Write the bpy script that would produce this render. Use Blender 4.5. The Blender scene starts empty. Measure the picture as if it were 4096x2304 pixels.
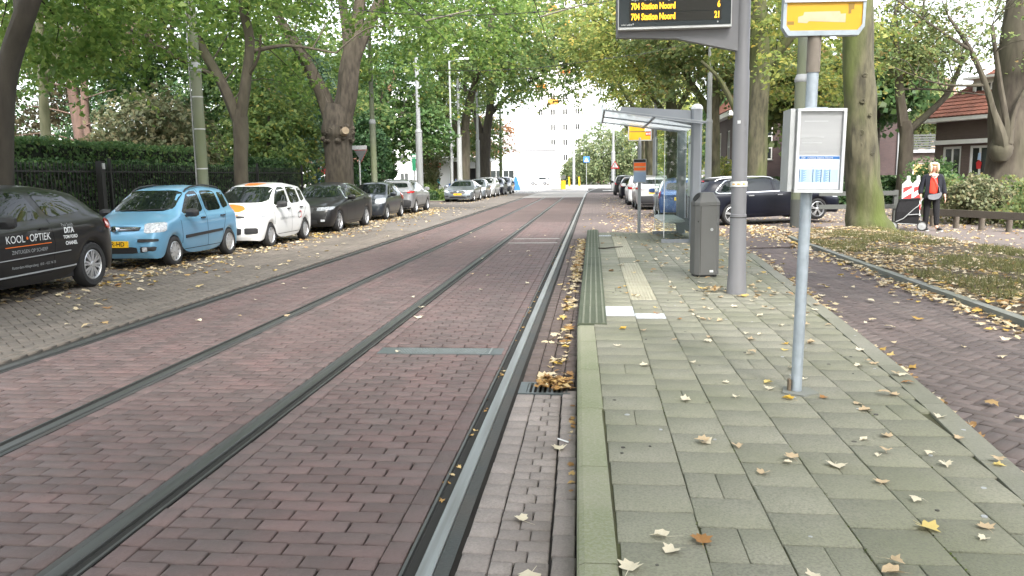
import bpy, bmesh, math, random
import numpy as np
from mathutils import Vector, Matrix
from mathutils.bvhtree import BVHTree
from mathutils.geometry import delaunay_2d_cdt

S = bpy.context.scene
COL = S.collection
R_ = math.radians
rng = np.random.default_rng(7)
random.seed(7)

# ---------------------------------------------------------------- camera
cam_d = bpy.data.cameras.new('camera')
cam = bpy.data.objects.new('camera', cam_d)
COL.objects.link(cam)
cam_d.sensor_width = 36.0
cam_d.lens = 36.0 * 3200 / 4096
cam_d.clip_start = 0.05
cam_d.clip_end = 3000
_fw = Vector((-0.10101462, 0.985244, -0.13816771))
_rt = Vector((0.99488492, 0.10006384, -0.01382827))
_up = Vector((-0.000201375, 0.13885783, 0.99031219))
cam.matrix_world = Matrix(((_rt.x, _up.x, -_fw.x, 0), (_rt.y, _up.y, -_fw.y, 0), (_rt.z, _up.z, -_fw.z, 1.6), (0, 0, 0, 1)))
S.camera = cam
# ---------------------------------------------------------------- sky, sun, exposure
SUN_EL, SUN_AZ = R_(46), R_(160)        # azimuth clockwise from +Y
w = bpy.data.worlds.new('World'); S.world = w; w.use_nodes = True
wn = w.node_tree.nodes; wl = w.node_tree.links
sky = wn.new('ShaderNodeTexSky'); sky.sky_type = 'NISHITA'; sky.sun_disc = False
sky.sun_elevation = SUN_EL; sky.sun_rotation = SUN_AZ
sky.air_density = 1.0; sky.dust_density = 2.5; sky.ozone_density = 1.0
hs = wn.new('ShaderNodeHueSaturation'); hs.inputs['Saturation'].default_value = 0.3   # overcast: nearly grey
wl.new(sky.outputs[0], hs.inputs['Color']); wl.new(hs.outputs[0], wn['Background'].inputs['Color'])
wn['Background'].inputs['Strength'].default_value = 0.15
sun_d = bpy.data.lights.new('sun', 'SUN'); sun_d.energy = 1.5; sun_d.angle = R_(14); sun_d.color = (1.0, 0.95, 0.87)
sun = bpy.data.objects.new('sun', sun_d); COL.objects.link(sun)
_sd = Vector((math.sin(SUN_AZ) * math.cos(SUN_EL), math.cos(SUN_AZ) * math.cos(SUN_EL), math.sin(SUN_EL)))
sun.rotation_euler = _sd.to_track_quat('Z', 'Y').to_euler(); sun.location = (0, 0, 40)
S.view_settings.view_transform = 'Standard'; S.view_settings.look = 'None'
S.view_settings.gamma = 1.0; S.view_settings.use_curve_mapping = False
S.view_settings.exposure = 2.35
S.render.engine = 'CYCLES'
S.cycles.max_bounces = 8; S.cycles.transparent_max_bounces = 16
S.cycles.diffuse_bounces = 4; S.cycles.caustics_reflective = False; S.cycles.caustics_refractive = False
S.cycles.use_denoising = True

# ---------------------------------------------------------------- helpers
def link(o):
    COL.objects.link(o); return o

def tag(o, label=None, cat=None, group=None, kind=None):
    if label: o['label'] = label
    if cat: o['category'] = cat
    if group: o['group'] = group
    if kind: o['kind'] = kind
    return o

def thing(name, label, cat, loc=(0, 0, 0), rz=0.0, group=None):
    o = link(bpy.data.objects.new(name, None)); o.location = loc; o.rotation_euler = (0, 0, rz)
    o.empty_display_size = 0.2
    return tag(o, label, cat, group)

def mesh_obj(name, me, mat=None, parent=None):
    o = link(bpy.data.objects.new(name, me))
    if mat is not None and not me.materials:
        for m in (mat if isinstance(mat, (list, tuple)) else [mat]): me.materials.append(m)
    if parent is not None: o.parent = parent
    return o

def np_mesh(name, V, F, smooth=False):
    """V (n,3), F (m,k) all faces the same size k"""
    V = np.asarray(V, dtype=np.float32); F = np.asarray(F, dtype=np.int32)
    me = bpy.data.meshes.new(name); k = F.shape[1]
    me.vertices.add(len(V)); me.vertices.foreach_set('co', V.ravel())
    me.loops.add(F.size); me.loops.foreach_set('vertex_index', F.ravel())
    me.polygons.add(len(F)); me.polygons.foreach_set('loop_start', np.arange(0, F.size, k, dtype=np.int32))
    me.polygons.foreach_set('loop_total', np.full(len(F), k, dtype=np.int32))
    if smooth: me.polygons.foreach_set('use_smooth', np.ones(len(F), dtype=bool))
    me.update(calc_edges=True)
    return me

class MB:
    """collects simple shapes and builds one mesh"""
    def __init__(s): s.v = []; s.f = []; s.m = []
    def add(s, vs, fs, mi=0):
        b = len(s.v); s.v += [tuple(p) for p in vs]; s.f += [tuple(b + i for i in f) for f in fs]; s.m += [mi] * len(fs); return s
    def box(s, x0, y0, z0, x1, y1, z1, mi=0, taper=0.0):
        t = taper
        v = [(x0, y0, z0), (x1, y0, z0), (x1, y1, z0), (x0, y1, z0), (x0 + t, y0 + t, z1), (x1 - t, y0 + t, z1), (x1 - t, y1 - t, z1), (x0 + t, y1 - t, z1)]
        return s.add(v, [(0, 3, 2, 1), (4, 5, 6, 7), (0, 1, 5, 4), (1, 2, 6, 5), (2, 3, 7, 6), (3, 0, 4, 7)], mi)
    def obox(s, c, ax, ay, az, mi=0):
        c = Vector(c); ax, ay, az = Vector(ax), Vector(ay), Vector(az)
        v = [c + ax * i + ay * j + az * k for k in (-1, 1) for j in (-1, 1) for i in (-1, 1)]
        return s.add(v, [(0, 2, 3, 1), (4, 5, 7, 6), (0, 1, 5, 4), (1, 3, 7, 5), (3, 2, 6, 7), (2, 0, 4, 6)], mi)
    def bar(s, a, b, wx, wz, mi=0):
        a, b = Vector(a), Vector(b); d = (b - a).normalized()
        x = d.cross(Vector((0, 0, 1)))
        if x.length < 1e-3: x = Vector((1, 0, 0))
        x.normalize(); z = x.cross(d)
        return s.obox((a + b) / 2, x * wx / 2, (b - a) / 2, z * wz / 2, mi)
    def tube(s, pts, rad, n=10, cap=True, mi=0):
        pts = [Vector(p) for p in pts]
        if not isinstance(rad, (list, tuple, np.ndarray)): rad = [rad] * len(pts)
        b = len(s.v); t0 = (pts[1] - pts[0]).normalized()
        x = t0.orthogonal().normalized()
        for i, p in enumerate(pts):
            t = (pts[min(i + 1, len(pts) - 1)] - pts[max(i - 1, 0)]).normalized()
            x = (x - t * x.dot(t)).normalized(); y = t.cross(x)
            for k in range(n):
                a = 2 * math.pi * k / n
                s.v.append(tuple(p + (x * math.cos(a) + y * math.sin(a)) * rad[i]))
        for i in range(len(pts) - 1):
            for k in range(n):
                k2 = (k + 1) % n
                s.f.append((b + i * n + k, b + i * n + k2, b + (i + 1) * n + k2, b + (i + 1) * n + k)); s.m.append(mi)
        if cap:
            s.f.append(tuple(b + k for k in reversed(range(n)))); s.m.append(mi)
            e = b + (len(pts) - 1) * n
            s.f.append(tuple(e + k for k in range(n))); s.m.append(mi)
        return s
    def lathe(s, prof, n=24, c=(0, 0, 0), axis='z', mi=0, close=False):
        b = len(s.v)
        for r, h in prof:
            for k in range(n):
                a = 2 * math.pi * k / n; p, q = r * math.cos(a), r * math.sin(a)
                s.v.append({'z': (c[0] + p, c[1] + q, c[2] + h), 'y': (c[0] + p, c[1] + h, c[2] + q), 'x': (c[0] + h, c[1] + p, c[2] + q)}[axis])
        m = len(prof)
        for i in range(m if close else m - 1):
            j = (i + 1) % m
            for k in range(n):
                k2 = (k + 1) % n
                f = (b + i * n + k, b + i * n + k2, b + j * n + k2, b + j * n + k)
                s.f.append(f if axis != 'y' else f[::-1]); s.m.append(mi)
        return s
    def prism(s, poly, z0, z1, mi=0, ax='z'):
        """poly: 2D outline; extruded along ax"""
        n = len(poly); b = len(s.v)
        for h in (z0, z1):
            for (p, q) in poly:
                s.v.append({'z': (p, q, h), 'y': (p, h, q), 'x': (h, p, q)}[ax])
        fl = ax == 'y'
        fs = [tuple(reversed(range(n))), tuple(range(n, 2 * n))] + [(i, (i + 1) % n, n + (i + 1) % n, n + i) for i in range(n)]
        for f in fs:
            f = f[::-1] if fl else f
            s.f.append(tuple(b + i for i in f)); s.m.append(mi)
        return s
    def build(s, name, mat, parent=None, smooth=False):
        me = bpy.data.meshes.new(name); me.from_pydata(s.v, [], s.f)
        for m in (mat if isinstance(mat, (list, tuple)) else [mat]): me.materials.append(m)
        if isinstance(mat, (list, tuple)): me.polygons.foreach_set('material_index', s.m)
        if smooth:
            me.polygons.foreach_set('use_smooth', [True] * len(s.f))
            me.set_sharp_from_angle(angle=R_(38))
        me.update()
        return mesh_obj(name, me, None, parent)

def dup(o, parent=None, loc=None, rz=None, label=None):
    """a copy of a thing with its parts and their sub-parts"""
    c = link(o.copy())
    if parent is not None: c.parent = parent
    for ch in list(o.children): dup(ch, c)
    if loc is not None: c.location = loc
    if rz is not None: c.rotation_euler = (0, 0, rz)
    if label: c['label'] = label
    return c

def text_mesh(txt, size=1.0, extrude=0.0, bold=0.0, align='CENTER'):
    cu = bpy.data.curves.new('lettering', 'FONT'); cu.body = txt; cu.size = size
    cu.align_x = align; cu.align_y = 'CENTER'; cu.extrude = extrude; cu.offset = bold; cu.resolution_u = 3
    o = bpy.data.objects.new('lettering', cu)
    me = bpy.data.meshes.new_from_object(o)
    bpy.data.objects.remove(o); bpy.data.curves.remove(cu)
    me.name = 'lettering'
    return me

def text_obj(txt, size, mat, parent, mat4, name='lettering', bold=0.0, align='CENTER', sx=1.0):
    me = text_mesh(txt, size, 0.0008, bold, align)
    if sx != 1.0: me.transform(Matrix.Diagonal((sx, 1, 1, 1)))
    me.transform(mat4)
    me.materials.clear(); me.materials.append(mat)
    return mesh_obj(name, me, None, parent)

def plane_mat(o, ux, uy):
    """matrix that puts local x on ux, local y on uy, origin at o"""
    ux, uy = Vector(ux).normalized(), Vector(uy).normalized(); uz = ux.cross(uy)
    return Matrix(((ux.x, uy.x, uz.x, o[0]), (ux.y, uy.y, uz.y, o[1]), (ux.z, uy.z, uz.z, o[2]), (0, 0, 0, 1)))

# ---------------------------------------------------------------- materials
def lin(c):
    return tuple((x / 12.92 if x <= 0.04045 else ((x + 0.055) / 1.055) ** 2.4) for x in c)

def pm(name, col, rough=0.6, metal=0.0, spec=0.5, vary=0.0, col2=None, nscale=8.0, namt=0.5, bump=0.0, bscale=60.0, island=None,
       coat=0.0, trans=0.0, emit=None, emit_s=0.0, obj_vary=0.0, transl=0.0, stretch=None, ramp=None, alpha=None, col3=None, n3scale=1.2, n3amt=0.5, world=False, s3=None):
    """col linear rgb; col2 mixed by noise; col3 by a second larger noise; vary = brightness change per mesh island and object; ramp = list of (pos,col) per island"""
    m = bpy.data.materials.new(name); m.use_nodes = True
    nt = m.node_tree; N, L = nt.nodes, nt.links; b = N['Principled BSDF']; out = N['Material Output']
    b.inputs['Roughness'].default_value = rough; b.inputs['Metallic'].default_value = metal
    b.inputs['Specular IOR Level'].default_value = spec
    if coat: b.inputs['Coat Weight'].default_value = coat; b.inputs['Coat Roughness'].default_value = 0.04
    if trans: b.inputs['Transmission Weight'].default_value = trans
    c4 = lambda c: (c[0], c[1], c[2], 1)
    tc = None
    def coords():
        nonlocal tc
        if tc is None:
            tc = N.new('ShaderNodeNewGeometry').outputs['Position'] if world else N.new('ShaderNodeTexCoord').outputs['Object']
            if stretch:
                mp = N.new('ShaderNodeMapping'); mp.inputs['Scale'].default_value = stretch; L.new(tc, mp.inputs['Vector']); tc = mp.outputs[0]
        return tc
    cur = None
    rnd = None
    if vary or ramp:
        g = N.new('ShaderNodeNewGeometry'); oi = N.new('ShaderNodeObjectInfo')
        ad = N.new('ShaderNodeMath'); ad.operation = 'ADD'; L.new(g.outputs['Random Per Island'], ad.inputs[0]); L.new(oi.outputs['Random'], ad.inputs[1])
        fr = N.new('ShaderNodeMath'); fr.operation = 'FRACT'; L.new(ad.outputs[0], fr.inputs[0]); rnd = fr.outputs[0]
    if ramp:
        r = N.new('ShaderNodeValToRGB'); el = r.color_ramp.elements
        el[0].position, el[0].color = ramp[0][0], c4(ramp[0][1]); el[1].position, el[1].color = ramp[-1][0], c4(ramp[-1][1])
        for p, c in ramp[1:-1]:
            e = el.new(p); e.color = c4(c)
        L.new(rnd, r.inputs[0]); cur = r.outputs[0]
    def mix(a, bcol, fac):
        x = N.new('ShaderNodeMix'); x.data_type = 'RGBA'
        L.new(fac, x.inputs[0])
        if a is None: x.inputs[6].default_value = c4(col)
        else: L.new(a, x.inputs[6])
        x.inputs[7].default_value = c4(bcol); return x.outputs[2]
    def noise(sc, det, lo, hi, st=None):
        n = N.new('ShaderNodeTexNoise'); n.inputs['Scale'].default_value = sc; n.inputs['Detail'].default_value = det; v_ = coords()
        if st: mp = N.new('ShaderNodeMapping'); mp.inputs['Scale'].default_value = st; L.new(v_, mp.inputs['Vector']); v_ = mp.outputs[0]
        L.new(v_, n.inputs['Vector'])
        mr = N.new('ShaderNodeMapRange'); mr.inputs[1].default_value = lo; mr.inputs[2].default_value = hi; L.new(n.outputs['Fac'], mr.inputs[0]); return mr
    if col2:
        mr = noise(nscale, 5, 0.35, 0.68); mr.inputs[4].default_value = namt; cur = mix(cur, col2, mr.outputs[0])
    if col3:
        mr = noise(n3scale, 4, 0.42, 0.66, s3); mr.inputs[4].default_value = n3amt; cur = mix(cur, col3, mr.outputs[0])
    if vary:
        mr = N.new('ShaderNodeMapRange'); mr.inputs[3].default_value = 1 - vary; mr.inputs[4].default_value = 1 + vary; L.new(rnd, mr.inputs[0])
        x = N.new('ShaderNodeVectorMath'); x.operation = 'SCALE'
        if cur is None: x.inputs[0].default_value = col
        else: L.new(cur, x.inputs[0])
        L.new(mr.outputs[0], x.inputs['Scale']); cur = x.outputs[0]
    if cur is None: b.inputs['Base Color'].default_value = c4(col)
    else: L.new(cur, b.inputs['Base Color'])
    if bump:
        n = N.new('ShaderNodeTexNoise'); n.inputs['Scale'].default_value = bscale; n.inputs['Detail'].default_value = 4; L.new(coords(), n.inputs['Vector'])
        bp = N.new('ShaderNodeBump'); bp.inputs['Strength'].default_value = bump; bp.inputs['Distance'].default_value = 0.01; L.new(n.outputs['Fac'], bp.inputs['Height']); L.new(bp.outputs[0], b.inputs['Normal'])
    if emit:
        b.inputs['Emission Color'].default_value = c4(emit); b.inputs['Emission Strength'].default_value = emit_s
    if transl:
        t = N.new('ShaderNodeBsdfTranslucent'); ms = N.new('ShaderNodeMixShader'); ms.inputs[0].default_value = transl
        if cur is None: t.inputs[0].default_value = c4(col)
        else:
            hv = N.new('ShaderNodeHueSaturation'); hv.inputs['Value'].default_value = 1.5; hv.inputs['Saturation'].default_value = 0.88
            L.new(cur, hv.inputs['Color']); L.new(hv.outputs[0], t.inputs[0])
        L.new(b.outputs[0], ms.inputs[1]); L.new(t.outputs[0], ms.inputs[2]); L.new(ms.outputs[0], out.inputs['Surface'])
    return m

def glass_sheet(name, tint=(0.9, 0.95, 0.93), refl=0.06, rough=0.0):
    m = bpy.data.materials.new(name); m.use_nodes = True
    N, L = m.node_tree.nodes, m.node_tree.links; N.remove(N['Principled BSDF'])
    t = N.new('ShaderNodeBsdfTransparent'); t.inputs[0].default_value = (*tint, 1)
    g = N.new('ShaderNodeBsdfGlossy'); g.inputs['Roughness'].default_value = max(rough, 0.02)
    f = N.new('ShaderNodeFresnel'); f.inputs[0].default_value = 1.5
    ms = N.new('ShaderNodeMixShader'); L.new(f.outputs[0], ms.inputs[0]); L.new(t.outputs[0], ms.inputs[1]); L.new(g.outputs[0], ms.inputs[2])
    L.new(ms.outputs[0], N['Material Output'].inputs['Surface'])
    return m

M = {}
M['black_plastic'] = pm('black_plastic', (0.018, 0.018, 0.02), 0.5)
M['rubber'] = pm('rubber', (0.022, 0.022, 0.023), 0.85, bump=0.2, bscale=90)
M['car_glass'] = pm('car_glass', (0.006, 0.009, 0.009), 0.02, spec=0.55)
M['chrome'] = pm('chrome', (0.75, 0.76, 0.78), 0.12, metal=1.0)
M['alloy'] = pm('alloy', (0.55, 0.56, 0.58), 0.35, metal=0.7)
M['lamp_glass'] = pm('lamp_glass', (0.55, 0.57, 0.6), 0.08, spec=0.8, coat=0.6, col2=(0.16, 0.17, 0.19), nscale=26, namt=0.8)
M['lamp_dark'] = pm('lamp_dark', (0.16, 0.17, 0.19), 0.08, spec=0.8, coat=0.6, col2=(0.5, 0.52, 0.55), nscale=22, namt=0.7)
M['lamp_red'] = pm('lamp_red', (0.42, 0.012, 0.012), 0.12, coat=0.5, col2=(0.2, 0.005, 0.006), nscale=20)
M['plate_yellow'] = pm('plate_yellow', (0.80, 0.47, 0.015), 0.5)
M['ink_black'] = pm('ink_black', (0.012, 0.012, 0.012), 0.6)
M['print_white'] = pm('print_white', (0.72, 0.73, 0.74), 0.5)
M['print_grey'] = pm('print_grey', (0.33, 0.34, 0.35), 0.55)
M['print_orange'] = pm('print_orange', (0.82, 0.17, 0.02), 0.5)
M['seam'] = pm('seam', (0.006, 0.006, 0.006), 0.9)
def paint(name, col, metal=0.25, rough=0.32, coat=0.8):
    return pm(name, col, rough, metal=metal, coat=coat, spec=0.35, col2=tuple(c * 0.82 for c in col), nscale=1.7, namt=0.35)
# ---------------------------------------------------------------- cars
def chaikin(p, n=2):
    p = [np.array(q, float) for q in p]
    for _ in range(n):
        q = []
        for i in range(len(p)):
            a, b = p[i], p[(i + 1) % len(p)]
            q += [a * 0.88 + b * 0.12, a * 0.12 + b * 0.88]
        p = q
    return [tuple(x) for x in p]

class Shell:
    """the outer surface of a car body, for laying windows, lamps, seams and lettering on it"""
    def __init__(s, me):
        s.bvh = BVHTree.FromPolygons([v.co for v in me.vertices], [tuple(p.vertices) for p in me.polygons])
    def hit(s, p, d):
        loc, nor, _, _ = s.bvh.ray_cast(Vector(p), Vector(d))
        if loc is None: return None, None
        if nor.dot(Vector(d)) > 0: nor = -nor
        return loc, nor

def frame_side(sgn): return lambda u, v: ((u, sgn * 3, v), (0, -sgn, 0))
def frame_front(): return lambda u, v: ((4, u, v), (-1, 0, 0))
def frame_rear(): return lambda u, v: ((-4, u, v), (1, 0, 0))
def frame_top(): return lambda u, v: ((u, v, 4), (0, 0, -1))
def frame_diag(dx, dy):
    d = Vector((dx, dy, 0)).normalized(); side = Vector((-d.y, d.x, 0))
    return lambda u, v: (tuple(Vector((0, 0, v)) + side * u - d * 5), tuple(d))

def patch(shell, fr, poly, mat, name, parent, off=0.004, thick=0.0, grid=0.07, rnd=2, keep_me=False):
    poly = chaikin(poly, rnd) if rnd else [tuple(p) for p in poly]
    sp = []
    for a, b in zip(poly, poly[1:] + poly[:1]):
        k = max(1, int(math.hypot(b[0] - a[0], b[1] - a[1]) / (grid * 1.6)))
        sp += [(a[0] + (b[0] - a[0]) * i / k, a[1] + (b[1] - a[1]) * i / k) for i in range(k)]
    poly = sp; P = np.array(poly); n = len(poly)
    pts = [Vector(p) for p in poly]; edges = [(i, (i + 1) % n) for i in range(n)]
    x0, y0 = P.min(0); x1, y1 = P.max(0)
    def inside(x, y):
        c = False; j = n - 1
        for i in range(n):
            if (P[i, 1] > y) != (P[j, 1] > y) and x < (P[j, 0] - P[i, 0]) * (y - P[i, 1]) / (P[j, 1] - P[i, 1]) + P[i, 0]: c = not c
            j = i
        return c
    for x in np.arange(x0 + grid / 2, x1, grid):
        for y in np.arange(y0 + grid / 2, y1, grid):
            if inside(x, y) and np.min(np.hypot(P[:, 0] - x, P[:, 1] - y)) > grid * 0.3: pts.append(Vector((x, y)))
    vs, es, fs, *_ = delaunay_2d_cdt(pts, edges, [], 1, 1e-5)
    out = []; nor = []
    for v in vs:
        o, d = fr(v.x, v.y); l, nn = shell.hit(o, d)
        out.append(l); nor.append(nn)
    idx = {}; V = []; F = []
    def vid(i):
        if i not in idx: idx[i] = len(V); V.append(out[i] + nor[i] * (off + thick))
        return idx[i]
    good = [f for f in fs if all(out[i] is not None for i in f)]
    # leave out faces that jump from one panel to another
    good = [f for f in good if max((out[a] - out[b]).length for a in f for b in f) < 0.55]
    cnt = {}
    for f in good:
        F.append(tuple(vid(i) for i in f))
        for a, b in zip(f, f[1:] + f[:1]): cnt[(a, b)] = 1
    if thick:
        low = {}
        for (a, b) in list(cnt):
            if (b, a) not in cnt:
                for i in (a, b):
                    if i not in low: low[i] = len(V); V.append(out[i] - nor[i] * 0.004)
                F.append((idx[b], idx[a], low[a], low[b]))
    if not F: return None
    me = bpy.data.meshes.new(name); me.from_pydata(V, [], F); me.materials.append(mat)
    me.polygons.foreach_set('use_smooth', [True] * len(F)); me.set_sharp_from_angle(angle=R_(50)); me.update()
    bm = bmesh.new(); bm.from_mesh(me); bmesh.ops.recalc_face_normals(bm, faces=bm.faces); bm.to_mesh(me); bm.free()
    return mesh_obj(name, me, None, parent)

def strip(shell, fr, line, wid, mat, name, parent, off=0.002, thick=0.0):
    """a narrow band along a 2D polyline laid on the shell"""
    L = [np.array(p, float) for p in line]; V = []; F = []; pts = []
    for a, b in zip(L, L[1:]):
        n = max(1, int(np.hypot(*(b - a)) / 0.06))
        pts += [a + (b - a) * i / n for i in range(n)]
    pts.append(L[-1]); prev = False
    for i, p in enumerate(pts):
        t = pts[min(i + 1, len(pts) - 1)] - pts[max(i - 1, 0)]; t = t / (np.hypot(*t) + 1e-9); nn = np.array([-t[1], t[0]]) * wid / 2
        r = []
        for q in (p + nn, p - nn):
            o, d = fr(*q); l, no = shell.hit(o, d); r.append(None if l is None else l + no * (off + thick))
        if r[0] is None or r[1] is None or (r[0] - r[1]).length > wid * 4: prev = False; continue
        V += r
        if prev: k = len(V); F.append((k - 4, k - 3, k - 1, k - 2))
        prev = True
    if not F: return None
    me = bpy.data.meshes.new(name); me.from_pydata(V, [], F); me.materials.append(mat); me.update()
    return mesh_obj(name, me, None, parent)

def letter_on(shell, fr, txt, u, v, size, mat, parent, flip=1, bold=0.0, sx=1.0, name='lettering', slope=0.0, shear=0.0):
    me = text_mesh(txt, size, 0.0, bold)
    ok = True
    for vt in me.vertices:
        o, d = fr(u + flip * vt.co.x * sx + shear * vt.co.y, v + vt.co.y + slope * vt.co.x); l, no = shell.hit(o, d)
        if l is None: ok = False; continue
        vt.co = l + no * 0.004
    me.materials.clear(); me.materials.append(mat)
    return mesh_obj(name, me, None, parent)

TYRE = {}
def wheel_meshes(r, wid, style):
    k = (round(r, 3), round(wid, 3), style)
    if k in TYRE: return TYRE[k]
    rr = r * (0.66 if style != 'sport' else 0.72)
    t = MB(); h = wid / 2
    t.lathe([(rr, -h * 0.8), (rr + 0.02, -h), (r - 0.03, -h), (r - 0.008, -h * 0.8), (r, -h * 0.45), (r, h * 0.45), (r - 0.008, h * 0.8), (r - 0.03, h), (rr + 0.02, h), (rr, h * 0.8), (rr * 0.98, h * 0.35), (0.01, h * 0.3)], 36, axis='y')
    tm = t.build('tyre', M['rubber'], None, True); m1 = tm.data; bpy.data.objects.remove(tm)
    q = MB(); z = h * 0.72
    q.lathe([(rr * 0.99, h * 0.35), (rr * 1.0, z + 0.012), (rr * 0.95, z + 0.018), (rr * 0.9, z), (rr * 0.9, h * 0.4)], 36, axis='y')
    q.lathe([(0.0005, z + 0.012), (rr * 0.17, z + 0.012), (rr * 0.24, z), (rr * 0.26, h * 0.4)], 18, axis='y')
    def spoke(a, w0, w1, z0, z1, off=0.0):
        c, s_ = math.cos(a), math.sin(a); P = []
        for rad, ww, zz in ((rr * 0.2, w0, z0), (rr * 0.93, w1, z1)):
            for sg in (-1, 1):
                for dz in (0, -0.03): P.append((rad * c - (sg * ww + off) * s_, zz + dz, rad * s_ + (sg * ww + off) * c))
        q.add(P, [(0, 4, 6, 2), (0, 1, 5, 4), (2, 6, 7, 3), (1, 3, 7, 5)])
    ns = {'cover': 8, 'alloy': 5, 'sport': 5, 'multi': 8}[style]
    for i in range(ns):
        a = 2 * math.pi * (i + 0.25) / ns
        if style == 'cover': spoke(a, rr * 0.13, rr * 0.25, z + 0.008, z)
        elif style == 'alloy': spoke(a, rr * 0.13, rr * 0.15, z + 0.008, z)
        elif style == 'sport':
            spoke(a - 0.13, rr * 0.05, rr * 0.06, z + 0.008, z); spoke(a + 0.13, rr * 0.05, rr * 0.06, z + 0.008, z)
        else:
            spoke(a - 0.14, rr * 0.055, rr * 0.075, z + 0.006, z); spoke(a + 0.14, rr * 0.055, rr * 0.075, z + 0.006, z)
    qm = q.build('rim', M['alloy'], None, True); m2 = qm.data; bpy.data.objects.remove(qm)
    TYRE[k] = (m1, m2); return TYRE[k]

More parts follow.
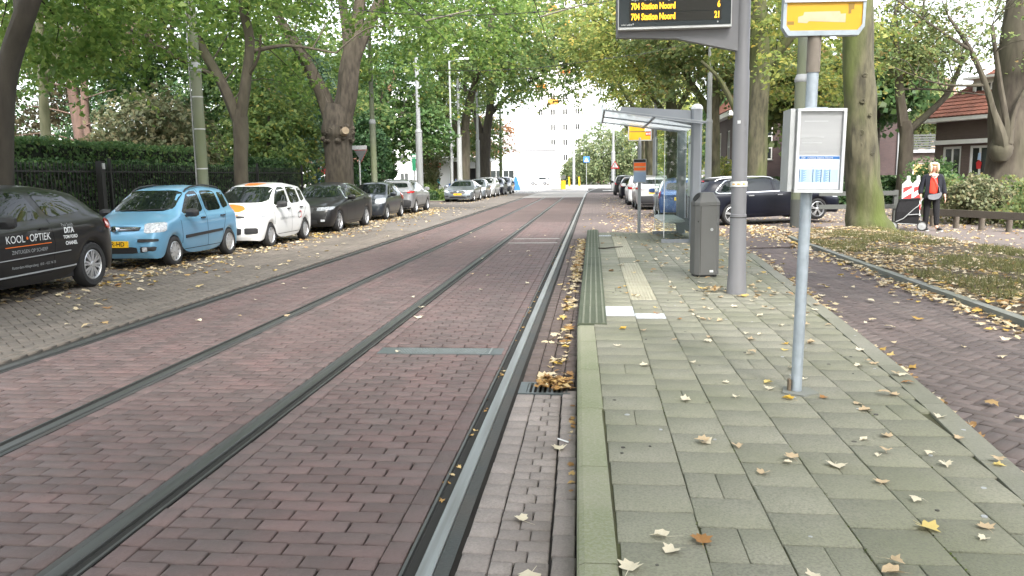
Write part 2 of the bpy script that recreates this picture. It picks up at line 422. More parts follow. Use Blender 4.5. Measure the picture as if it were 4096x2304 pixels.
def car_shell(c, lvl):
    L, W = c['L'], c['W']; w2 = W / 2; wf, wr, R = c['wf'], c['wr'], c['R']; tr = c['tr']
    zs = c.get('sill', 0.2); X = lambda s: L / 2 - s
    hz0, hz1 = c['hood']; cow = c['cowl']; wt = c['wtop']; rf, rm, rr_ = c['roof']; re = c['rend']; hb, hbz = c['hatch']; tz = c.get('tail', hbz)
    bf, br = c['belt']; wr_ = c.get('wroof', 0.70)
    belt = lambda s: bf + (br - bf) * min(max((s - cow) / (re - cow), 0), 1.15)
    st = []   # rows of (s,y,z)
    q7 = 0.72
    low = [0.0, 0.13, wf - R, wf - q7 * R, wf, wf + q7 * R, wf + R, (wf + wr) / 2, wr - R, wr - q7 * R, wr, wr + q7 * R, wr + R, L - 0.12, L]
    arch = [None, None, 0, q7, 1, q7, 0, None, 0, q7, 1, q7, 0, None, None]
    top = [0.12, 0.26, max(wf - R, 0.36), wf - 0.25 * R, None, cow, wt, (wt + re) / 2 * 0.9 + 0.1 * wt, (wt + re) / 2 * 1.02, None, re, None, hb, L - 0.06, L - 0.02]
    top[4] = top[3] + (cow - top[3]) * 0.55; top[9] = top[8] + (re - top[8]) * 0.55; top[11] = re + (hb - re) * 0.55
    if c.get('notch'): pass
    for k in range(15):
        s = low[k]; t = top[k]
        if k <= 5:
            f = (t - top[0]) / (cow - top[0]); zt = hz0 + (hz1 - hz0) * (f ** 0.75); y5 = 0.62 * w2; zc = zt + 0.035; z4 = zt - 0.05 - 0.02 * (1 - f); s4 = min(t, s + 0.35) if k > 1 else t
            y4 = w2 * (0.80 if k == 0 else 0.9)
        elif k <= 10:
            f = (t - wt) / (re - wt); zt = rf + (rm - rf) * min(1, f / 0.45) if f < 0.45 else rm + (rr_ - rm) * (f - 0.45) / 0.55
            zt -= 0.03; zc = zt + 0.045; y5 = wr_ * w2
            s4 = {6: cow + 0.32 * (wt - cow) + 0.05}.get(k, s if k < 10 else min(s, t)); z4 = belt(s4); y4 = w2 * 0.93
        else:
            if k == 11: zt = rr_ - 0.03 + (hbz - rr_) * 0.5; y5 = wr_ * w2 * 1.02
            elif k == 12: zt = hbz; y5 = w2 * 0.74
            else: zt = tz if k == 13 else tz - 0.06; y5 = w2 * 0.72
            zc = zt + 0.03; s4 = {11: max(s, (s + t) / 2), 12: max(s, t - 0.06)}.get(k, t); z4 = {11: belt(s), 12: min(br, hbz) - 0.02, 13: min(br, tz - 0.03), 14: tz - 0.1}[k]; y4 = w2 * (0.92 if k < 13 else 0.86 if k == 13 else 0.78)
        yk = {0: 0.80, 1: 0.95, 13: 0.95, 14: 0.82}.get(k, 1.0)
        zsh = min(z4 - 0.07, belt(cow) - 0.07 if k < 6 else belt(s) - 0.08)
        if k == 0: zsh = hz0 - 0.12
        if k == 14: zsh = tz - 0.2
        z0 = zs + (0.02 if k in (0, 14) else 0); z1 = zs + 0.13; z2 = zs + (zsh - zs) * 0.62
        if arch[k] is not None and arch[k] > 0:
            z0 = tr + R * 1.04 * math.sqrt(max(0, 1 - (1 - arch[k] if arch[k] == 1 else q7) ** 2)) if arch[k] != 1 else tr + R * 1.04
            z1 = max(z1, z0 + 0.05); z2 = max(z2, z0 + 0.09)
        zsh = max(zsh, z2 + 0.04)
        nx = {0: (0.07, 0.0, 0.015, 0.06), 14: (-0.05, 0.0, -0.015, -0.03)}.get(k, (0, 0, 0, 0))
        flare = 0.012 if arch[k] else 0.0
        row = [(s + nx[0], w2 * 0.93 * yk + flare, z0), (s + nx[1], (w2 * 0.975 + flare) * yk, z1), (s + nx[2], w2 * 1.0 * yk, z2), (s + nx[3], w2 * 0.985 * yk, zsh), (s4, y4, z4), (t, y5, zt), (t - (0.03 if k <= 6 else -0.03 if k >= 10 else 0), 0.0, zc)]
        st.append(row)
    V = []; F = []; idL = []; idR = []
    for row in st:
        a = []; b = []
        for j, (s, y, z) in enumerate(row):
            a.append(len(V)); V.append((X(s), y, z))
            if j == 6: b.append(a[-1])
            else: b.append(len(V)); V.append((X(s), -y, z))
        idL.append(a); idR.append(b)
    for k in range(14):
        for j in range(6):
            F.append((idL[k][j], idL[k][j + 1], idL[k + 1][j + 1], idL[k + 1][j]))
            F.append((idR[k][j], idR[k + 1][j], idR[k + 1][j + 1], idR[k][j + 1]))
    for k, bul in ((0, -0.07), (14, 0.05)):
        cen = []
        for j in range(6):
            s, y, z = st[k][j]; cen.append(len(V)); V.append((X(s + bul * (1 if j < 4 else 0.6)), 0, z))
        cen.append(idL[k][6])
        for j in range(5):
            fa = (idL[k][j], cen[j], cen[j + 1], idL[k][j + 1]); fb = (idR[k][j], idR[k][j + 1], cen[j + 1], cen[j])
            F += [fa, fb] if k == 0 else [fa[::-1], fb[::-1]]
        fa = (idL[k][5], cen[5], idL[k][6]); fb = (idR[k][5], idR[k][6], cen[5])
        F += [fa, fb] if k == 0 else [fa[::-1], fb[::-1]]
    me = bpy.data.meshes.new('body'); me.from_pydata(V, [], F)
    bm = bmesh.new(); bm.from_mesh(me); bmesh.ops.recalc_face_normals(bm, faces=bm.faces)
    cr = bm.edges.layers.float.new('crease_edge')
    bm.verts.ensure_lookup_table()
    cs = {}
    for side in (idL, idR):
        for k in range(14):
            for j, val in ((5, 0.35 if k >= 6 else 0.2), (4, 0.35), (3, 0.3), (0, 0.8)):
                cs[frozenset((side[k][j], side[k + 1][j]))] = val
        for j in (4, 5):
            cs[frozenset((side[5][j], side[5][j + 1]))] = 0.85
            cs[frozenset((side[6][j], side[6][j + 1]))] = 0.5 if j == 5 else 0.2
            if j == 5: cs[frozenset((side[10][j], side[10][j + 1]))] = c.get('rcrease', 0.6); cs[frozenset((side[12][j], side[12][j + 1]))] = 0.6
        cs[frozenset((side[5][5], side[6][5]))] = 0.3
    for e in bm.edges:
        v = cs.get(frozenset((e.verts[0].index, e.verts[1].index)))
        if v: e[cr] = v
    bm.to_mesh(me); bm.free()
    o = link(bpy.data.objects.new('body', me)); md = o.modifiers.new('s', 'SUBSURF'); md.levels = lvl; md.render_levels = lvl
    dg = bpy.context.evaluated_depsgraph_get()
    m2 = bpy.data.meshes.new_from_object(o.evaluated_get(dg)); m2.name = 'body'
    bpy.data.objects.remove(o); bpy.data.meshes.remove(me)
    m2.polygons.foreach_set('use_smooth', [True] * len(m2.polygons)); m2.update()
    return m2

def car(c, label, cat, loc, rz, col, group=None, pitch=0.0, lvl=2, name='parked_car', detail=True):
    root = thing(name, label, cat, loc, rz, group); root.rotation_euler = (0, pitch, rz)
    L, W = c['L'], c['W']; X = lambda s: L / 2 - s; w2 = W / 2
    me = car_shell(c, lvl); sh = Shell(me)
    body = mesh_obj('body', me, col, root)
    ub = MB(); ub.box(X(L - 0.15), -w2 * 0.62, 0.19, X(0.15), w2 * 0.62, 0.62); ub.box(X(c['wr'] - c['R'] - 0.02), -w2 * 0.88, 0.2, X(c['wf'] + c['R'] + 0.02), w2 * 0.88, 0.5)
    ub.box(X(L - 0.06), -w2 * 0.8, 0.26, X(c['wr'] + c['R'] + 0.02), w2 * 0.8, 0.5); ub.box(X(c['wf'] - c['R'] - 0.02), -w2 * 0.78, 0.26, X(0.1), w2 * 0.78, 0.5)
    ub.build('underbody', M['black_plastic'], root)
    g = M['car_glass']
    for sg in (1, -1):
        fr = frame_side(sg)
        for wpoly in c['win']:
            patch(sh, fr, [(X(s), z) for s, z in wpoly], g, 'side_window', root, 0.004)
        if c.get('chrome_line'):
            cl = c['chrome_line']; strip(sh, fr, [(X(s), z) for s, z in chaikin(cl, 3)] + [(X(chaikin(cl, 3)[0][0]), chaikin(cl, 3)[0][1])], 0.03, M['chrome'], 'window_trim', root, 0.008)
        for ln in c.get('seams', []): strip(sh, fr, [(X(s), z) for s, z in ln], 0.012, M['seam'], 'door_seam', root, 0.002)
        for (s, z) in c.get('handles', []):
            l, n = sh.hit((X(s), sg * 3, z), (0, -sg, 0))
            if l is not None:
                h = MB(); h.obox(l + n * 0.015, (0.085, 0, 0), n * 0.015, (0, 0, 0.014)); h.build('door_handle', c.get('handle_mat', col), root)
        for ln in c.get('rub', []): patch(sh, fr, [(X(s), z) for s, z in ln], c.get('rub_mat', M['black_plastic']), 'side_moulding', root, 0.002, 0.012, rnd=0)
        ms, mz = c['mirror']
        l, n = sh.hit((X(ms), sg * 3, mz - 0.06), (0, -sg, 0))
        if l is not None:
            b = MB(); cx, cy, cz = l.x - 0.02, l.y + sg * 0.15, mz
            pts = []
            for i in range(5):
                t = i / 4; yy = cy + sg * (t - 0.5) * 0.24; hgt = 0.085 * (0.75, 1, 1, 0.95, 0.6)[i]; dep = 0.06 * (0.8, 1, 1, 0.9, 0.5)[i]
                pts.append([(cx + dx * dep, yy, cz + dz * hgt) for dx, dz in ((-1, -0.8), (-1, 0.8), (-0.4, 1), (0.6, 0.8), (1, 0.1), (0.5, -0.9), (-0.5, -1))])
            V = [p for r in pts for p in r]; n7 = 7; F = []
            for i in range(4):
                for k in range(n7): F.append((i * n7 + k, i * n7 + (k + 1) % n7, (i + 1) * n7 + (k + 1) % n7, (i + 1) * n7 + k))
            F += [tuple(range(n7)), tuple(range(4 * n7, 5 * n7))]
            b.add(V, F); b.bar((cx, cy - sg * 0.06, cz - 0.05), (cx, l.y - sg * 0.02, cz - 0.07), 0.05, 0.05)
            b.build('mirror', c.get('mirror_mat', col), root, True)
    ff, fre = frame_front(), frame_rear()
    if 'windscreen' in c: patch(sh, ff, c['windscreen'] + [(-y, z) for y, z in reversed(c['windscreen'])], g, 'windscreen', root, 0.005)
    if 'rear_glass' in c: patch(sh, fre, c['rear_glass'] + [(-y, z) for y, z in reversed(c['rear_glass'])], g, 'rear_window', root, 0.005)
    for sg in (1, -1):
        if 'headlight' in c:
            d = frame_diag(-1, -sg * 0.55); dd = Vector((-1, -sg * 0.55, 0)).normalized(); side = Vector((-dd.y, dd.x, 0))
            P = []
            for (s, y, z) in c['headlight']:
                p = Vector((X(s), sg * y, 0)); P.append((p.dot(side), z))
            patch(sh, d, P, c.get('lamp_mat', M['lamp_glass']), 'headlight', root, 0.004, 0.008, 0.05, 1)
        if 'taillight' in c:
            d = frame_diag(1, -sg * 0.55); dd = Vector((1, -sg * 0.55, 0)).normalized(); side = Vector((-dd.y, dd.x, 0))
            P = [(Vector((X(s), sg * y, 0)).dot(side), z) for (s, y, z) in c['taillight']]
            patch(sh, d, P, M['lamp_red'], 'tail_light', root, 0.004, 0.012, 0.05, 1)
    for nm, poly, mt, th in c.get('front', []): patch(sh, ff, poly, mt, nm, root, 0.003, th, 0.06, 1)
    for nm, poly, mt, th in c.get('rear', []): patch(sh, fre, poly, mt, nm, root, 0.003, th, 0.06, 1)
    def plate(front, txt, z, y=0.0):
        fr = ff if front else fre
        l, n = sh.hit(*fr(y, z))
        sx = 1 if front else -1
        b = MB(); b.box(l.x - 0.012, y - 0.26, z - 0.058, l.x + 0.012 + 0.012, y + 0.26, z + 0.058) if front else b.box(l.x - 0.024, y - 0.26, z - 0.058, l.x + 0.012, y + 0.26, z + 0.058)
        pl = b.build('licence_plate', M['plate_yellow'], root)
        x = l.x + 0.0255 if front else l.x - 0.0255
        text_obj(txt, 0.115, M['ink_black'], pl, plane_mat((x, y, z), (0, sx, 0), (0, 0, 1)), 'lettering', 0.002, sx=0.95)
    if 'plate_f' in c: plate(True, *c['plate_f'])
    if 'plate_r' in c: plate(False, *c['plate_r'])
    t, rim = wheel_meshes(c['tr'], c.get('tw', 0.19), c.get('rim', 'cover'))
    for s in (c['wf'], c['wr']):
        for sg in (1, -1):
            o = mesh_obj('wheel', t, None, root); o.location = (X(s), sg * (w2 - c.get('tw', 0.19) / 2 - 0.02), c['tr']); o.rotation_euler = (0, 0, 0 if sg > 0 else math.pi)
            r = mesh_obj('rim', rim, None, o)
    if c.get('rails'):
        for sg in (1, -1):
            b = MB(); y = sg * c.get('wroof', 0.7) * w2 * 0.97; s0, s1 = c['rails']; y *= 0.93; hz = lambda s_, d: (X(s_), y, (sh.hit((X(s_), y, 4), (0, 0, -1))[0] or Vector((0, 0, c['roof'][1]))).z + d)
            b.tube([hz(s0, -0.01), hz(s0 + 0.1, 0.035), hz(s0 + 0.3, 0.05), hz((s0 + s1) / 2, 0.05), hz(s1 - 0.3, 0.05), hz(s1 - 0.1, 0.035), hz(s1, -0.01)], 0.018, 8)
            b.build('roof_rail', c.get('rail_mat', M['black_plastic']), root, True)
    return root, sh

def auto(c):
    """fill in windows, seams and lamps for a plain car from its main sizes"""
    c = dict(c); bf, br = c['belt']; cow, wt, re = c['cowl'], c['wtop'], c['rend']; rf, rm, rr = c['roof']; w2 = c['W'] / 2; hb, hbz = c['hatch']; L = c['L']
    B = c.get('bp', (c['wf'] + c['wr']) / 2 - 0.05)
    be = lambda s: bf + (br - bf) * (s - cow) / (re - cow)
    tp = rm - 0.115; cend = c.get('dlo_end', min(re - 0.02, c['wr'] + 0.15))
    c.setdefault('win', [[(cow + 0.22, be(cow) + 0.035), (B - 0.04, be(B) + 0.03), (B - 0.06, tp), (wt + 0.22, tp - 0.01), (wt - 0.02, tp - 0.09)],
                         [(B + 0.05, be(B) + 0.03), (cend + 0.02, be(cend) + 0.035), (cend - 0.12, tp - 0.03), (B + 0.03, tp)]])
    c.setdefault('seams', [[(cow + 0.17, c.get('sill', 0.2) + 0.1), (cow + 0.13, be(cow) - 0.02)], [(B, c.get('sill', 0.2) + 0.1), (B, be(B)), (B - 0.015, tp + 0.02)], [(c['wr'] - c['R'] - 0.02, c.get('sill', 0.2) + 0.12), (c['wr'] - c['R'] + 0.02, 0.55), (cend - 0.02, be(cend) - 0.02)], [(cow + 0.2, c.get('sill', 0.2) + 0.1), (c['wr'] - c['R'] - 0.05, c.get('sill', 0.2) + 0.1)]])
    c.setdefault('handles', [(B - 0.18, be(B) - 0.10), (cend - 0.12, be(cend) - 0.10)])
    c.setdefault('mirror', (cow + 0.36, bf + 0.06))
    wy = c.get('wroof', 0.7) * w2
    c.setdefault('windscreen', [(-w2 * 0.76, c['hood'][1] + 0.05), (-wy * 0.90, rf - 0.055)])
    c['windscreen'] = [(-abs(a), z) for a, z in c['windscreen']]
    c.setdefault('rear_glass', [(-w2 * 0.70, hbz + 0.07), (-wy * 0.84, rr - 0.1)])
    return c
BLK = M['black_plastic']
SPEC = {}
SPEC['hatch_blue'] = auto(dict(L=3.54, W=1.60, wf=0.68, wr=2.98, R=0.325, tr=0.285, tw=0.17, sill=0.19, hood=(0.80, 0.995), cowl=0.80, wtop=1.52, roof=(1.455, 1.53, 1.46), rend=3.16, hatch=(3.42, 0.97), tail=0.93,
    belt=(0.93, 0.98), wroof=0.74, rim='cover', bp=1.98, dlo_end=2.88, rails=(1.55, 3.1), handle_mat=BLK, mirror_mat=BLK,
    win=[[(1.06, 0.965), (1.93, 0.985), (1.91, 1.40), (1.72, 1.40), (1.50, 1.32)], [(2.05, 0.985), (2.72, 1.0), (2.66, 1.36), (2.5, 1.40), (2.03, 1.40)], [(2.80, 1.01), (3.10, 1.06), (3.02, 1.34), (2.76, 1.36)]],
    handles=[(1.80, 0.86), (2.66, 0.87)], rub=[[(1.06, 0.50), (2.62, 0.55), (2.62, 0.60), (1.06, 0.56)]],
    windscreen=[(-0.62, 1.03), (-0.535, 1.415)], headlight=[(0.10, 0.50, 0.66), (0.42, 0.755, 0.68), (0.46, 0.765, 0.84), (0.12, 0.52, 0.83)],
    front=[('grille', [(-0.42, 0.70), (0.42, 0.70), (0.44, 0.78), (-0.44, 0.78)], BLK, 0.004), ('grille_bar', [(-0.40, 0.715), (0.40, 0.715), (0.40, 0.728), (-0.40, 0.728)], M['chrome'], 0.014), ('grille_bar', [(-0.40, 0.75), (0.40, 0.75), (0.40, 0.763), (-0.40, 0.763)], M['chrome'], 0.014),
           ('badge', [(-0.05, 0.70), (0.05, 0.70), (0.055, 0.78), (-0.055, 0.78)], M['chrome'], 0.022),
           ('air_intake', [(-0.42, 0.30), (0.42, 0.30), (0.40, 0.42), (-0.40, 0.42)], BLK, 0.002), ('bumper_strip', [(0.42, 0.50), (0.74, 0.51), (0.74, 0.56), (0.42, 0.56)], BLK, 0.012), ('bumper_strip', [(-0.74, 0.51), (-0.42, 0.50), (-0.42, 0.56), (-0.74, 0.56)], BLK, 0.012),
           ('fog_lamp_recess', [(0.46, 0.31), (0.70, 0.34), (0.72, 0.42), (0.46, 0.42)], BLK, 0.002), ('fog_lamp', [(0.50, 0.335), (0.58, 0.335), (0.58, 0.415), (0.50, 0.415)], M['lamp_glass'], 0.012), ('fog_lamp_recess', [(-0.70, 0.34), (-0.46, 0.31), (-0.46, 0.42), (-0.72, 0.42)], BLK, 0.002)],
    plate_f=('5-PR-HD', 0.47)))
SPEC['hatch_white'] = auto(dict(L=3.65, W=1.64, wf=0.72, wr=3.02, R=0.335, tr=0.29, tw=0.18, sill=0.19, hood=(0.84, 1.02), cowl=0.78, wtop=1.48, roof=(1.47, 1.55, 1.47), rend=3.2, hatch=(3.5, 0.98), tail=0.95,
    belt=(0.95, 1.0), wroof=0.75, rim='cover', bp=2.02, handle_mat=BLK, mirror_mat=BLK,
    win=[[(1.04, 0.985), (1.97, 1.0), (1.95, 1.42), (1.68, 1.42), (1.42, 1.30)], [(2.09, 1.0), (2.76, 1.02), (2.70, 1.38), (2.55, 1.42), (2.07, 1.42)], [(2.85, 1.03), (3.14, 1.08), (3.06, 1.35), (2.81, 1.38)]],
    handles=[(1.84, 0.88), (2.70, 0.89)], windscreen=[(-0.65, 1.055), (-0.56, 1.435)], headlight=[(0.10, 0.50, 0.72), (0.40, 0.77, 0.74), (0.52, 0.79, 0.88), (0.14, 0.52, 0.87)],
    front=[('grille', [(-0.42, 0.72), (0.42, 0.72), (0.43, 0.77), (-0.43, 0.77)], BLK, 0.006), ('air_intake', [(-0.36, 0.34), (0.36, 0.34), (0.38, 0.50), (-0.38, 0.50)], BLK, 0.01), ('bumper_insert', [(0.44, 0.36), (0.72, 0.37), (0.72, 0.50), (0.44, 0.50)], BLK, 0.012), ('bumper_insert', [(-0.72, 0.37), (-0.44, 0.36), (-0.44, 0.50), (-0.72, 0.50)], BLK, 0.012),
           ('day_light', [(0.50, 0.59), (0.73, 0.60), (0.73, 0.64), (0.50, 0.64)], M['lamp_glass'], 0.01), ('day_light', [(-0.73, 0.60), (-0.50, 0.59), (-0.50, 0.64), (-0.73, 0.64)], M['lamp_glass'], 0.01)]))
SPEC['fastback_black'] = auto(dict(L=4.80, W=1.83, wf=0.90, wr=3.82, R=0.37, tr=0.335, tw=0.22, sill=0.2, hood=(0.80, 1.0), cowl=1.42, wtop=2.12, roof=(1.42, 1.50, 1.42), rend=3.7, hatch=(4.55, 1.10), tail=1.08,
    belt=(0.97, 1.06), wroof=0.66, rim='sport', bp=2.42, rcrease=0.2,
    win=[[(1.80, 1.01), (2.37, 1.025), (2.34, 1.39), (2.28, 1.39), (2.06, 1.30)], [(2.48, 1.03), (3.35, 1.07), (3.6, 1.14), (3.32, 1.33), (2.9, 1.40), (2.46, 1.40)]],
    chrome_line=[(1.66, 0.985), (3.62, 1.06), (3.78, 1.15), (3.36, 1.37), (2.85, 1.435), (2.26, 1.42), (1.98, 1.29)],
    windscreen=[(-0.70, 1.04), (-0.55, 1.385)], headlight=[(0.10, 0.42, 0.66), (0.44, 0.80, 0.70), (0.62, 0.84, 0.78), (0.16, 0.46, 0.77)], lamp_mat=M['lamp_dark'],
    front=[('grille', [(0.05, 0.60), (0.34, 0.60), (0.36, 0.77), (0.06, 0.77)], BLK, 0.004), ('grille', [(-0.34, 0.60), (-0.05, 0.60), (-0.06, 0.77), (-0.36, 0.77)], BLK, 0.004), ('air_intake', [(-0.5, 0.28), (0.5, 0.28), (0.46, 0.42), (-0.46, 0.42)], BLK, 0.002), ('fog_lamp', [(0.58, 0.36), (0.70, 0.36), (0.70, 0.42), (0.58, 0.42)], M['lamp_glass'], 0.01)]))
SPEC['hatch_slate'] = auto(dict(L=3.44, W=1.63, wf=0.70, wr=3.04, R=0.33, tr=0.29, tw=0.17, sill=0.19, hood=(0.78, 0.97), cowl=0.86, wtop=1.62, roof=(1.42, 1.47, 1.38), rend=3.0, hatch=(3.36, 0.95), tail=0.9,
    belt=(0.91, 0.98), wroof=0.70, rim='cover', bp=2.0, dlo_end=2.8, headlight=[(0.16, 0.42, 0.64), (0.42, 0.76, 0.66), (0.56, 0.79, 0.86), (0.2, 0.46, 0.82)],
    taillight=[(3.28, 0.74, 0.72), (3.05, 0.80, 0.74), (2.98, 0.80, 0.98), (3.26, 0.70, 0.97)], windscreen=[(-0.62, 1.02), (-0.52, 1.37)],
    rear=[('rear_bumper_strip', [(-0.5, 0.50), (0.5, 0.50), (0.5, 0.53), (-0.5, 0.53)], BLK, 0.01)],
    front=[('air_intake', [(-0.42, 0.34), (0.42, 0.34), (0.36, 0.52), (-0.36, 0.52)], BLK, 0.002), ('grille', [(-0.3, 0.70), (0.3, 0.70), (0.3, 0.73), (-0.3, 0.73)], BLK, 0.004)]))
SPEC['crossover'] = auto(dict(L=4.16, W=1.75, wf=0.80, wr=3.34, R=0.365, tr=0.33, tw=0.2, sill=0.26, hood=(0.92, 1.08), cowl=1.08, wtop=1.82, roof=(1.50, 1.55, 1.47), rend=3.6, hatch=(3.98, 1.10), tail=1.06,
    belt=(1.02, 1.10), wroof=0.70, rim='alloy', bp=2.15, rails=(1.9, 3.6), rail_mat=M['alloy'], taillight=[(4.12, 0.60, 0.92), (3.80, 0.86, 0.94), (3.72, 0.87, 1.0), (4.10, 0.64, 1.03)],
    rear=[('lower_bumper', [(-0.74, 0.30), (0.74, 0.30), (0.78, 0.58), (0.6, 0.64), (-0.6, 0.64), (-0.78, 0.58)], BLK, 0.01)], plate_r=('9-KTB-41', 0.80),
    headlight=[(0.14, 0.5, 0.78), (0.5, 0.82, 0.82), (0.6, 0.84, 0.94), (0.18, 0.52, 0.92)], rub=[[(1.2, 0.30), (2.96, 0.30), (2.96, 0.36), (1.2, 0.36)]], rub_mat=BLK))
SPEC['hatch_dark'] = auto(dict(L=3.95, W=1.71, wf=0.80, wr=3.26, R=0.36, tr=0.325, tw=0.2, sill=0.2, hood=(0.86, 1.02), cowl=0.98, wtop=1.74, roof=(1.44, 1.49, 1.40), rend=3.25, hatch=(3.80, 0.98), tail=0.94,
    belt=(0.97, 1.05), wroof=0.70, rim='multi', bp=2.30, rcrease=0.2,
    win=[[(1.36, 1.01), (2.24, 1.03), (2.10, 1.38), (1.86, 1.385), (1.56, 1.26)], [(2.38, 1.04), (3.16, 1.10), (2.92, 1.31), (2.66, 1.38), (2.22, 1.395)]],
    seams=[[(1.14, 0.32), (1.12, 0.95)], [(2.32, 0.32), (2.40, 0.7), (2.33, 1.03)], [(1.16, 0.32), (2.3, 0.32)]],
    handles=[(2.18, 0.90)], mirror_mat=BLK, windscreen=[(-0.64, 1.07), (-0.52, 1.37)], rub=[[(1.16, 0.335), (2.86, 0.36), (2.86, 0.375), (1.16, 0.35)], [(1.2, 0.545), (2.72, 0.575), (2.72, 0.585), (1.2, 0.555)]], rub_mat=M['print_grey'],
    taillight=[(3.86, 0.66, 0.80), (3.66, 0.85, 0.82), (3.62, 0.84, 0.97), (3.82, 0.64, 0.96)], headlight=[(0.14, 0.5, 0.72), (0.45, 0.8, 0.74), (0.6, 0.82, 0.9), (0.2, 0.5, 0.88)]))
SPEC['saloon_grey'] = auto(dict(L=4.97, W=1.96, wf=0.95, wr=3.91, R=0.38, tr=0.345, tw=0.24, sill=0.18, hood=(0.74, 0.96), cowl=1.36, wtop=2.18, roof=(1.37, 1.435, 1.36), rend=3.75, hatch=(4.68, 1.04), tail=1.03,
    belt=(0.94, 1.03), wroof=0.62, rim='sport', bp=2.55, rcrease=0.2, dlo_end=3.7,
    win=[[(1.82, 0.98), (2.50, 0.995), (2.46, 1.32), (2.34, 1.32), (2.1, 1.22)], [(2.61, 1.0), (3.55, 1.05), (3.75, 1.10), (3.35, 1.28), (2.9, 1.335), (2.58, 1.335)]],
    headlight=[(0.12, 0.55, 0.62), (0.5, 0.86, 0.66), (0.72, 0.90, 0.76), (0.22, 0.62, 0.74)], windscreen=[(-0.68, 1.0), (-0.53, 1.31)],
    front=[('grille', [(-0.42, 0.52), (0.42, 0.52), (0.52, 0.62), (0.40, 0.71), (-0.40, 0.71), (-0.52, 0.62)], BLK, 0.004), ('grille_trim', [(-0.40, 0.695), (0.40, 0.695), (0.40, 0.715), (-0.40, 0.715)], M['chrome'], 0.014), ('badge', [(-0.04, 0.62), (0.04, 0.62), (0.05, 0.70), (-0.05, 0.70)], M['chrome'], 0.018), ('air_intake', [(-0.55, 0.27), (0.55, 0.27), (0.5, 0.38), (-0.5, 0.38)], BLK, 0.002),
           ('air_intake', [(0.60, 0.32), (0.82, 0.34), (0.80, 0.42), (0.60, 0.42)], BLK, 0.002), ('air_intake', [(-0.82, 0.34), (-0.60, 0.32), (-0.60, 0.42), (-0.80, 0.42)], BLK, 0.002)], plate_f=('7-SRH-53', 0.50)))
SPEC['estate'] = auto(dict(L=4.91, W=1.86, wf=0.92, wr=3.89, R=0.375, tr=0.335, tw=0.23, sill=0.19, hood=(0.76, 0.98), cowl=1.46, wtop=2.16, roof=(1.40, 1.47, 1.42), rend=4.42, hatch=(4.80, 1.04), tail=1.0,
    belt=(0.95, 1.01), wroof=0.66, rim='sport', bp=2.45,
    win=[[(1.80, 0.985), (2.40, 0.995), (2.37, 1.36), (2.28, 1.36), (2.06, 1.27)], [(2.50, 0.995), (3.36, 1.01), (3.34, 1.37), (2.48, 1.375)], [(3.46, 1.01), (4.26, 1.02), (4.16, 1.18), (3.92, 1.33), (3.44, 1.37)]],
    chrome_line=[(1.66, 0.965), (4.30, 0.99), (4.42, 1.04), (4.22, 1.22), (3.98, 1.37), (3.4, 1.41), (2.26, 1.40), (2.0, 1.27)], rails=(2.3, 4.3), rail_mat=M['alloy'],
    handles=[(2.27, 0.86), (3.26, 0.88)], handle_mat=M['alloy'], taillight=[(4.86, 0.55, 0.78), (4.55, 0.90, 0.80), (4.50, 0.90, 0.92), (4.82, 0.50, 0.94)], rear_glass=[(-0.66, 1.08), (-0.52, 1.36)],
    headlight=[(0.10, 0.45, 0.64), (0.46, 0.82, 0.68), (0.62, 0.85, 0.76), (0.16, 0.48, 0.75)], rear=[('spoiler', [(-0.54, 1.385), (0.54, 1.385), (0.54, 1.42), (-0.54, 1.42)], BLK, 0.03), ('brake_light', [(-0.22, 1.35), (0.22, 1.35), (0.22, 1.372), (-0.22, 1.372)], M['lamp_red'], 0.03)]))
SPEC['mpv'] = auto(dict(L=4.2, W=1.76, wf=0.85, wr=3.45, R=0.355, tr=0.315, tw=0.2, sill=0.22, hood=(0.88, 1.04), cowl=0.98, wtop=1.75, roof=(1.52, 1.58, 1.52), rend=3.75, hatch=(4.08, 1.05), tail=1.0,
    belt=(0.99, 1.05), wroof=0.74, rim='alloy', bp=2.15, dlo_end=3.75, taillight=[(4.16, 0.62, 0.84), (3.9, 0.86, 0.86), (3.84, 0.85, 1.02), (4.12, 0.60, 1.0)], headlight=[(0.14, 0.5, 0.74), (0.45, 0.82, 0.76), (0.6, 0.84, 0.92), (0.2, 0.5, 0.9)], plate_r=('31-RNV-8', 0.74), rails=(1.9, 3.7), rail_mat=BLK,
    front=[('grille', [(-0.36, 0.70), (0.36, 0.70), (0.36, 0.78), (-0.36, 0.78)], BLK, 0.004), ('air_intake', [(-0.5, 0.32), (0.5, 0.32), (0.46, 0.48), (-0.46, 0.48)], BLK, 0.002)]))
P_BLUE = paint('paint_light_blue', lin((0.42, 0.62, 0.75)), 0.3)
P_WHITE = paint('paint_white', (0.72, 0.73, 0.73), 0.0, 0.4)
P_BLACK = paint('paint_black', (0.005, 0.005, 0.006), 0.0, 0.45, 0.45)
P_SLATE = paint('paint_slate', (0.022, 0.027, 0.036), 0.3)
P_GREY = paint('paint_grey', (0.26, 0.265, 0.275), 0.5)
P_STEEL = paint('paint_steel_grey', (0.15, 0.17, 0.19), 0.5)
P_NAVY = paint('paint_navy', (0.002, 0.003, 0.009), 0.0, 0.4, 0.25)
P_BLUE2 = paint('paint_mid_blue', (0.035, 0.075, 0.20), 0.4)
P_SILVER = paint('paint_silver', (0.48, 0.49, 0.50), 0.5)
# ---------------------------------------------------------------- what the camera sees (only used to choose which pieces become single objects)
def seen(p):
    v = Vector(p) - Vector((0, 0, 1.6)); d = v.dot(_fw)
    if d < 0.5: return None
    x = v.dot(_rt) / d * 0.78125; y = v.dot(_up) / d * 0.78125
    return d if abs(x) < 0.52 and abs(y) < 0.30 else None

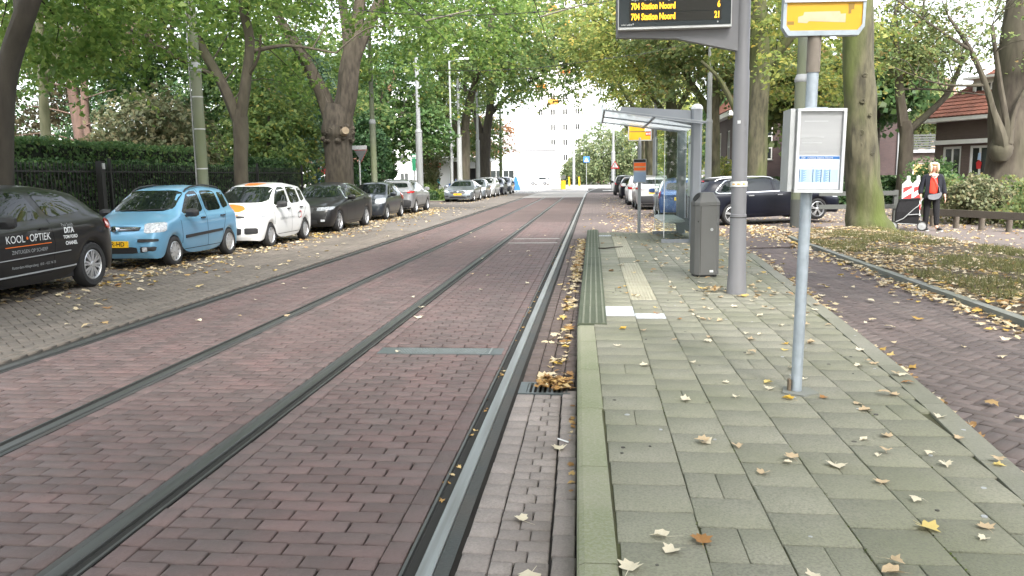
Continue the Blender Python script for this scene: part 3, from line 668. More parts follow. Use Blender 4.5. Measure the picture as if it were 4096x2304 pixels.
PZ = 0.18                                   # platform height
M['joint'] = pm('joint', (0.014, 0.012, 0.011), 0.98, col2=(0.03, 0.027, 0.022), nscale=5)
M['track_brick'] = pm('track_brick', (0.120, 0.077, 0.074), 0.7, vary=0.17, col2=(0.098, 0.075, 0.072), nscale=2.6, namt=0.8, col3=(0.082, 0.065, 0.063), n3scale=1.3, n3amt=0.55, s3=(1.5, 0.14, 1), bump=0.35, bscale=70, world=True)
M['road_paver'] = pm('road_paver', (0.162, 0.138, 0.118), 0.85, vary=0.13, col2=(0.112, 0.096, 0.083), nscale=0.9, namt=0.85, col3=(0.085, 0.075, 0.065), n3scale=1.1, n3amt=0.5, s3=(1.2, 0.2, 1), bump=0.35, bscale=80, world=True)
M['side_paver'] = pm('side_paver', (0.125, 0.096, 0.091), 0.85, vary=0.16, col2=(0.09, 0.074, 0.072), nscale=1.0, namt=0.8, col3=(0.15, 0.125, 0.115), n3scale=1.1, n3amt=0.5, s3=(1.2, 0.25, 1), bump=0.35, bscale=80, world=True)
M['gutter_paver'] = pm('gutter_paver', (0.275, 0.24, 0.226), 0.9, vary=0.13, col2=(0.19, 0.168, 0.157), nscale=90, namt=0.7, col3=(0.17, 0.147, 0.138), n3scale=2.0, n3amt=0.6, bump=0.5, bscale=110, world=True)
M['gutter_dark'] = pm('gutter_dark', (0.105, 0.075, 0.068), 0.8, vary=0.15, col2=(0.08, 0.068, 0.06), nscale=6, bump=0.3)
M['platform_tile'] = pm('platform_tile', (0.256, 0.247, 0.200), 0.92, vary=0.07, col2=(0.178, 0.184, 0.122), nscale=1.1, namt=0.85, col3=(0.150, 0.150, 0.115), n3scale=85, n3amt=0.7, bump=0.6, bscale=120, world=True)
M['kerb_stone'] = pm('kerb_stone', (0.225, 0.228, 0.155), 0.92, vary=0.05, col2=(0.155, 0.178, 0.09), nscale=2.0, namt=0.8, col3=(0.30, 0.29, 0.26), n3scale=60, n3amt=0.4, bump=0.5, bscale=130, world=True)
M['kerb_grey'] = pm('kerb_grey', (0.205, 0.21, 0.195), 0.9, vary=0.07, col2=(0.15, 0.16, 0.125), nscale=1.6, namt=0.8, bump=0.4, bscale=120, world=True)
M['moss'] = pm('moss', (0.085, 0.09, 0.04), 1.0, col2=(0.045, 0.042, 0.028), nscale=3, namt=0.9, bump=0.4, world=True)
M['rib_dark'] = pm('rib_dark', (0.072, 0.085, 0.055), 0.9, vary=0.05, col2=(0.05, 0.065, 0.038), nscale=2.5, namt=0.8, bump=0.3)
M['rib_light'] = pm('rib_light', (0.15, 0.16, 0.12), 0.9, col2=(0.11, 0.125, 0.085), nscale=4, bump=0.3)
M['guide_tile'] = pm('guide_tile', (0.36, 0.34, 0.26), 0.9, vary=0.07, col2=(0.28, 0.265, 0.19), nscale=5, bump=0.3)
M['stud_tile'] = pm('stud_tile', (0.48, 0.50, 0.54), 0.8, vary=0.05, col2=(0.36, 0.38, 0.40), nscale=5, bump=0.2)
M['rail_steel'] = pm('rail_steel', (0.27, 0.285, 0.29), 0.38, metal=0.6, col2=(0.15, 0.15, 0.145), nscale=3, namt=0.8, stretch=(8, 0.3, 8))
M['rail_dull'] = pm('rail_dull', (0.085, 0.088, 0.086), 0.45, metal=0.5, col2=(0.05, 0.05, 0.047), nscale=3, namt=0.8, stretch=(8, 0.3, 8))
M['rail_fill'] = pm('rail_fill', (0.040, 0.045, 0.045), 0.75, col2=(0.055, 0.050, 0.045), nscale=2.2, namt=0.9, bump=0.3, world=True)
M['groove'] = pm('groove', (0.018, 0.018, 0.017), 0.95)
M['kerb_warm'] = pm('kerb_warm', (0.238, 0.232, 0.196), 0.9, vary=0.06, col2=(0.17, 0.175, 0.125), nscale=1.3, namt=0.8, col3=(0.16, 0.155, 0.125), n3scale=85, n3amt=0.6, bump=0.5, bscale=120, world=True)
M['asphalt'] = pm('asphalt', (0.27, 0.26, 0.25), 0.9, col2=(0.22, 0.21, 0.20), nscale=0.3, bump=0.2)
M['soil'] = pm('soil', (0.075, 0.057, 0.040), 1.0, col2=(0.12, 0.095, 0.06), nscale=3, namt=0.9, bump=0.8, bscale=25, world=True)
M['pave_right'] = pm('pave_right', (0.145, 0.118, 0.108), 0.92, col2=(0.115, 0.098, 0.09), nscale=0.8, namt=0.8, bump=0.3, bscale=50)
M['iron'] = pm('iron', (0.13, 0.15, 0.155), 0.5, metal=0.6, col2=(0.09, 0.1, 0.1), nscale=9)
M['paint_road'] = pm('paint_road', (0.75, 0.75, 0.73), 0.8, col2=(0.5, 0.49, 0.47), nscale=6)

def brick_tex(name, c1, c2, cm, bw, bh, rot, rough=0.85, big=None):
    m = bpy.data.materials.new(name); m.use_nodes = True; N, L = m.node_tree.nodes, m.node_tree.links
    tc = N.new('ShaderNodeTexCoord'); mp = N.new('ShaderNodeMapping'); mp.inputs['Rotation'].default_value = (0, 0, rot); L.new(tc.outputs['Object'], mp.inputs[0])
    b = N.new('ShaderNodeTexBrick'); b.inputs['Scale'].default_value = 1; b.inputs['Brick Width'].default_value = bw; b.inputs['Row Height'].default_value = bh; b.inputs['Mortar Size'].default_value = 0.006
    b.inputs['Color1'].default_value = (*c1, 1); b.inputs['Color2'].default_value = (*c2, 1); b.inputs['Mortar'].default_value = (*cm, 1); L.new(mp.outputs[0], b.inputs[0])
    n = N.new('ShaderNodeTexNoise'); n.inputs['Scale'].default_value = 0.35; n.inputs['Detail'].default_value = 6; L.new(tc.outputs['Object'], n.inputs[0])
    mr = N.new('ShaderNodeMapRange'); mr.inputs[1].default_value = 0.3; mr.inputs[2].default_value = 0.7; mr.inputs[3].default_value = 0.8; mr.inputs[4].default_value = 1.2; L.new(n.outputs[0], mr.inputs[0])
    x = N.new('ShaderNodeVectorMath'); x.operation = 'SCALE'; L.new(b.outputs[0], x.inputs[0]); L.new(mr.outputs[0], x.inputs['Scale'])
    p = N['Principled BSDF']; p.inputs['Roughness'].default_value = rough; L.new(x.outputs[0], p.inputs['Base Color'])
    bp = N.new('ShaderNodeBump'); bp.inputs['Strength'].default_value = 0.4; bp.inputs['Distance'].default_value = 0.01; bp.invert = True; L.new(b.outputs['Fac'], bp.inputs['Height']); L.new(bp.outputs[0], p.inputs['Normal'])
    return m
M['track_far'] = brick_tex('track_far', (0.105, 0.070, 0.065), (0.088, 0.062, 0.058), (0.05, 0.04, 0.037), 0.21, 0.105, 0)
M['road_far'] = brick_tex('road_far', (0.158, 0.138, 0.124), (0.135, 0.118, 0.105), (0.09, 0.08, 0.07), 0.21, 0.105, R_(45))
M['side_far'] = brick_tex('side_far', (0.135, 0.105, 0.098), (0.115, 0.09, 0.085), (0.075, 0.06, 0.056), 0.21, 0.105, R_(45))

def struct(name, x0, y0, x1, y1, z, mat, th=0.3, label=None):
    b = MB(); b.box(x0, y0, z - th, x1, y1, z); o = b.build(name, mat); o['kind'] = 'structure'
    if label: o['label'] = label
    return o
def sheet(name, poly, z, mat, th=0.03):
    b = MB(); b.prism(poly, z - th, z); o = b.build(name, mat); o['kind'] = 'structure'; return o

ground = sheet('ground', [(-700, -60), (700, -60), (700, 1200), (-700, 1200)], -0.12, M['asphalt'], 0.5)

# ---- pieces laid into a surface: the nearest 300 in view are objects, the rest one part
_unit = {}
def unit_piece(lx, ly, h, bev):
    k = (round(lx, 4), round(ly, 4), h, bev)
    if k not in _unit:
        x, y = lx / 2, ly / 2; b = bev
        V = [(-x, -y, -h), (x, -y, -h), (x, y, -h), (-x, y, -h), (-x, -y, -b), (x, -y, -b), (x, y, -b), (-x, y, -b), (-x + b, -y + b, 0), (x - b, -y + b, 0), (x - b, y - b, 0), (-x + b, y - b, 0)]
        F = [(8, 9, 10, 11)] + [(4 + i, 4 + (i + 1) % 4, 8 + (i + 1) % 4, 8 + i) for i in range(4)] + [(i, (i + 1) % 4, 4 + (i + 1) % 4, 4 + i) for i in range(4)]
        _unit[k] = (np.array(V), np.array(F))
    return _unit[k]

def lay(parent, name, stuff_name, items, mat, h=0.03, bev=0.005, jit=0.0025, cap=300, tilt=0.006):
    """items: (x, y, z, lx, ly, rot)"""
    r = random.Random(11)
    near = []
    for it in items:
        d = seen(it[:3]); near.append((d if d else 1e9, it))
    near.sort(key=lambda a: a[0])
    single = [it for d, it in near if d < 1e8][:cap]; ids = set(map(id, single)); rest = [it for d, it in near if id(it) not in ids]
    meshes = {}
    for (x, y, z, lx, ly, rot) in single:
        k = (round(lx, 3), round(ly, 3))
        if k not in meshes:
            V, F = unit_piece(lx, ly, h, bev); me = np_mesh(name, V, F); me.materials.append(mat); meshes[k] = me
        o = mesh_obj(name, meshes[k], None, parent)
        o.location = (x + r.uniform(-1, 1) * 0.0015, y + r.uniform(-1, 1) * 0.0015, z + r.uniform(-1, 0.6) * jit); o.rotation_euler = (r.uniform(-tilt, tilt), r.uniform(-tilt, tilt), rot + r.uniform(-0.008, 0.008))
    if rest:
        VV, FF = [], []; b = 0
        for (x, y, z, lx, ly, rot) in rest:
            V, F = unit_piece(lx, ly, h, bev); rot += r.uniform(-0.008, 0.008); c, s_ = math.cos(rot), math.sin(rot)
            ta, tb = r.uniform(-tilt, tilt), r.uniform(-tilt, tilt)
            W_ = np.stack([x + c * V[:, 0] - s_ * V[:, 1], y + s_ * V[:, 0] + c * V[:, 1], z + r.uniform(-1, 0.6) * jit + V[:, 2] + V[:, 0] * ta + V[:, 1] * tb], 1)
            VV.append(W_); FF.append(F + b); b += len(V)
        me = np_mesh(stuff_name, np.concatenate(VV), np.concatenate(FF)); o = mesh_obj(stuff_name, me, mat, parent); o['kind'] = 'stuff'
    return single

# ---- tram track bed
TY = 28.0
track = struct('track_bed', -5.32, -3, -0.56, 100, -0.022, M['joint'], 0.09)
def running(x0, x1, y0, y1, skip=None):
    it = []; a, l = 0.1045, 0.205; pit = 0.0105 + a; j = 0.0105
    y = y0; k = 0
    n = int((x1 - x0 - 0.002) / (l + j))
    while y < y1:
        x = x0; off = (0, 0.5, 0.25, 0.75)[(k * 1) % 2] if True else 0
        xs = [x0]
        t = x0 + (l + j) * (0.55 if k % 2 else 1.0)
        while t < x1 - 0.05: xs.append(t); t += l + j
        xs.append(x1 + j)
        for p, q in zip(xs, xs[1:]):
            w_ = q - p - j
            if w_ > 0.03 and not (skip and skip[0] < y < skip[1]): it.append(((p + q - j) / 2, y + a / 2, 0.0, w_, a, 0.0))
        y += pit; k += 1
    return it
def header(xc, w_, y0, y1, l=0.19):
    it = []; y = y0
    while y < y1: it.append((xc, y + l / 2, 0.0, w_, l, 0.0)); y += l + 0.009
    return it
Y0 = 2.0
items = []
items += running(-1.99, -0.905, Y0, TY, (7.03, 7.36)) + running(-3.385, -2.41, Y0, TY) + running(-4.915, -3.80, Y0, TY)
for xc in (-2.048, -0.848, -3.442, -2.353, -4.972, -3.742): items += header(xc, 0.100, Y0 - 0.1 * abs(xc) % 0.19, TY)
lay(track, 'brick', 'brick_paving', items, M['track_brick'], 0.022, 0.005, 0.004)
for x0, x1 in ((-2.10, -0.80), (-3.495, -2.30), (-5.03, -3.69)):
    b = MB(); b.box(x0, TY + 0.05, -0.021, x1, 60, 0.0); b.build('brick_surface', M['track_far'], track)
b = MB(); b.box(-5.3, 60.02, -0.021, -0.6, 99.9, 0.0); b.build('paving_surface', M['asphalt'], track)

# rails follow the street, then bend right at the junction
def rail_path(x, y0=1.2, y1=118):
    p = []
    y = y0
    while y < y1:
        dx = 0.0 if y < 66 else 0.0011 * (y - 66) ** 2
        p.append((x + dx, y)); y += 3.0 if y < 60 else 1.5
    return p
def swept(path, prof, name, mat, parent):
    """prof: list of (dx, z) open profile from left to right"""
    V = []; F = []; n = len(prof)
    for x, y in path: V += [(x + dx, y, z) for dx, z in prof]
    for i in range(len(path) - 1):
        for k in range(n - 1): F.append((i * n + k, i * n + k + 1, (i + 1) * n + k + 1, (i + 1) * n + k))
    me = bpy.data.meshes.new(name); me.from_pydata(V, [], F); me.update()
    return mesh_obj(name, me, mat, parent)
M['rail_bright'] = M['rail_steel']
for xg, sgn, mt in ((-5.10, -1, 'rail_dull'), (-3.615, 1, 'rail_dull'), (-2.18, -1, 'rail_dull'), (-0.72, 1, 'rail_bright')):
    # xg = edge of the head at the groove; the head lies away from the track's centre
    P = rail_path(xg); s = sgn
    r = swept(P, sorted([(s * -0.002, -0.015), (0.0, 0.0), (s * 0.004, 0.005), (s * 0.062, 0.005), (s * 0.068, 0.0), (s * 0.07, -0.015)]), 'rail', M[mt], track)
    swept(P, sorted([(s * -0.05, -0.004), (s * -0.045, -0.012), (s * -0.003, -0.014)]), 'rail_groove', M['groove'], r)
    swept(P, sorted([(s * -0.052, -0.012), (s * -0.054, 0.001), (s * -0.068, 0.001), (s * -0.07, -0.008)]), 'guard_lip', M['rail_dull'], r)
    swept(P, sorted([(s * 0.072, -0.004), (s * (0.135 if xg > -1 else 0.112), -0.004)]), 'rail_filler', M['rail_fill'], r)

# drain covers across the right-hand track
def drain(y, label, mat='iron'):
    t = thing('track_drain', label, 'drain cover', (-1.39, y, 0), 0, 'steel drain covers across the right-hand track')
    b = MB(); b.box(-0.60, -0.13, -0.02, 0.56, 0.13, 0.001); b.build('frame', M[mat], t)
    b = MB()
    for i in range(30):
        for k in range(7):
            x = -0.42 + i * 0.028 + (k % 2) * 0.014; yy = -0.088 + k * 0.029; b.box(x - 0.010, yy - 0.008, 0.001, x + 0.010, yy + 0.008, 0.005, 0, 0.003)
    o = b.build('tread_plate', M['iron'], t); o['kind'] = 'stuff'
    b = MB(); b.box(0.44, -0.12, 0.001, 0.455, 0.12, 0.006); b.build('hinge_bar', M['rail_steel'], t)
drain(7.19, 'chequered steel drain cover across the track nearest the platform')
for y, l in ((19.25, 'nearer of two pale steel strips crossing the track beside the platform end'), (20.55, 'farther of two pale steel strips crossing the track beside the platform end')):
    b = MB(); b.box(-2.05, y - 0.07, -0.02, -0.86, y + 0.07, 0.004); tag(b.build('track_strip', pm('strip_metal', (0.36, 0.36, 0.35), 0.5, metal=0.4, col2=(0.2, 0.2, 0.19), nscale=8)), l, 'drain cover', 'steel drain covers across the right-hand track')

# ---- left road
road = struct('road', -9.62, -3, -5.32, 75, -0.022, M['joint'], 0.09)
def herring(x0, x1, y0, y1, a=0.1045, l=0.209, rot=R_(45), z=0.0, inside=None):
    it = []; j = 0.009; cx, cy = (x0 + x1) / 2, (y0 + y1) / 2; c, s_ = math.cos(rot), math.sin(rot)
    rad = math.hypot(x1 - x0, y1 - y0) / 2 + 0.4; n = int(rad / a) + 2
    for i in range(-n, n):
        for k in range(-n, n):
            m_ = (i - k) % 4
            if m_ == 0: u, v, ho = (i + 1) * a, (k + 0.5) * a, 0
            elif m_ == 3: u, v, ho = (i + 0.5) * a, (k + 1) * a, 1
            else: continue
            x, y = cx + c * u - s_ * v, cy + s_ * u + c * v
            if x0 + 0.07 < x < x1 - 0.07 and y0 < y < y1 and (inside is None or inside(x, y)): it.append((x, y, z, l - j, a - j, rot + (math.pi / 2 if ho else 0)))
    return it
items = herring(-9.6, -5.42, 5.5, 24.0) + [(-5.375, y * 0.21 + 4.5, 0.003, 0.1, 0.204, 0) for y in range(93)] + [(-5.485, y * 0.21 + 4.6, 0.003, 0.1, 0.204, 0) for y in range(93)]
lay(road, 'paver', 'paving', items, M['road_paver'], 0.025, 0.004, 0.002)
b = MB(); b.box(-9.6, 24.05, -0.021, -5.33, 74.9, 0.0); b.build('paving_surface', M['road_far'], road)
b = MB(); b.box(-9.6, -2.9, -0.021, -5.33, 4.4, 0.0); b.build('paving_surface', M['road_far'], road)

# ---- left pavement with kerb
pav = struct('pavement', -11.1, -3, -9.74, 41, 0.09, pm('pavement_left', (0.13, 0.115, 0.10), 0.95, col2=(0.085, 0.075, 0.06), nscale=1.5, bump=0.3), 0.25)
kerb_items = [(-9.68, -2 + i * 1.0, 0.1, 0.115, 0.99, 0) for i in range(43)]
lay(pav, 'kerb_stone', 'kerb_row', kerb_items, M['kerb_grey'], 0.2, 0.012)
struct('garden_soil', -60, -3, -11.1, 41, 0.07, M['soil'], 0.25)
struct('side_street', -60, 41.2, -9.74, 52, -0.015, M['road_far'], 0.09)
grass_pl = struct('park_lawn', -40, 53.5, -9.74, 74, 0.07, pm('lawn', (0.10, 0.17, 0.035), 1.0, col2=(0.14, 0.2, 0.05), nscale=1.5, bump=0.5), 0.2)
struct('corner_pavement', -11.6, 52, -9.66, 62, 0.06, M['pave_right'], 0.2)

# ---- gutter between the track and the platform
def xl(y): return -0.045 - 0.0195 * min(max(y - 2.0, 0), 5.6)          # left edge of the platform
gut = struct('gutter', -0.56, -3, 0.0, 20.3, -0.03, M['joint'], 0.09)
items = []
for y in np.arange(1.8, 5.75, 0.158): items.append((-0.50, y + 0.078, -0.003, 0.125, 0.152, 0))
k = 0
for y in np.arange(1.8, 5.75, 0.104):
    a, b_ = -0.432, xl(y) - 0.118; m_ = a + (b_ - a) * (0.62 if k % 2 else 0.40); k += 1
    items += [((a + m_) / 2, y + 0.05, -0.003, m_ - a - 0.006, 0.099, 0), ((m_ + b_) / 2, y + 0.05, -0.003, b_ - m_ - 0.006, 0.099, 0)]
for y in np.arange(1.8, 5.75, 0.204): items.append((xl(y) - 0.06, y + 0.1, -0.006, 0.10, 0.198, 0))
lay(gut, 'gutter_paver', 'gutter_paving', items, M['gutter_paver'], 0.025, 0.006, 0.003)
items = []
for y in np.arange(6.12, 20.2, 0.204): items += [(-0.505, y + 0.1, -0.004, 0.1, 0.198, 0), (-0.398, y + 0.02, -0.006, 0.1, 0.198, 0), (-0.29, y + 0.1, -0.016, 0.1, 0.198, 0), (-0.19, y + 0.06, -0.018, 0.085, 0.198, 0)]
lay(gut, 'gutter_brick', 'gutter_brickwork', items, M['gutter_dark'], 0.02, 0.004, 0.002)
t = thing('gutter_drain', 'dark iron gutter grate choked with brown leaves beside the kerb', 'drain cover', (-0.30, 5.94, -0.005))
b = MB(); b.box(-0.26, -0.165, -0.02, -0.20, 0.165, 0.004); b.box(-0.2, -0.165, -0.02, 0.13, -0.14, 0.004); b.box(-0.2, 0.14, -0.02, 0.13, 0.165, 0.004); b.build('frame', M['iron'], t)
for i in range(9): 
    q = MB(); q.box(-0.195 + i * 0.036, -0.138, -0.02, -0.18 + i * 0.036, 0.138, 0.002); q.build('grate_bar', M['iron'], t)

# ---- platform
def xr(y):                                  # right edge
    P_ = [(-2, 1.45), (2.2, 1.86), (3.84, 2.02), (5.29, 2.18), (7.4, 2.36), (9.3, 2.49), (14.4, 2.84), (20.3, 2.95)]
    return float(np.interp(y, [p[0] for p in P_], [p[1] for p in P_]))
ys = list(np.arange(-2, 20.01, 0.5))
plat = sheet('platform', [(xl(y) + 0.02, y) for y in ys] + [(xr(y) - 0.02, y) for y in reversed(ys)], PZ - 0.012, M['moss'], 0.2)
plat['label'] = 'raised tram stop platform of grey mossy concrete tiles'
# kerb stones along the near part, each a little turned with the curve
def kerb_piece(pts, z1, mat, name, parent, round_=0.03):
    (ax, ay), (bx, by), wid = pts
    prof = [(0, -0.05), (0, z1 - round_), (round_ * 0.3, z1 - round_ * 0.3), (round_, z1), (wid - 0.006, z1), (wid, z1 - 0.006), (wid, z1 - 0.1)]
    V = []; F = []; n = len(prof)
    for (x, y) in ((ax, ay), (bx, by)): V += [(x + dx, y, z) for dx, z in prof]
    for k in range(n - 1): F.append((k, k + 1, n + k + 1, n + k))
    F += [tuple(range(n)), tuple(reversed(range(n, 2 * n)))]
    me = bpy.data.meshes.new(name); me.from_pydata(V, [], F); me.update(); return mesh_obj(name, me, mat, parent)
y = -1.2
while y < 7.3:
    e = min(y + 0.992, 7.54); kerb_piece(((xl(y), y), (xl(e), e), 0.152 + 0.01 * (y > 4)), PZ + 0.003, M['kerb_stone'], 'kerb_stone', plat); y += 1.0
    if y > 7.3: break
# ribbed edge blocks
y = 7.6
while y < 20.0:
    e = y + 1.033
    o = kerb_piece(((xl(y) - 0.0, y), (xl(e) - 0.0, e - 0.008), 0.285), PZ + 0.012, M['rib_dark'], 'edge_block', plat, 0.02)
    for q in range(4):
        b = MB(); x = xl(y) + 0.045 + q * 0.066; b.box(x, y + 0.004, PZ + 0.012, x + 0.022, e - 0.012, PZ + 0.019, 0, 0.003); b.build('rib', M['rib_light'], o)
    y += 1.033
# tiles
items = []; rt_ = random.Random(3)
for cidx in range(10):
    x0 = 0.125 + cidx * 0.301
    y = -1.5 + (cidx % 2) * 0.15 + rt_.uniform(-0.03, 0.03)
    while y < 19.95:
        l = 0.3; e = y + l
        ym = (y + e) / 2
        xa, xb = x0 + 0.0025, min(x0 + 0.2985, xr(ym) - 0.147)
        if y < 7.6 and cidx == 0: xa = xl(ym) + 0.165
        if xb - xa > 0.04:
            guide = cidx == 1 and (9.05 < ym < 12.9 or 14.0 < ym < 18.6)
            stud = (cidx == 0 and 7.95 < ym < 8.55) or (cidx == 1 and 7.95 < ym < 8.25) or (cidx in (0, 1) and 18.9 < ym < 19.3)
            if not guide and not stud:
                if rt_.random() < 0.10 and xb - xa > 0.25:
                    m_ = (xa + xb) / 2; items += [((xa + m_) / 2, ym, PZ, m_ - xa - 0.004, l - 0.006, 0), ((m_ + xb) / 2, ym, PZ, xb - m_ - 0.004, l - 0.006, 0)]
                else: items.append(((xa + xb) / 2, ym, PZ, xb - xa, l - 0.010, 0))
            elif guide:
                o = MB().box(xa, y + 0.003, PZ - 0.02, xb, e - 0.003, PZ).build('guide_tile', M['guide_tile'], plat)
                b = MB()
                for q in range(7): b.box(xa + 0.012 + q * 0.04, y + 0.004, PZ, xa + 0.036 + q * 0.04, e - 0.004, PZ + 0.005, 0, 0.003)
                b.build('rib_field', M['guide_tile'], o)['kind'] = 'stuff'
            else:
                o = MB().box(xa, y + 0.003, PZ - 0.02, xb, e - 0.003, PZ + 0.001).build('stud_tile', M['stud_tile'] if cidx == 0 or ym < 8.2 else M['platform_tile'], plat)
                b = MB()
                for p in range(5):
                    for q in range(5): b.box(xa + 0.02 + p * 0.057, y + 0.02 + q * 0.055, PZ + 0.001, xa + 0.046 + p * 0.057, y + 0.05 + q * 0.055, PZ + 0.006, 0, 0.006)
                b.build('stud_field', M['stud_tile'] if cidx == 0 or ym < 8.2 else M['platform_tile'], o)['kind'] = 'stuff'
        y = e
lay(plat, 'tile', 'tile_paving', items, M['platform_tile'], 0.02, 0.0025, 0.0025, tilt=0.0015)
# right-hand kerb band
y = -2.0
while y < 19.5:
    e = y + 1.0; V = [(xr(y) - 0.14, y + 0.003), (xr(y), y + 0.003), (xr(e), e - 0.003), (xr(e) - 0.14, e - 0.003)]
    MB().prism(V, -0.05, PZ + 0.002).build('kerb_stone', M['kerb_warm'], plat); y = e

# ---- road on the right of the platform and beyond it
KX = lambda y: float(np.interp(y, [-3, 8.5, 12, 19.5, 21.5], [4.25, 4.36, 4.43, 4.63, 4.85]))
rroad = sheet('side_road', [(xr(y) - 0.02, y) for y in np.arange(-3, 20.4, 0.5)] + [(-0.56, 20.31), (-0.56, 100), (5.2, 100), (5.2, 22)] + [(KX(y), y) for y in np.arange(21.5, -3.1, -0.5)], -0.022, M['joint'], 0.09)
items = herring(1.9, 4.6, 2.5, 17.5, inside=lambda x, y: xr(y) + 0.05 < x < KX(y) - 0.05)
lay(rroad, 'paver', 'paving', items, M['side_paver'], 0.025, 0.004, 0.0025)
far = MB(); far.prism([(xr(y), y) for y in np.arange(17.55, 20.4, 0.5)] + [(-0.54, 20.33), (-0.54, 74.9), (5.15, 74.9), (5.15, 22)] + [(KX(y) - 0.01, y) for y in np.arange(21.5, 17.5, -0.5)], -0.021, 0.0); far.build('paving_surface', M['side_far'], rroad)

# ---- right: kerb, verge, footpath
verge_poly = [(KX(y) + 0.1, y) for y in np.arange(-3, 19.6, 0.5)] + [(4.95, 20.6), (5.6, 21.6), (6.6, 22.3), (7.6, 21.4), (7.9, 19), (8.25, 16.2), (8.6, 12), (9.0, 8), (9.6, -3)]
def in_poly(x, y, P_):
    c = False; j = len(P_) - 1
    for i in range(len(P_)):
        if (P_[i][1] > y) != (P_[j][1] > y) and x < (P_[j][0] - P_[i][0]) * (y - P_[i][1]) / (P_[j][1] - P_[i][1]) + P_[i][0]: c = not c
        j = i
    return c
path = sheet('footpath', [(4.6, 19.8), (4.6, -3), (60, -3), (60, 45), (5.3, 45), (5.3, 22)], 0.005, M['pave_right'], 0.1)
V = []; F = []; idx = {}
gx = np.arange(4.2, 9.8, 0.12); gy = np.arange(3, 22.6, 0.16)
def vz(x, y):
    d = min(x - KX(min(y, 21.5)) - 0.1, 0.8); e = min(max(np.interp(y, [-3, 8, 12, 16.2, 19, 21.4, 22.3], [9.6, 9.0, 8.6, 8.25, 7.9, 7.6, 6.8]) - x, 0), 0.8)
    d2 = math.hypot(x - 7.3, y - 22.0)
    return 0.05 + 0.07 * max(0, min(d, e)) / 0.8 + 0.02 * math.sin(x * 3.1 + y * 1.7) * math.sin(y * 2.3) + 0.01 * math.sin(x * 9 + y * 7) + 0.10 * math.exp(-(d2 / 0.8) ** 2)
for i, x in enumerate(gx):
    for j, y in enumerate(gy):
        if in_poly(x, y, verge_poly): idx[(i, j)] = len(V); V.append((x, y, vz(x, y)))
for (i, j) in idx:
    q = [(i, j), (i + 1, j), (i + 1, j + 1), (i, j + 1)]
    if all(a in idx for a in q): F.append(tuple(idx[a] for a in q))
me = bpy.data.meshes.new('verge'); me.from_pydata(V, [], F); me.update(); verge = mesh_obj('verge', me, M['soil']); verge['kind'] = 'structure'
for y in np.arange(-2, 20, 1.0): MB().prism([(KX(y) + 0.005, y + 0.003), (KX(y) + 0.125, y + 0.003), (KX(y + 1) + 0.125, y + 0.997), (KX(y + 1) + 0.005, y + 0.997)], -0.1, 0.075).build('kerb_stone', M['kerb_grey'], verge)

# ---- junction markings, median island
for i, x in enumerate((-9.5, -7.4, -5.2, -1.9, 1.0, 2.4, 3.6)): 
    MB().box(x, 86, -0.118, x + 1.4, 87.2, -0.016).build('zebra_bar' if i > 2 else 'road_marking', M['paint_road'], ground)
# ---------------------------------------------------------------- parked cars, left side of the street
L_ROW = 'cars parked along the left kerb'; R_ROW = 'cars parked along the right kerb'
DN, UP = R_(-90), R_(90)
r_, s_ = car(SPEC['hatch_dark'], 'black hatchback with white optician lettering on its door, cut off by the left edge', 'car', (-8.52, 10.28, 0), DN, P_BLACK, L_ROW)
r_.scale = (1.01, 1.02, 1.065); fr = frame_side(1); X0 = 3.95 / 2
def on_black(t, s, z, size, mt, **k): letter_on(s_, fr, t, X0 - s, z, size, mt, r_, -1, **k)
PW, PG, PO = M['print_white'], M['print_grey'], M['print_orange']
on_black('KOOL', 1.62, 0.80, 0.135, PW, sx=0.95); on_black('OPTIEK', 2.10, 0.80, 0.135, PW, sx=0.95)
on_black('•', 1.845, 0.80, 0.16, PO); strip(s_, fr, [(X0 - 1.42, 0.71), (X0 - 2.32, 0.715)], 0.010, PO, 'underline', r_, 0.004)
on_black('ZINTUIGEN OP SCHERP', 1.88, 0.64, 0.066, PG, sx=1.0)
on_black('Paul Smith', 2.70, 0.93, 0.06, PG, shear=0.3); on_black('DITA', 2.72, 0.855, 0.105, PW, bold=0.004, sx=0.9); on_black('TOM FORD', 2.74, 0.765, 0.062, PW, bold=0.002); on_black('CHANEL', 2.75, 0.68, 0.068, PW, bold=0.002)
on_black('Rotterdam-Hillegersberg   010 - 422 74 73', 1.95, 0.45, 0.05, PG)

r_, s_ = car(SPEC['hatch_blue'], 'light blue small hatchback with roof rails and a yellow plate', 'car', (-8.67, 15.54, 0), DN, P_BLUE, L_ROW)
MB().lathe([(0.0, 0.035), (0.05, 0.03), (0.06, 0.0)], 16, (1.77, 0, 0.74), 'x').build('emblem', M['chrome'], r_, True)
for a, b in (((0.82, -0.45, 1.01), (0.92, 0.05, 1.035)), ((0.82, 0.0, 1.02), (0.92, 0.50, 1.03))):
    MB().tube([(1.77 - a[0] + 0.03, a[1], a[2] + 0.03), (1.77 - b[0] + 0.03, b[1], b[2] + 0.045)], 0.009, 6).build('wiper', BLK, r_)
r_, s_ = car(SPEC['hatch_white'], 'white small hatchback with orange patches on bonnet and roof', 'car', (-8.45, 19.58, 0), DN, P_WHITE, L_ROW)
patch(s_, frame_top(), [(1.73, -0.52), (1.75, 0.30), (1.52, 0.36), (1.30, 0.22), (1.12, -0.10), (1.16, -0.52), (1.4, -0.62)], PO, 'orange_patch', r_, 0.003, 0, 0.06, 1)
patch(s_, frame_top(), [(0.36, -0.16), (0.36, 0.16), (-0.1, 0.26), (-0.15, -0.26)], PO, 'orange_patch', r_, 0.003, 0, 0.08, 1)
X0 = 3.65 / 2; fr = frame_side(1)
letter_on(s_, fr, 'samen sterk in werk', X0 - 1.72, 0.66, 0.115, PG, r_, -1)
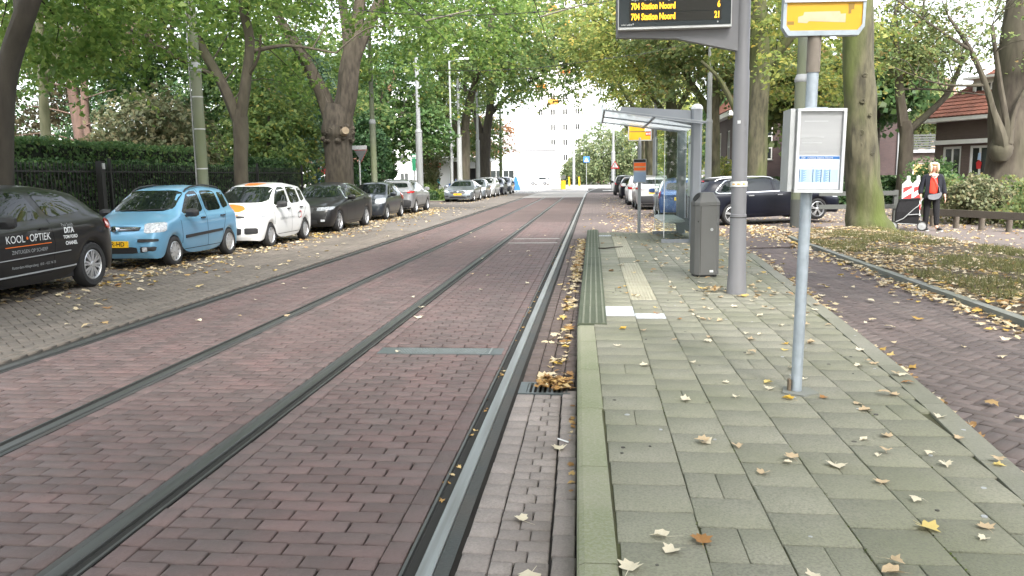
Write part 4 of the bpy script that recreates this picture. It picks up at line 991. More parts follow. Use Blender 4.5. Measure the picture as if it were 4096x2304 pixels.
for (pts, mt) in (([(2.63, 0.73), (2.50, 0.73), (2.45, 0.70), (2.45, 0.62), (2.50, 0.59), (2.55, 0.59)], M['ink_black']), ([(2.57, 0.75), (2.67, 0.75), (2.71, 0.71), (2.71, 0.66), (2.66, 0.60), (2.57, 0.60)], pm('print_red', (0.55, 0.06, 0.05), 0.5))):
    strip(s_, fr, [(X0 - s, z + 0.03) for s, z in pts], 0.026, mt, 'logo_mark', r_, 0.004)
car(SPEC['fastback_black'], 'black fastback car with chrome window trim behind the white hatchback', 'car', (-8.55, 25.25, 0), DN, P_BLACK, L_ROW)
car(SPEC['hatch_slate'], 'slate grey small hatchback between black fastback and silver crossover', 'car', (-8.71, 31.45, 0), DN, P_SLATE, L_ROW)
car(SPEC['crossover'], 'silver grey crossover with roof rails seen from behind', 'car', (-8.87, 37.3, 0), UP, P_GREY, L_ROW)
car(SPEC['saloon_grey'], 'steel grey sleek saloon with yellow plate, first car after the side street', 'car', (-8.69, 53.7, 0), DN, P_STEEL, L_ROW)
car(SPEC['hatch_slate'], 'dark grey hatchback directly behind the steel grey saloon', 'car', (-8.6, 59.6, 0), DN, P_STEEL, L_ROW, lvl=1)
car(SPEC['mpv'], 'pale silver car second behind the steel grey saloon', 'car', (-8.55, 64.6, 0), DN, P_SILVER, L_ROW, lvl=1)
car(SPEC['hatch_dark'], 'dark navy car in the distant left row before the last one', 'car', (-8.5, 70.2, 0), DN, P_NAVY, L_ROW, lvl=1)
car(SPEC['mpv'], 'last car of the left row with dark roof bars', 'car', (-8.4, 75.6, 0), DN, P_SLATE, L_ROW, lvl=1)
# right side
b2 = dict(SPEC['hatch_slate'], plate_r=('93-LKB-7', 0.70)); b2.pop('rear')
car(b2, 'mid blue small hatchback behind the glass tram shelter', 'car', (3.22, 31.7, 0), UP, P_BLUE2, R_ROW)
car(SPEC['crossover'], 'silver tall car in front of the mid blue hatchback', 'car', (2.78, 38.9, 0), UP, P_SILVER, R_ROW)
car(SPEC['mpv'], 'white car with round red tail lights, third in the right row', 'car', (2.66, 44.7, 0), UP, P_WHITE, R_ROW)
car(SPEC['hatch_dark'], 'dark navy hatchback with bright red tail lights in the right row', 'car', (2.66, 56.4, 0), UP, P_NAVY, R_ROW, lvl=1)
car(SPEC['mpv'], 'black tall car at the far end of the right row', 'car', (2.52, 65.6, 0), UP, P_BLACK, R_ROW, lvl=1)
car(SPEC['estate'], 'dark navy estate car turning into the side entrance behind the bin', 'car', (5.33, 26.58, 0.06), R_(19.6), P_NAVY, None, pitch=-0.036, name='estate_car')
car(SPEC['mpv'], 'pale car with red rear far beyond the junction', 'car', (1.3, 168, -0.12), R_(70), paint('paint_wine', (0.25, 0.06, 0.06)), 'cars far beyond the junction', lvl=1, name='distant_car')
car(SPEC['mpv'], 'white van like car far away left of the yellow sign', 'car', (-10.5, 160, -0.12), R_(160), P_WHITE, 'cars far beyond the junction', lvl=1, name='distant_car')
# ---------------------------------------------------------------- street furniture
M['post_grey'] = pm('post_grey', (0.19, 0.19, 0.205), 0.5, col2=(0.16, 0.16, 0.172), nscale=2, bump=0.08, bscale=200)
M['galv'] = pm('galv', (0.40, 0.45, 0.50), 0.5, metal=0.35, col2=(0.30, 0.34, 0.38), nscale=14, namt=0.9)
M['alu'] = pm('alu', (0.48, 0.49, 0.50), 0.45, metal=0.4, col2=(0.36, 0.37, 0.38), nscale=7, namt=0.6)
M['white_alu'] = pm('white_alu', (0.62, 0.63, 0.64), 0.5, col2=(0.42, 0.43, 0.44), nscale=6, namt=0.5)
M['panel_grey'] = pm('panel_grey', (0.33, 0.335, 0.345), 0.25, col2=(0.42, 0.42, 0.43), nscale=3, stretch=(0.6, 1, 8), namt=0.5)
M['sign_yellow'] = pm('sign_yellow', (0.66, 0.36, 0.008), 0.45, col2=(0.60, 0.32, 0.012), nscale=4)
M['tape_beige'] = pm('tape_beige', (0.50, 0.43, 0.28), 0.7, col2=(0.6, 0.53, 0.36), nscale=20)
M['tape_brown'] = pm('tape_brown', (0.30, 0.18, 0.04), 0.7)
M['sign_orange'] = pm('sign_orange', (0.92, 0.15, 0.02), 0.5)
M['sign_blue'] = pm('sign_blue', (0.03, 0.15, 0.42), 0.5)
M['sign_light_blue'] = pm('sign_light_blue', (0.42, 0.58, 0.80), 0.5)
M['sign_red'] = pm('sign_red', (0.55, 0.03, 0.03), 0.5)
M['paper'] = pm('paper', (0.72, 0.76, 0.84), 0.6)
M['dark_screen'] = pm('dark_screen', (0.040, 0.048, 0.055), 0.15)
M['led_black'] = pm('led_black', (0.012, 0.011, 0.009), 0.3)
M['led'] = pm('led', (0.9, 0.5, 0.02), 0.5, emit=(1.0, 0.46, 0.02), emit_s=0.32)
M['sleeve'] = pm('sleeve', (0.22, 0.19, 0.16), 0.8, col2=(0.15, 0.125, 0.1), nscale=12)
M['bin_grey'] = pm('bin_grey', (0.125, 0.125, 0.122), 0.6, col2=(0.105, 0.105, 0.1), nscale=3, bump=0.1, bscale=150)
M['glass'] = glass_sheet('glass', (0.86, 0.91, 0.90))
M['roof_glass'] = pm('roof_glass', (0.62, 0.64, 0.64), 0.2, transl=0.7)
_n, _l = M['roof_glass'].node_tree.nodes, M['roof_glass'].node_tree.links; _t = _n.new('ShaderNodeBsdfTransparent'); _t.inputs[0].default_value = (0.85, 0.87, 0.87, 1); _m = _n.new('ShaderNodeMixShader'); _m.inputs[0].default_value = 0.45
_src = _n['Material Output'].inputs['Surface'].links[0].from_socket; _l.new(_src, _m.inputs[1]); _l.new(_t.outputs[0], _m.inputs[2]); _l.new(_m.outputs[0], _n['Material Output'].inputs['Surface'])
M['pole_green'] = pm('pole_green', (0.135, 0.15, 0.105), 0.7, col2=(0.11, 0.135, 0.05), nscale=1.2, namt=0.9, col3=(0.17, 0.17, 0.17), n3scale=0.6)
M['pole_grey'] = pm('pole_grey', (0.30, 0.31, 0.32), 0.6, col2=(0.24, 0.25, 0.24), nscale=1.5)
M['pole_dark'] = pm('pole_dark', (0.07, 0.075, 0.07), 0.7)
M['wire'] = pm('wire', (0.012, 0.012, 0.012), 0.7)
M['insul'] = pm('insul', (0.10, 0.092, 0.065), 0.6)

# -- departure display on its post
dx, dy = 1.70, 9.67
t = thing('departure_display', 'grey post with black departure board showing 704 Station Noord in orange', 'departure board', (dx, dy, PZ))
MB().lathe([(0.118, 0), (0.104, 0.25), (0.094, 0.9), (0.094, 0.94), (0.088, 0.945), (0.088, 2.58), (0.080, 2.6), (0.080, 4.2), (0.0, 4.2)], 28).build('post', M['post_grey'], t, True)
MB().lathe([(0.096, 0.9), (0.096, 0.91)], 28).build('post_ring', M['joint'], t)
b = MB(); zz = lambda z: z - PZ
b.prism([(-0.05, zz(2.98)), (-0.75, zz(3.14)), (-1.44, zz(3.17)), (-1.44, zz(3.98)), (-0.05, zz(3.98))], -0.05, 0.05, 0, 'y'); b.build('bracket', M['post_grey'], t)
b = MB(); b.box(-1.42, -0.165, zz(3.235), -0.155, -0.052, zz(3.99)); b.build('display_case', M['white_alu'], t)
b = MB(); b.box(-1.41, -0.172, zz(3.262), -0.165, -0.150, zz(3.98)); sc = b.build('screen', M['dark_screen'], t)
for z0, z1, tx, n in ((3.415, 3.54, '704 Station Noord', '6'), (3.31, 3.415, '704 Station Noord', '21')):
    b = MB(); b.box(-1.295, -0.176, zz(z0 + 0.003), -0.265, -0.1721, zz(z1 - 0.003)); row = b.build('led_row', M['led_black'], t)
    zc = zz((z0 + z1) / 2 + 0.002)
    text_obj(tx, 0.098, M['led'], row, plane_mat((-1.275, -0.178, zc), (1, 0, 0), (0, 0, 1)), 'lettering', 0.0035, 'LEFT', 0.66)
    text_obj(n, 0.098, M['led'], row, plane_mat((-0.285, -0.178, zc), (1, 0, 0), (0, 0, 1)), 'lettering', 0.0035, 'RIGHT', 0.66)
for tx, x, al in (('Lijn', -1.275, 'LEFT'), ('Bestemming', -1.13, 'LEFT'), ('Vertrek', -0.27, 'RIGHT')):
    text_obj(tx, 0.062, M['print_white'], sc, plane_mat((x, -0.1735, zz(3.568)), (1, 0, 0), (0, 0, 1)), 'lettering', 0.0, al, 0.95)
text_obj('solari udine', 0.03, M['print_white'], sc, plane_mat((-1.385, -0.1735, zz(3.285)), (1, 0, 0), (0, 0, 1)), 'lettering', 0.0, 'LEFT', 0.9)
for x in (-1.25, -0.31): MB().lathe([(0.0, -0.178), (0.008, -0.176), (0.009, -0.171)], 10, (x, 0, zz(3.29)), 'y').build('bolt', M['alu'], t)
b = MB(); b.lathe([(0.0965, 1.265), (0.0965, 1.325)], 28); b.build('sticker_band', M['print_white'], t, True)
for a in (-0.75, -0.1, 0.55):
    b = MB(); a0 = -math.pi / 2 + a - 0.12
    for q in range(4):
        w_ = (0.010, 0.010, 0.024, 0.0)[q]
    P_ = []
    def pc(u, v): ang = a0 + u / 0.098; return (0.098 * math.cos(ang), 0.098 * math.sin(ang), 1.295 + v)
    b.add([pc(-0.022, 0), pc(-0.004, 0.016), pc(-0.004, 0.006), pc(0.022, 0.006), pc(0.022, -0.006), pc(-0.004, -0.006), pc(-0.004, -0.016)], [(0, 6, 5, 4, 3, 2, 1)]); b.build('arrow_mark', M['sign_yellow'], t)
b = MB(); b.add([(0.091 * math.cos(a), 0.091 * math.sin(a), z) for z in (1.985, 2.02) for a in np.linspace(-2.15, -1.75, 5)], [(i, i + 1, i + 6, i + 5) for i in range(4)]); b.build('sticker', M['print_white'], t)

# -- tram stop sign: leaning galvanised pole, timetable case, yellow plate
t = thing('stop_sign', 'leaning galvanised stop pole with grey timetable case and yellow plate', 'stop sign', (1.32, 5.25, PZ)); t.rotation_euler = (0, R_(0.9), 0)
MB().tube([(0, 0, -0.05), (0, 0, 2.15)], 0.035, 20).build('pole', M['galv'], t, True)
MB().tube([(0, 0, 2.03), (0, 0, 2.26)], 0.041, 20).build('sleeve', M['sleeve'], t, True)
def rect_frame(x0, z0, x1, z1, y0, y1, w_, mt, parent, nm):
    b = MB(); b.box(x0, y0, z0, x1, y1, z0 + w_); b.box(x0, y0, z1 - w_, x1, y1, z1); b.box(x0, y0, z0 + w_ + 0.0005, x0 + w_, y1, z1 - w_ - 0.0005); b.box(x1 - w_, y0, z0 + w_ + 0.0005, x1, y1, z1 - w_ - 0.0005); return b.build(nm, mt, parent)
def L(X, Z): return (X - 1.32, Z - PZ)
z0, z1 = 1.475 - PZ, 1.985 - PZ; x0, x1 = -0.105, 0.183
MB().box(x0 + 0.01, -0.105, z0 + 0.01, x1 - 0.01, -0.05, z1 - 0.01).build('timetable_case', M['panel_grey'], t)
rect_frame(x0, z0, x1, z1, -0.125, -0.045, 0.017, M['white_alu'], t, 'case_frame')
MB().box(x0 - 0.038, -0.10, z0 + 0.005, x0 - 0.012, 0.10, z1).build('side_case', M['alu'], t)
MB().box(x0 - 0.012, -0.09, z0 + 0.02, x0 - 0.001, -0.05, z1 - 0.02).build('hinge_strip', M['alu'], t)
MB().box(-0.055, -0.1, z1, 0.075, 0.04, z1 + 0.008).build('top_plate', M['galv'], t)
# the printed sheet
pz0, pz1 = z0 + 0.022, z0 + 0.225
sh_ = MB().box(x0 + 0.022, -0.1085, pz0, x1 - 0.022, -0.106, pz1).build('timetable_sheet', M['paper'], t)
def pr(u0, v0, u1, v1, mt, nm='print_block'):
    X = lambda u: x0 + 0.022 + u * (x1 - x0 - 0.044); Z = lambda v: pz0 + v * (pz1 - pz0)
    return MB().box(X(u0), -0.1095, Z(v0), X(u1), -0.1087, Z(v1)).build(nm, mt, sh_)
pr(0.01, 0.90, 0.99, 0.985, M['sign_blue'], 'header_bar'); pr(0.02, 0.20, 0.97, 0.60, M['sign_light_blue'], 'table_field'); pr(0.02, 0.03, 0.97, 0.16, pm('paper_blue', (0.55, 0.68, 0.85), 0.6), 'table_field')
for u in (0.02, 0.35, 0.55, 0.76): pr(u, 0.21, u + 0.018, 0.60, M['sign_blue'], 'table_rule')
for u in (0.07, 0.42, 0.62):
    b = MB()
    for i in range(16): b.box(x0 + 0.022 + u * 0.244, -0.1099, pz0 + 0.046 + i * 0.0047, x0 + 0.022 + (u + 0.05 + 0.04 * ((i * 7) % 3)) * 0.244, -0.1096, pz0 + 0.048 + i * 0.0047)
    b.build('small_print', M['sign_blue'], sh_)['kind'] = 'stuff'
pr(0.12, 0.655, 0.46, 0.67, M['ink_black'], 'route_line')
for i in range(6): 
    b = MB(); xx = x0 + 0.022 + (0.10 + 0.07 * i) * 0.244; zz_ = pz0 + 0.14; b.add([(xx, -0.1098, zz_), (xx + 0.002, -0.1098, zz_), (xx + 0.020, -0.1098, zz_ + 0.018), (xx + 0.018, -0.1098, zz_ + 0.018)], [(0, 1, 2, 3)]); b.build('route_tick', M['ink_black'], sh_)
text_obj('704', 0.017, M['print_white'], sh_, plane_mat((x0 + 0.034, -0.1105, pz1 - 0.0125), (1, 0, 0), (0, 0, 1)), 'lettering', 0, 'LEFT')
text_obj('richting Station Noord', 0.0165, M['print_white'], sh_, plane_mat((x0 + 0.072, -0.1105, pz1 - 0.0125), (1, 0, 0), (0, 0, 1)), 'lettering', 0, 'LEFT')
for (a, b_, c_, d_) in ((-0.07, 0.30, 0.05, 0.306), (-0.08, 0.335, 0.06, 0.34), (-0.06, 0.43, 0.08, 0.437), (-0.08, 0.245, 0.03, 0.25)):
    MB().box(a, -0.1062, z0 + b_, c_, -0.1058, z0 + d_).build('scratch', M['alu'], t)
# yellow plate
yb = 2.425 - PZ; Y_ = -0.02
out = [(-0.195, yb), (0.235, yb), (0.28, yb + 0.055), (0.285, yb + 0.62), (-0.20, yb + 0.62), (-0.20, yb + 0.055)]
out = [(-0.17, yb), (0.245, yb), (0.278, yb + 0.05), (0.285, yb + 0.62), (-0.205, yb + 0.62), (-0.205, yb + 0.05)]
inn = [(-0.160, yb + 0.03), (0.236, yb + 0.03), (0.262, yb + 0.062), (0.266, yb + 0.60), (-0.186, yb + 0.60), (-0.184, yb + 0.062)]
b = MB(); n = 6
b.add([(x, Y_ - 0.03, z) for x, z in out] + [(x, Y_ - 0.03, z) for x, z in inn] + [(x, Y_ + 0.03, z) for x, z in out] + [(x, Y_ + 0.03, z) for x, z in inn],
      [f for i in range(n) for j in ((i + 1) % n,) for f in ((i, j, 6 + j, 6 + i), (12 + i, 18 + i, 18 + j, 12 + j), (i, 12 + i, 12 + j, j), (6 + i, 6 + j, 18 + j, 18 + i))])
b.build('plate_frame', M['galv'], t)
MB().prism(inn, Y_ - 0.022, Y_ + 0.022, 0, 'y').build('yellow_plate', M['sign_yellow'], t)
MB().box(-0.20, Y_ - 0.036, yb + 0.195, 0.279, Y_ - 0.0225, yb + 0.213).build('divider', M['white_alu'], t)
MB().box(-0.19, Y_ - 0.0265, yb + 0.213, 0.27, Y_ - 0.0225, yb + 0.217).build('divider_black_line', M['ink_black'], t)  # thin black strip along the divider's upper edge
MB().prism([(-0.115, yb + 0.078), (-0.06, yb + 0.074), (-0.05, yb + 0.086), (0.165, yb + 0.076), (0.166, yb + 0.128), (0.135, yb + 0.126), (0.13, yb + 0.142), (-0.08, yb + 0.14), (-0.085, yb + 0.12), (-0.115, yb + 0.112)], Y_ - 0.0232, Y_ - 0.022, 0, 'y').build('tape_strip', M['tape_beige'], t)
MB().prism([(0.18, yb + 0.125), (0.196, yb + 0.128), (0.196, yb + 0.15), (0.212, yb + 0.152), (0.213, yb + 0.185), (0.178, yb + 0.185)], Y_ - 0.0232, Y_ - 0.022, 0, 'y').build('tape_scrap', M['tape_brown'], t)
MB().box(-0.178, Y_ - 0.0232, yb + 0.066, -0.138, Y_ - 0.022, yb + 0.086).build('tape_scrap', M['tape_brown'], t)
MB().box(-0.183, Y_ - 0.0238, yb + 0.225, -0.075, Y_ - 0.022, yb + 0.33).build('orange_sticker', M['sign_orange'], t)
text_obj('Station Noord', 0.018, M['sign_red'], t, plane_mat((-0.176, Y_ - 0.025, yb + 0.243), (1, 0, 0), (0, 0, 1)), 'lettering', 0, 'LEFT')
text_obj('RET', 0.022, M['ink_black'], t, plane_mat((-0.10, Y_ - 0.025, yb + 0.233), (1, 0, 0), (0, 0, 1)), 'lettering', 0.0005, 'CENTER')
for x in (-0.07, 0.035, 0.145): MB().box(x, Y_ - 0.0236, yb + 0.22, x + 0.002, Y_ - 0.0222, yb + 0.6).build('column_line', M['tape_brown'], t)
MB().prism([(-0.10, -0.06), (0.02, -0.13), (0.13, -0.05), (0.10, 0.08), (-0.06, 0.09)], -0.002, 0.010).build('base_patch', M['kerb_grey'], t)
MB().box(-0.055, -0.03, 0, -0.04, 0.015, 0.085).build('wood_wedge', pm('old_wood', (0.16, 0.12, 0.08), 0.9), t)

# -- litter bin
t = thing('litter_bin', 'dark grey eight sided litter bin with slanted top beside the display post', 'litter bin', (1.545, 11.36, PZ), R_(8))
def octo(w_, c_): return [(-w_ + c_, -w_), (w_ - c_, -w_), (w_, -w_ + c_), (w_, w_ - c_), (w_ - c_, w_), (-w_ + c_, w_), (-w_, w_ - c_), (-w_, -w_ + c_)]
MB().prism(octo(0.150, 0.05), 0.0, 0.035).build('foot', M['black_plastic'], t)
b = MB(); lo, hi = octo(0.172, 0.055), octo(0.168, 0.054); V = [(x, y, 0.035) for x, y in lo] + [(x, y, 0.985) for x, y in hi]
b.add(V, [(i, (i + 1) % 8, 8 + (i + 1) % 8, 8 + i) for i in range(8)] + [tuple(reversed(range(8)))]); b.build('body', M['bin_grey'], t)
b = MB(); top = [(-0.06, -0.07), (0.075, -0.07), (0.10, -0.04), (0.10, 0.04), (0.075, 0.07), (-0.06, 0.07), (-0.075, 0.05), (-0.075, -0.05)]
V = [(x, y, 0.99) for x, y in octo(0.174, 0.056)] + [(x, y, 1.035 if x > 0 else 1.03) for x, y in octo(0.173, 0.056)] + [(x * 1.0, y * 1.25, 1.165) for x, y in top]
b.add(V, [(i, (i + 1) % 8, 8 + (i + 1) % 8, 8 + i) for i in range(8)] + [(8 + i, 8 + (i + 1) % 8, 16 + (i + 1) % 8, 16 + i) for i in range(8)] + [tuple(range(16, 24)), tuple(reversed(range(8)))]); b.build('hood', M['bin_grey'], t)
# slanted opening on the tram side
c_ = Vector((-0.126, -0.02, 1.10)); nn = Vector((-0.8, -0.05, 0.6)).normalized(); uu = nn.cross(Vector((0, 1, 0))).normalized(); vv = nn.cross(uu)
b = MB(); b.add([c_ + nn * 0.006 + uu * 0.062 * math.cos(a) + vv * 0.085 * math.sin(a) for a in np.linspace(0, 2 * math.pi, 20, endpoint=False)], [tuple(range(20))]); b.build('opening', M['groove'], t)
b = MB(); b.tube([c_ + nn * 0.004 + uu * 0.066 * math.cos(a) + vv * 0.09 * math.sin(a) for a in np.linspace(0, 2 * math.pi, 21)], 0.006, 6); b.build('opening_rim', M['black_plastic'], t, True)
MB().box(-0.105, -0.1745, 0.06, -0.101, -0.168, 0.98).build('door_gap', M['seam'], t)
MB().lathe([(0, -0.176), (0.018, -0.176), (0.022, -0.168)], 16, (0.05, 0, 0.66), 'y').build('lock', M['alu'], t)
MB().lathe([(0, -0.1755), (0.012, -0.175), (0.013, -0.168)], 12, (-0.128, 0.02, 0.77), 'y').build('key_hole', M['groove'], t)
MB().box(0.03, -0.1755, 0.07, 0.08, -0.172, 0.10).build('sticker', M['print_white'], t)

# -- tram shelter
SH = 'glass tram shelter with grey posts and see-through roof behind the bin'
t = thing('tram_shelter', SH, 'shelter', (0, 0, PZ))
M['shelter_grey'] = pm('shelter_grey', (0.23, 0.245, 0.27), 0.5, col2=(0.2, 0.21, 0.235), nscale=2)
for y in (16.9, 19.6):
    b = MB(); b.prism([(1.99, y - 0.07), (2.03, y - 0.11), (2.16, y - 0.11), (2.20, y - 0.07), (2.20, y + 0.07), (2.16, y + 0.11), (2.03, y + 0.11), (1.99, y + 0.07)], 0, 2.72); p_ = b.build('post', M['shelter_grey'], t)
    MB().lathe([(0.125, 2.72), (0.12, 2.76), (0.09, 2.80), (0.04, 2.825), (0.0, 2.83)], 20, (2.095, y, 0)).build('post_cap', M['white_alu'], p_, True)
    b = MB(); b.prism([(1.99, 2.70), (0.57, 2.80), (0.55, 2.72), (1.985, 2.40)], y - 0.025, y + 0.025, 0, 'y')
    o = b.build('roof_arm', M['shelter_grey'], t)
    if y < 18: pass
Vr = [(0.20, 16.2, 2.70), (2.2, 16.2, 2.42), (2.2, 19.9, 2.42), (0.20, 19.9, 2.70)]
b = MB(); b.add(Vr + [(x, y, z + 0.015) for x, y, z in Vr], [(0, 3, 2, 1), (4, 5, 6, 7), (0, 1, 5, 4), (1, 2, 6, 5), (2, 3, 7, 6), (3, 0, 4, 7)]); b.build('roof_pane', M['roof_glass'], t)
for y in (16.2, 18.05, 19.9): MB().bar((0.22, y, 2.685), (2.2, y, 2.405), 0.035, 0.03).build('roof_bar', M['shelter_grey'], t)
for x, z in ((0.22, 2.69), (1.2, 2.545)): MB().bar((x, 16.2, z - 0.01), (x, 19.9, z - 0.01), 0.03, 0.04).build('roof_bar', M['shelter_grey'], t)
MB().box(0.15, 16.15, 2.66, 0.20, 19.95, 2.78).build('gutter_edge', M['roof_glass'], t)
for y in (16.98, 19.5):
    MB().box(1.47, y - 0.006, 0.10, 1.98, y + 0.006, 2.30).build('end_pane', M['glass'], t)
    MB().box(1.42, y - 0.05, 0.0, 2.0, y + 0.05, 0.07).build('floor_rail', M['shelter_grey'], t)
    MB().box(1.462, y - 0.012, 0.10, 1.476, y + 0.012, 2.3).build('pane_edge', M['white_alu'], t)
for y0, y1 in ((17.05, 18.2), (18.25, 19.45)):
    MB().box(2.22, y0, 0.16, 2.232, y1, 2.3).build('back_pane', M['glass'], t)
for y in (18.22,): MB().box(2.2, y - 0.02, 0, 2.25, y + 0.02, 2.4).build('mullion', M['shelter_grey'], t)
MB().box(2.18, 17.0, 0.10, 2.26, 19.5, 0.16).build('floor_rail', M['shelter_grey'], t)
b = MB(); b.prism([(1.42, 0.44), (1.50, 0.48), (1.90, 0.47), (1.93, 0.43), (1.85, 0.41), (1.48, 0.41)], 17.15, 19.3, 0, 'y'); s0 = b.build('bench_seat', M['alu'], t)
for y in (17.6, 18.9):
    b = MB(); b.prism([(1.55, 0.41), (2.2, 0.41), (2.2, 0.16), (2.1, 0.16), (1.75, 0.36)], y - 0.02, y + 0.02, 0, 'y'); b.build('bench_bracket', M['shelter_grey'], t)
MB().box(2.12, 17.5, 0.9, 2.17, 18.4, 2.1).build('poster_case', M['pole_dark'], t)
MB().box(2.112, 17.53, 0.93, 2.1195, 18.37, 2.07).build('poster', pm('poster_pale', (0.5, 0.52, 0.5), 0.3, col2=(0.25, 0.3, 0.28), nscale=3), t)

# -- second stop sign at the platform's far end
t = thing('stop_sign', 'far yellow stop sign with orange information board at the platform end', 'stop sign', (1.14, 20.25, 0.0))
MB().tube([(0, 0, 0), (0, 0, 2.5)], 0.042, 16).build('pole', M['pole_grey'], t, True)
z = 2.44
MB().box(-0.27, -0.03, z, 0.27, 0.03, z + 0.55).build('yellow_plate', M['sign_yellow'], t)
rect_frame(-0.285, z - 0.015, 0.285, z + 0.565, -0.036, 0.036, 0.022, M['alu'], t, 'plate_frame')
MB().box(-0.26, -0.034, z + 0.20, 0.26, -0.0305, z + 0.215).build('divider', M['pole_dark'], t)
MB().box(0.12, -0.034, z + 0.215, 0.26, -0.0305, z + 0.31).build('white_label', M['print_white'], t)
o = MB().box(0.14, -0.034, z + 0.11, 0.26, -0.0305, z + 0.19).build('red_label', M['sign_red'], t)
text_obj('8310', 0.06, M['print_white'], o, plane_mat((0.20, -0.0355, z + 0.15), (1, 0, 0), (0, 0, 1)), 'lettering', 0.001, 'CENTER', 0.85)
MB().box(-0.15, -0.07, 1.40, 0.16, -0.045, 1.98).build('info_case', M['alu'], t)
MB().box(-0.14, -0.074, 1.90, 0.15, -0.0705, 1.97).build('info_header', M['ink_black'], t)
MB().box(-0.14, -0.074, 1.70, 0.15, -0.0705, 1.89).build('info_orange', M['sign_orange'], t)
MB().box(-0.13, -0.078, 1.775, 0.14, -0.0745, 1.80).build('info_stripe', M['tape_beige'], t)
MB().box(-0.14, -0.074, 1.42, 0.15, -0.0705, 1.66).build('info_table', pm('info_blue', (0.30, 0.38, 0.52), 0.6), t)

# -- poles
def pole(name, x, y, h, r0, r1, hc, mt, label, cat='pole', group=None, base=None, lean=0.0, z=0.0):
    t = thing(name, label, cat, (x, y, z), 0, group); t.rotation_euler = (0, lean, 0)
    MB().lathe([(r0, 0), (r0 * 0.97, hc)], 20).build('lower_shaft', mt, t, True)
    MB().lathe([(r0 * 0.97, hc), (r0 * 1.05, hc + 0.02), (r0 * 1.05, hc + 0.10), (r1 * 1.02, hc + 0.22)], 20).build('collar', M['pole_grey'], t, True)
    MB().lathe([(r1, hc + 0.2), (r1 * 0.85, h), (0, h)], 20).build('upper_shaft', mt, t, True)
    if base: MB().lathe([(r0 * 1.02, 0), (r0 * 1.02, base)], 20).build('base_paint', M['pole_dark'], t, True)
    return t
PG_ = 'tram wire poles along the street'
t = pole('tram_pole', -10.0, 19.9, 8.5, 0.135, 0.105, 4.25, M['pole_green'], 'mossy green tram pole behind the blue hatchback', group=PG_, z=0.09)
b = MB(); b.tube([(-0.15, -0.05, 0.3), (-0.15, -0.05, 4.6), (-0.13, -0.05, 7.5)], 0.02, 8); b.build('cable_duct', M['pole_grey'], t, True)
for z in (0.9, 1.8, 2.8, 3.6): MB().lathe([(0.138, z), (0.138, z + 0.03)], 20).build('clamp', M['alu'], t, True)
pole('tram_pole', -10.2, 37.0, 8.5, 0.145, 0.11, 4.0, M['pole_green'], 'olive green tram pole behind the silver crossover', group=PG_, z=0.09)
pole('tram_pole', -10.2, 47.0, 8.5, 0.2, 0.13, 4.2, M['pole_grey'], 'thick pale grey tram pole left of the lamp post', group=PG_)
pole('tram_pole', -10.2, 61.4, 9.0, 0.2, 0.12, 4.6, M['pole_grey'], 'grey tram pole beside the twin trees on the left', group=PG_)
pole('tram_pole', -10.0, 70.0, 9.0, 0.17, 0.11, 4.6, M['pole_grey'], 'grey tram pole between the two big left trunks', group=PG_)
pole('tram_pole', -9.6, 84.0, 9.0, 0.17, 0.12, 4.6, M['pole_green'], 'dark green pole right of the dark left trunk', group=PG_)
pole('tram_pole', -9.5, 108.0, 9.0, 0.22, 0.13, 4.6, M['pole_grey'], 'farthest grey tram pole on the left by the junction', group=PG_)
pole('tram_pole', 5.93, 24.2, 8.5, 0.185, 0.14, 4.15, M['pole_green'], 'olive tram pole with dark base in front of the navy estate', group=PG_, base=0.82)
pole('tram_pole', 3.75, 50.0, 9.0, 0.15, 0.10, 3.6, M['pole_grey'], 'pale grey tram pole seen through the shelter', group=PG_)
pole('tram_pole', 5.55, 40.0, 9.0, 0.16, 0.12, 4.0, M['pole_grey'], 'grey tram pole rising above the shelter roof', group=PG_)
pole('tram_pole', 6.4, 36.0, 9.0, 0.17, 0.13, 4.0, M['pole_grey'], 'grey tram pole beside the shelter post cap', group=PG_)
pole('tram_pole', 2.2, 90.0, 9.0, 0.22, 0.14, 4.0, M['pole_grey'], 'pale pole at the end of the right row of cars', group=PG_)
pole('tram_pole', -3.0, 126.0, 9.5, 0.2, 0.14, 4.4, M['pole_grey'], 'pale pole standing alone in the sunny junction', group=PG_)
t = pole('street_lamp', -10.1, 57.3, 9.7, 0.11, 0.07, 4.8, M['pole_grey'], 'tall grey street lamp with a bent arm on the left', 'street lamp')
b = MB(); b.tube([(0, 0, 9.65), (0.35, 0, 9.75), (0.75, 0, 9.82)], 0.04, 8); b.build('arm', M['pole_grey'], t, True)
b = MB(); b.prism([(0.72, -0.1), (1.0, -0.14), (1.4, -0.09), (1.4, 0.09), (1.0, 0.14), (0.72, 0.1)], 9.78, 9.90); b.build('lamp_head', M['white_alu'], t)

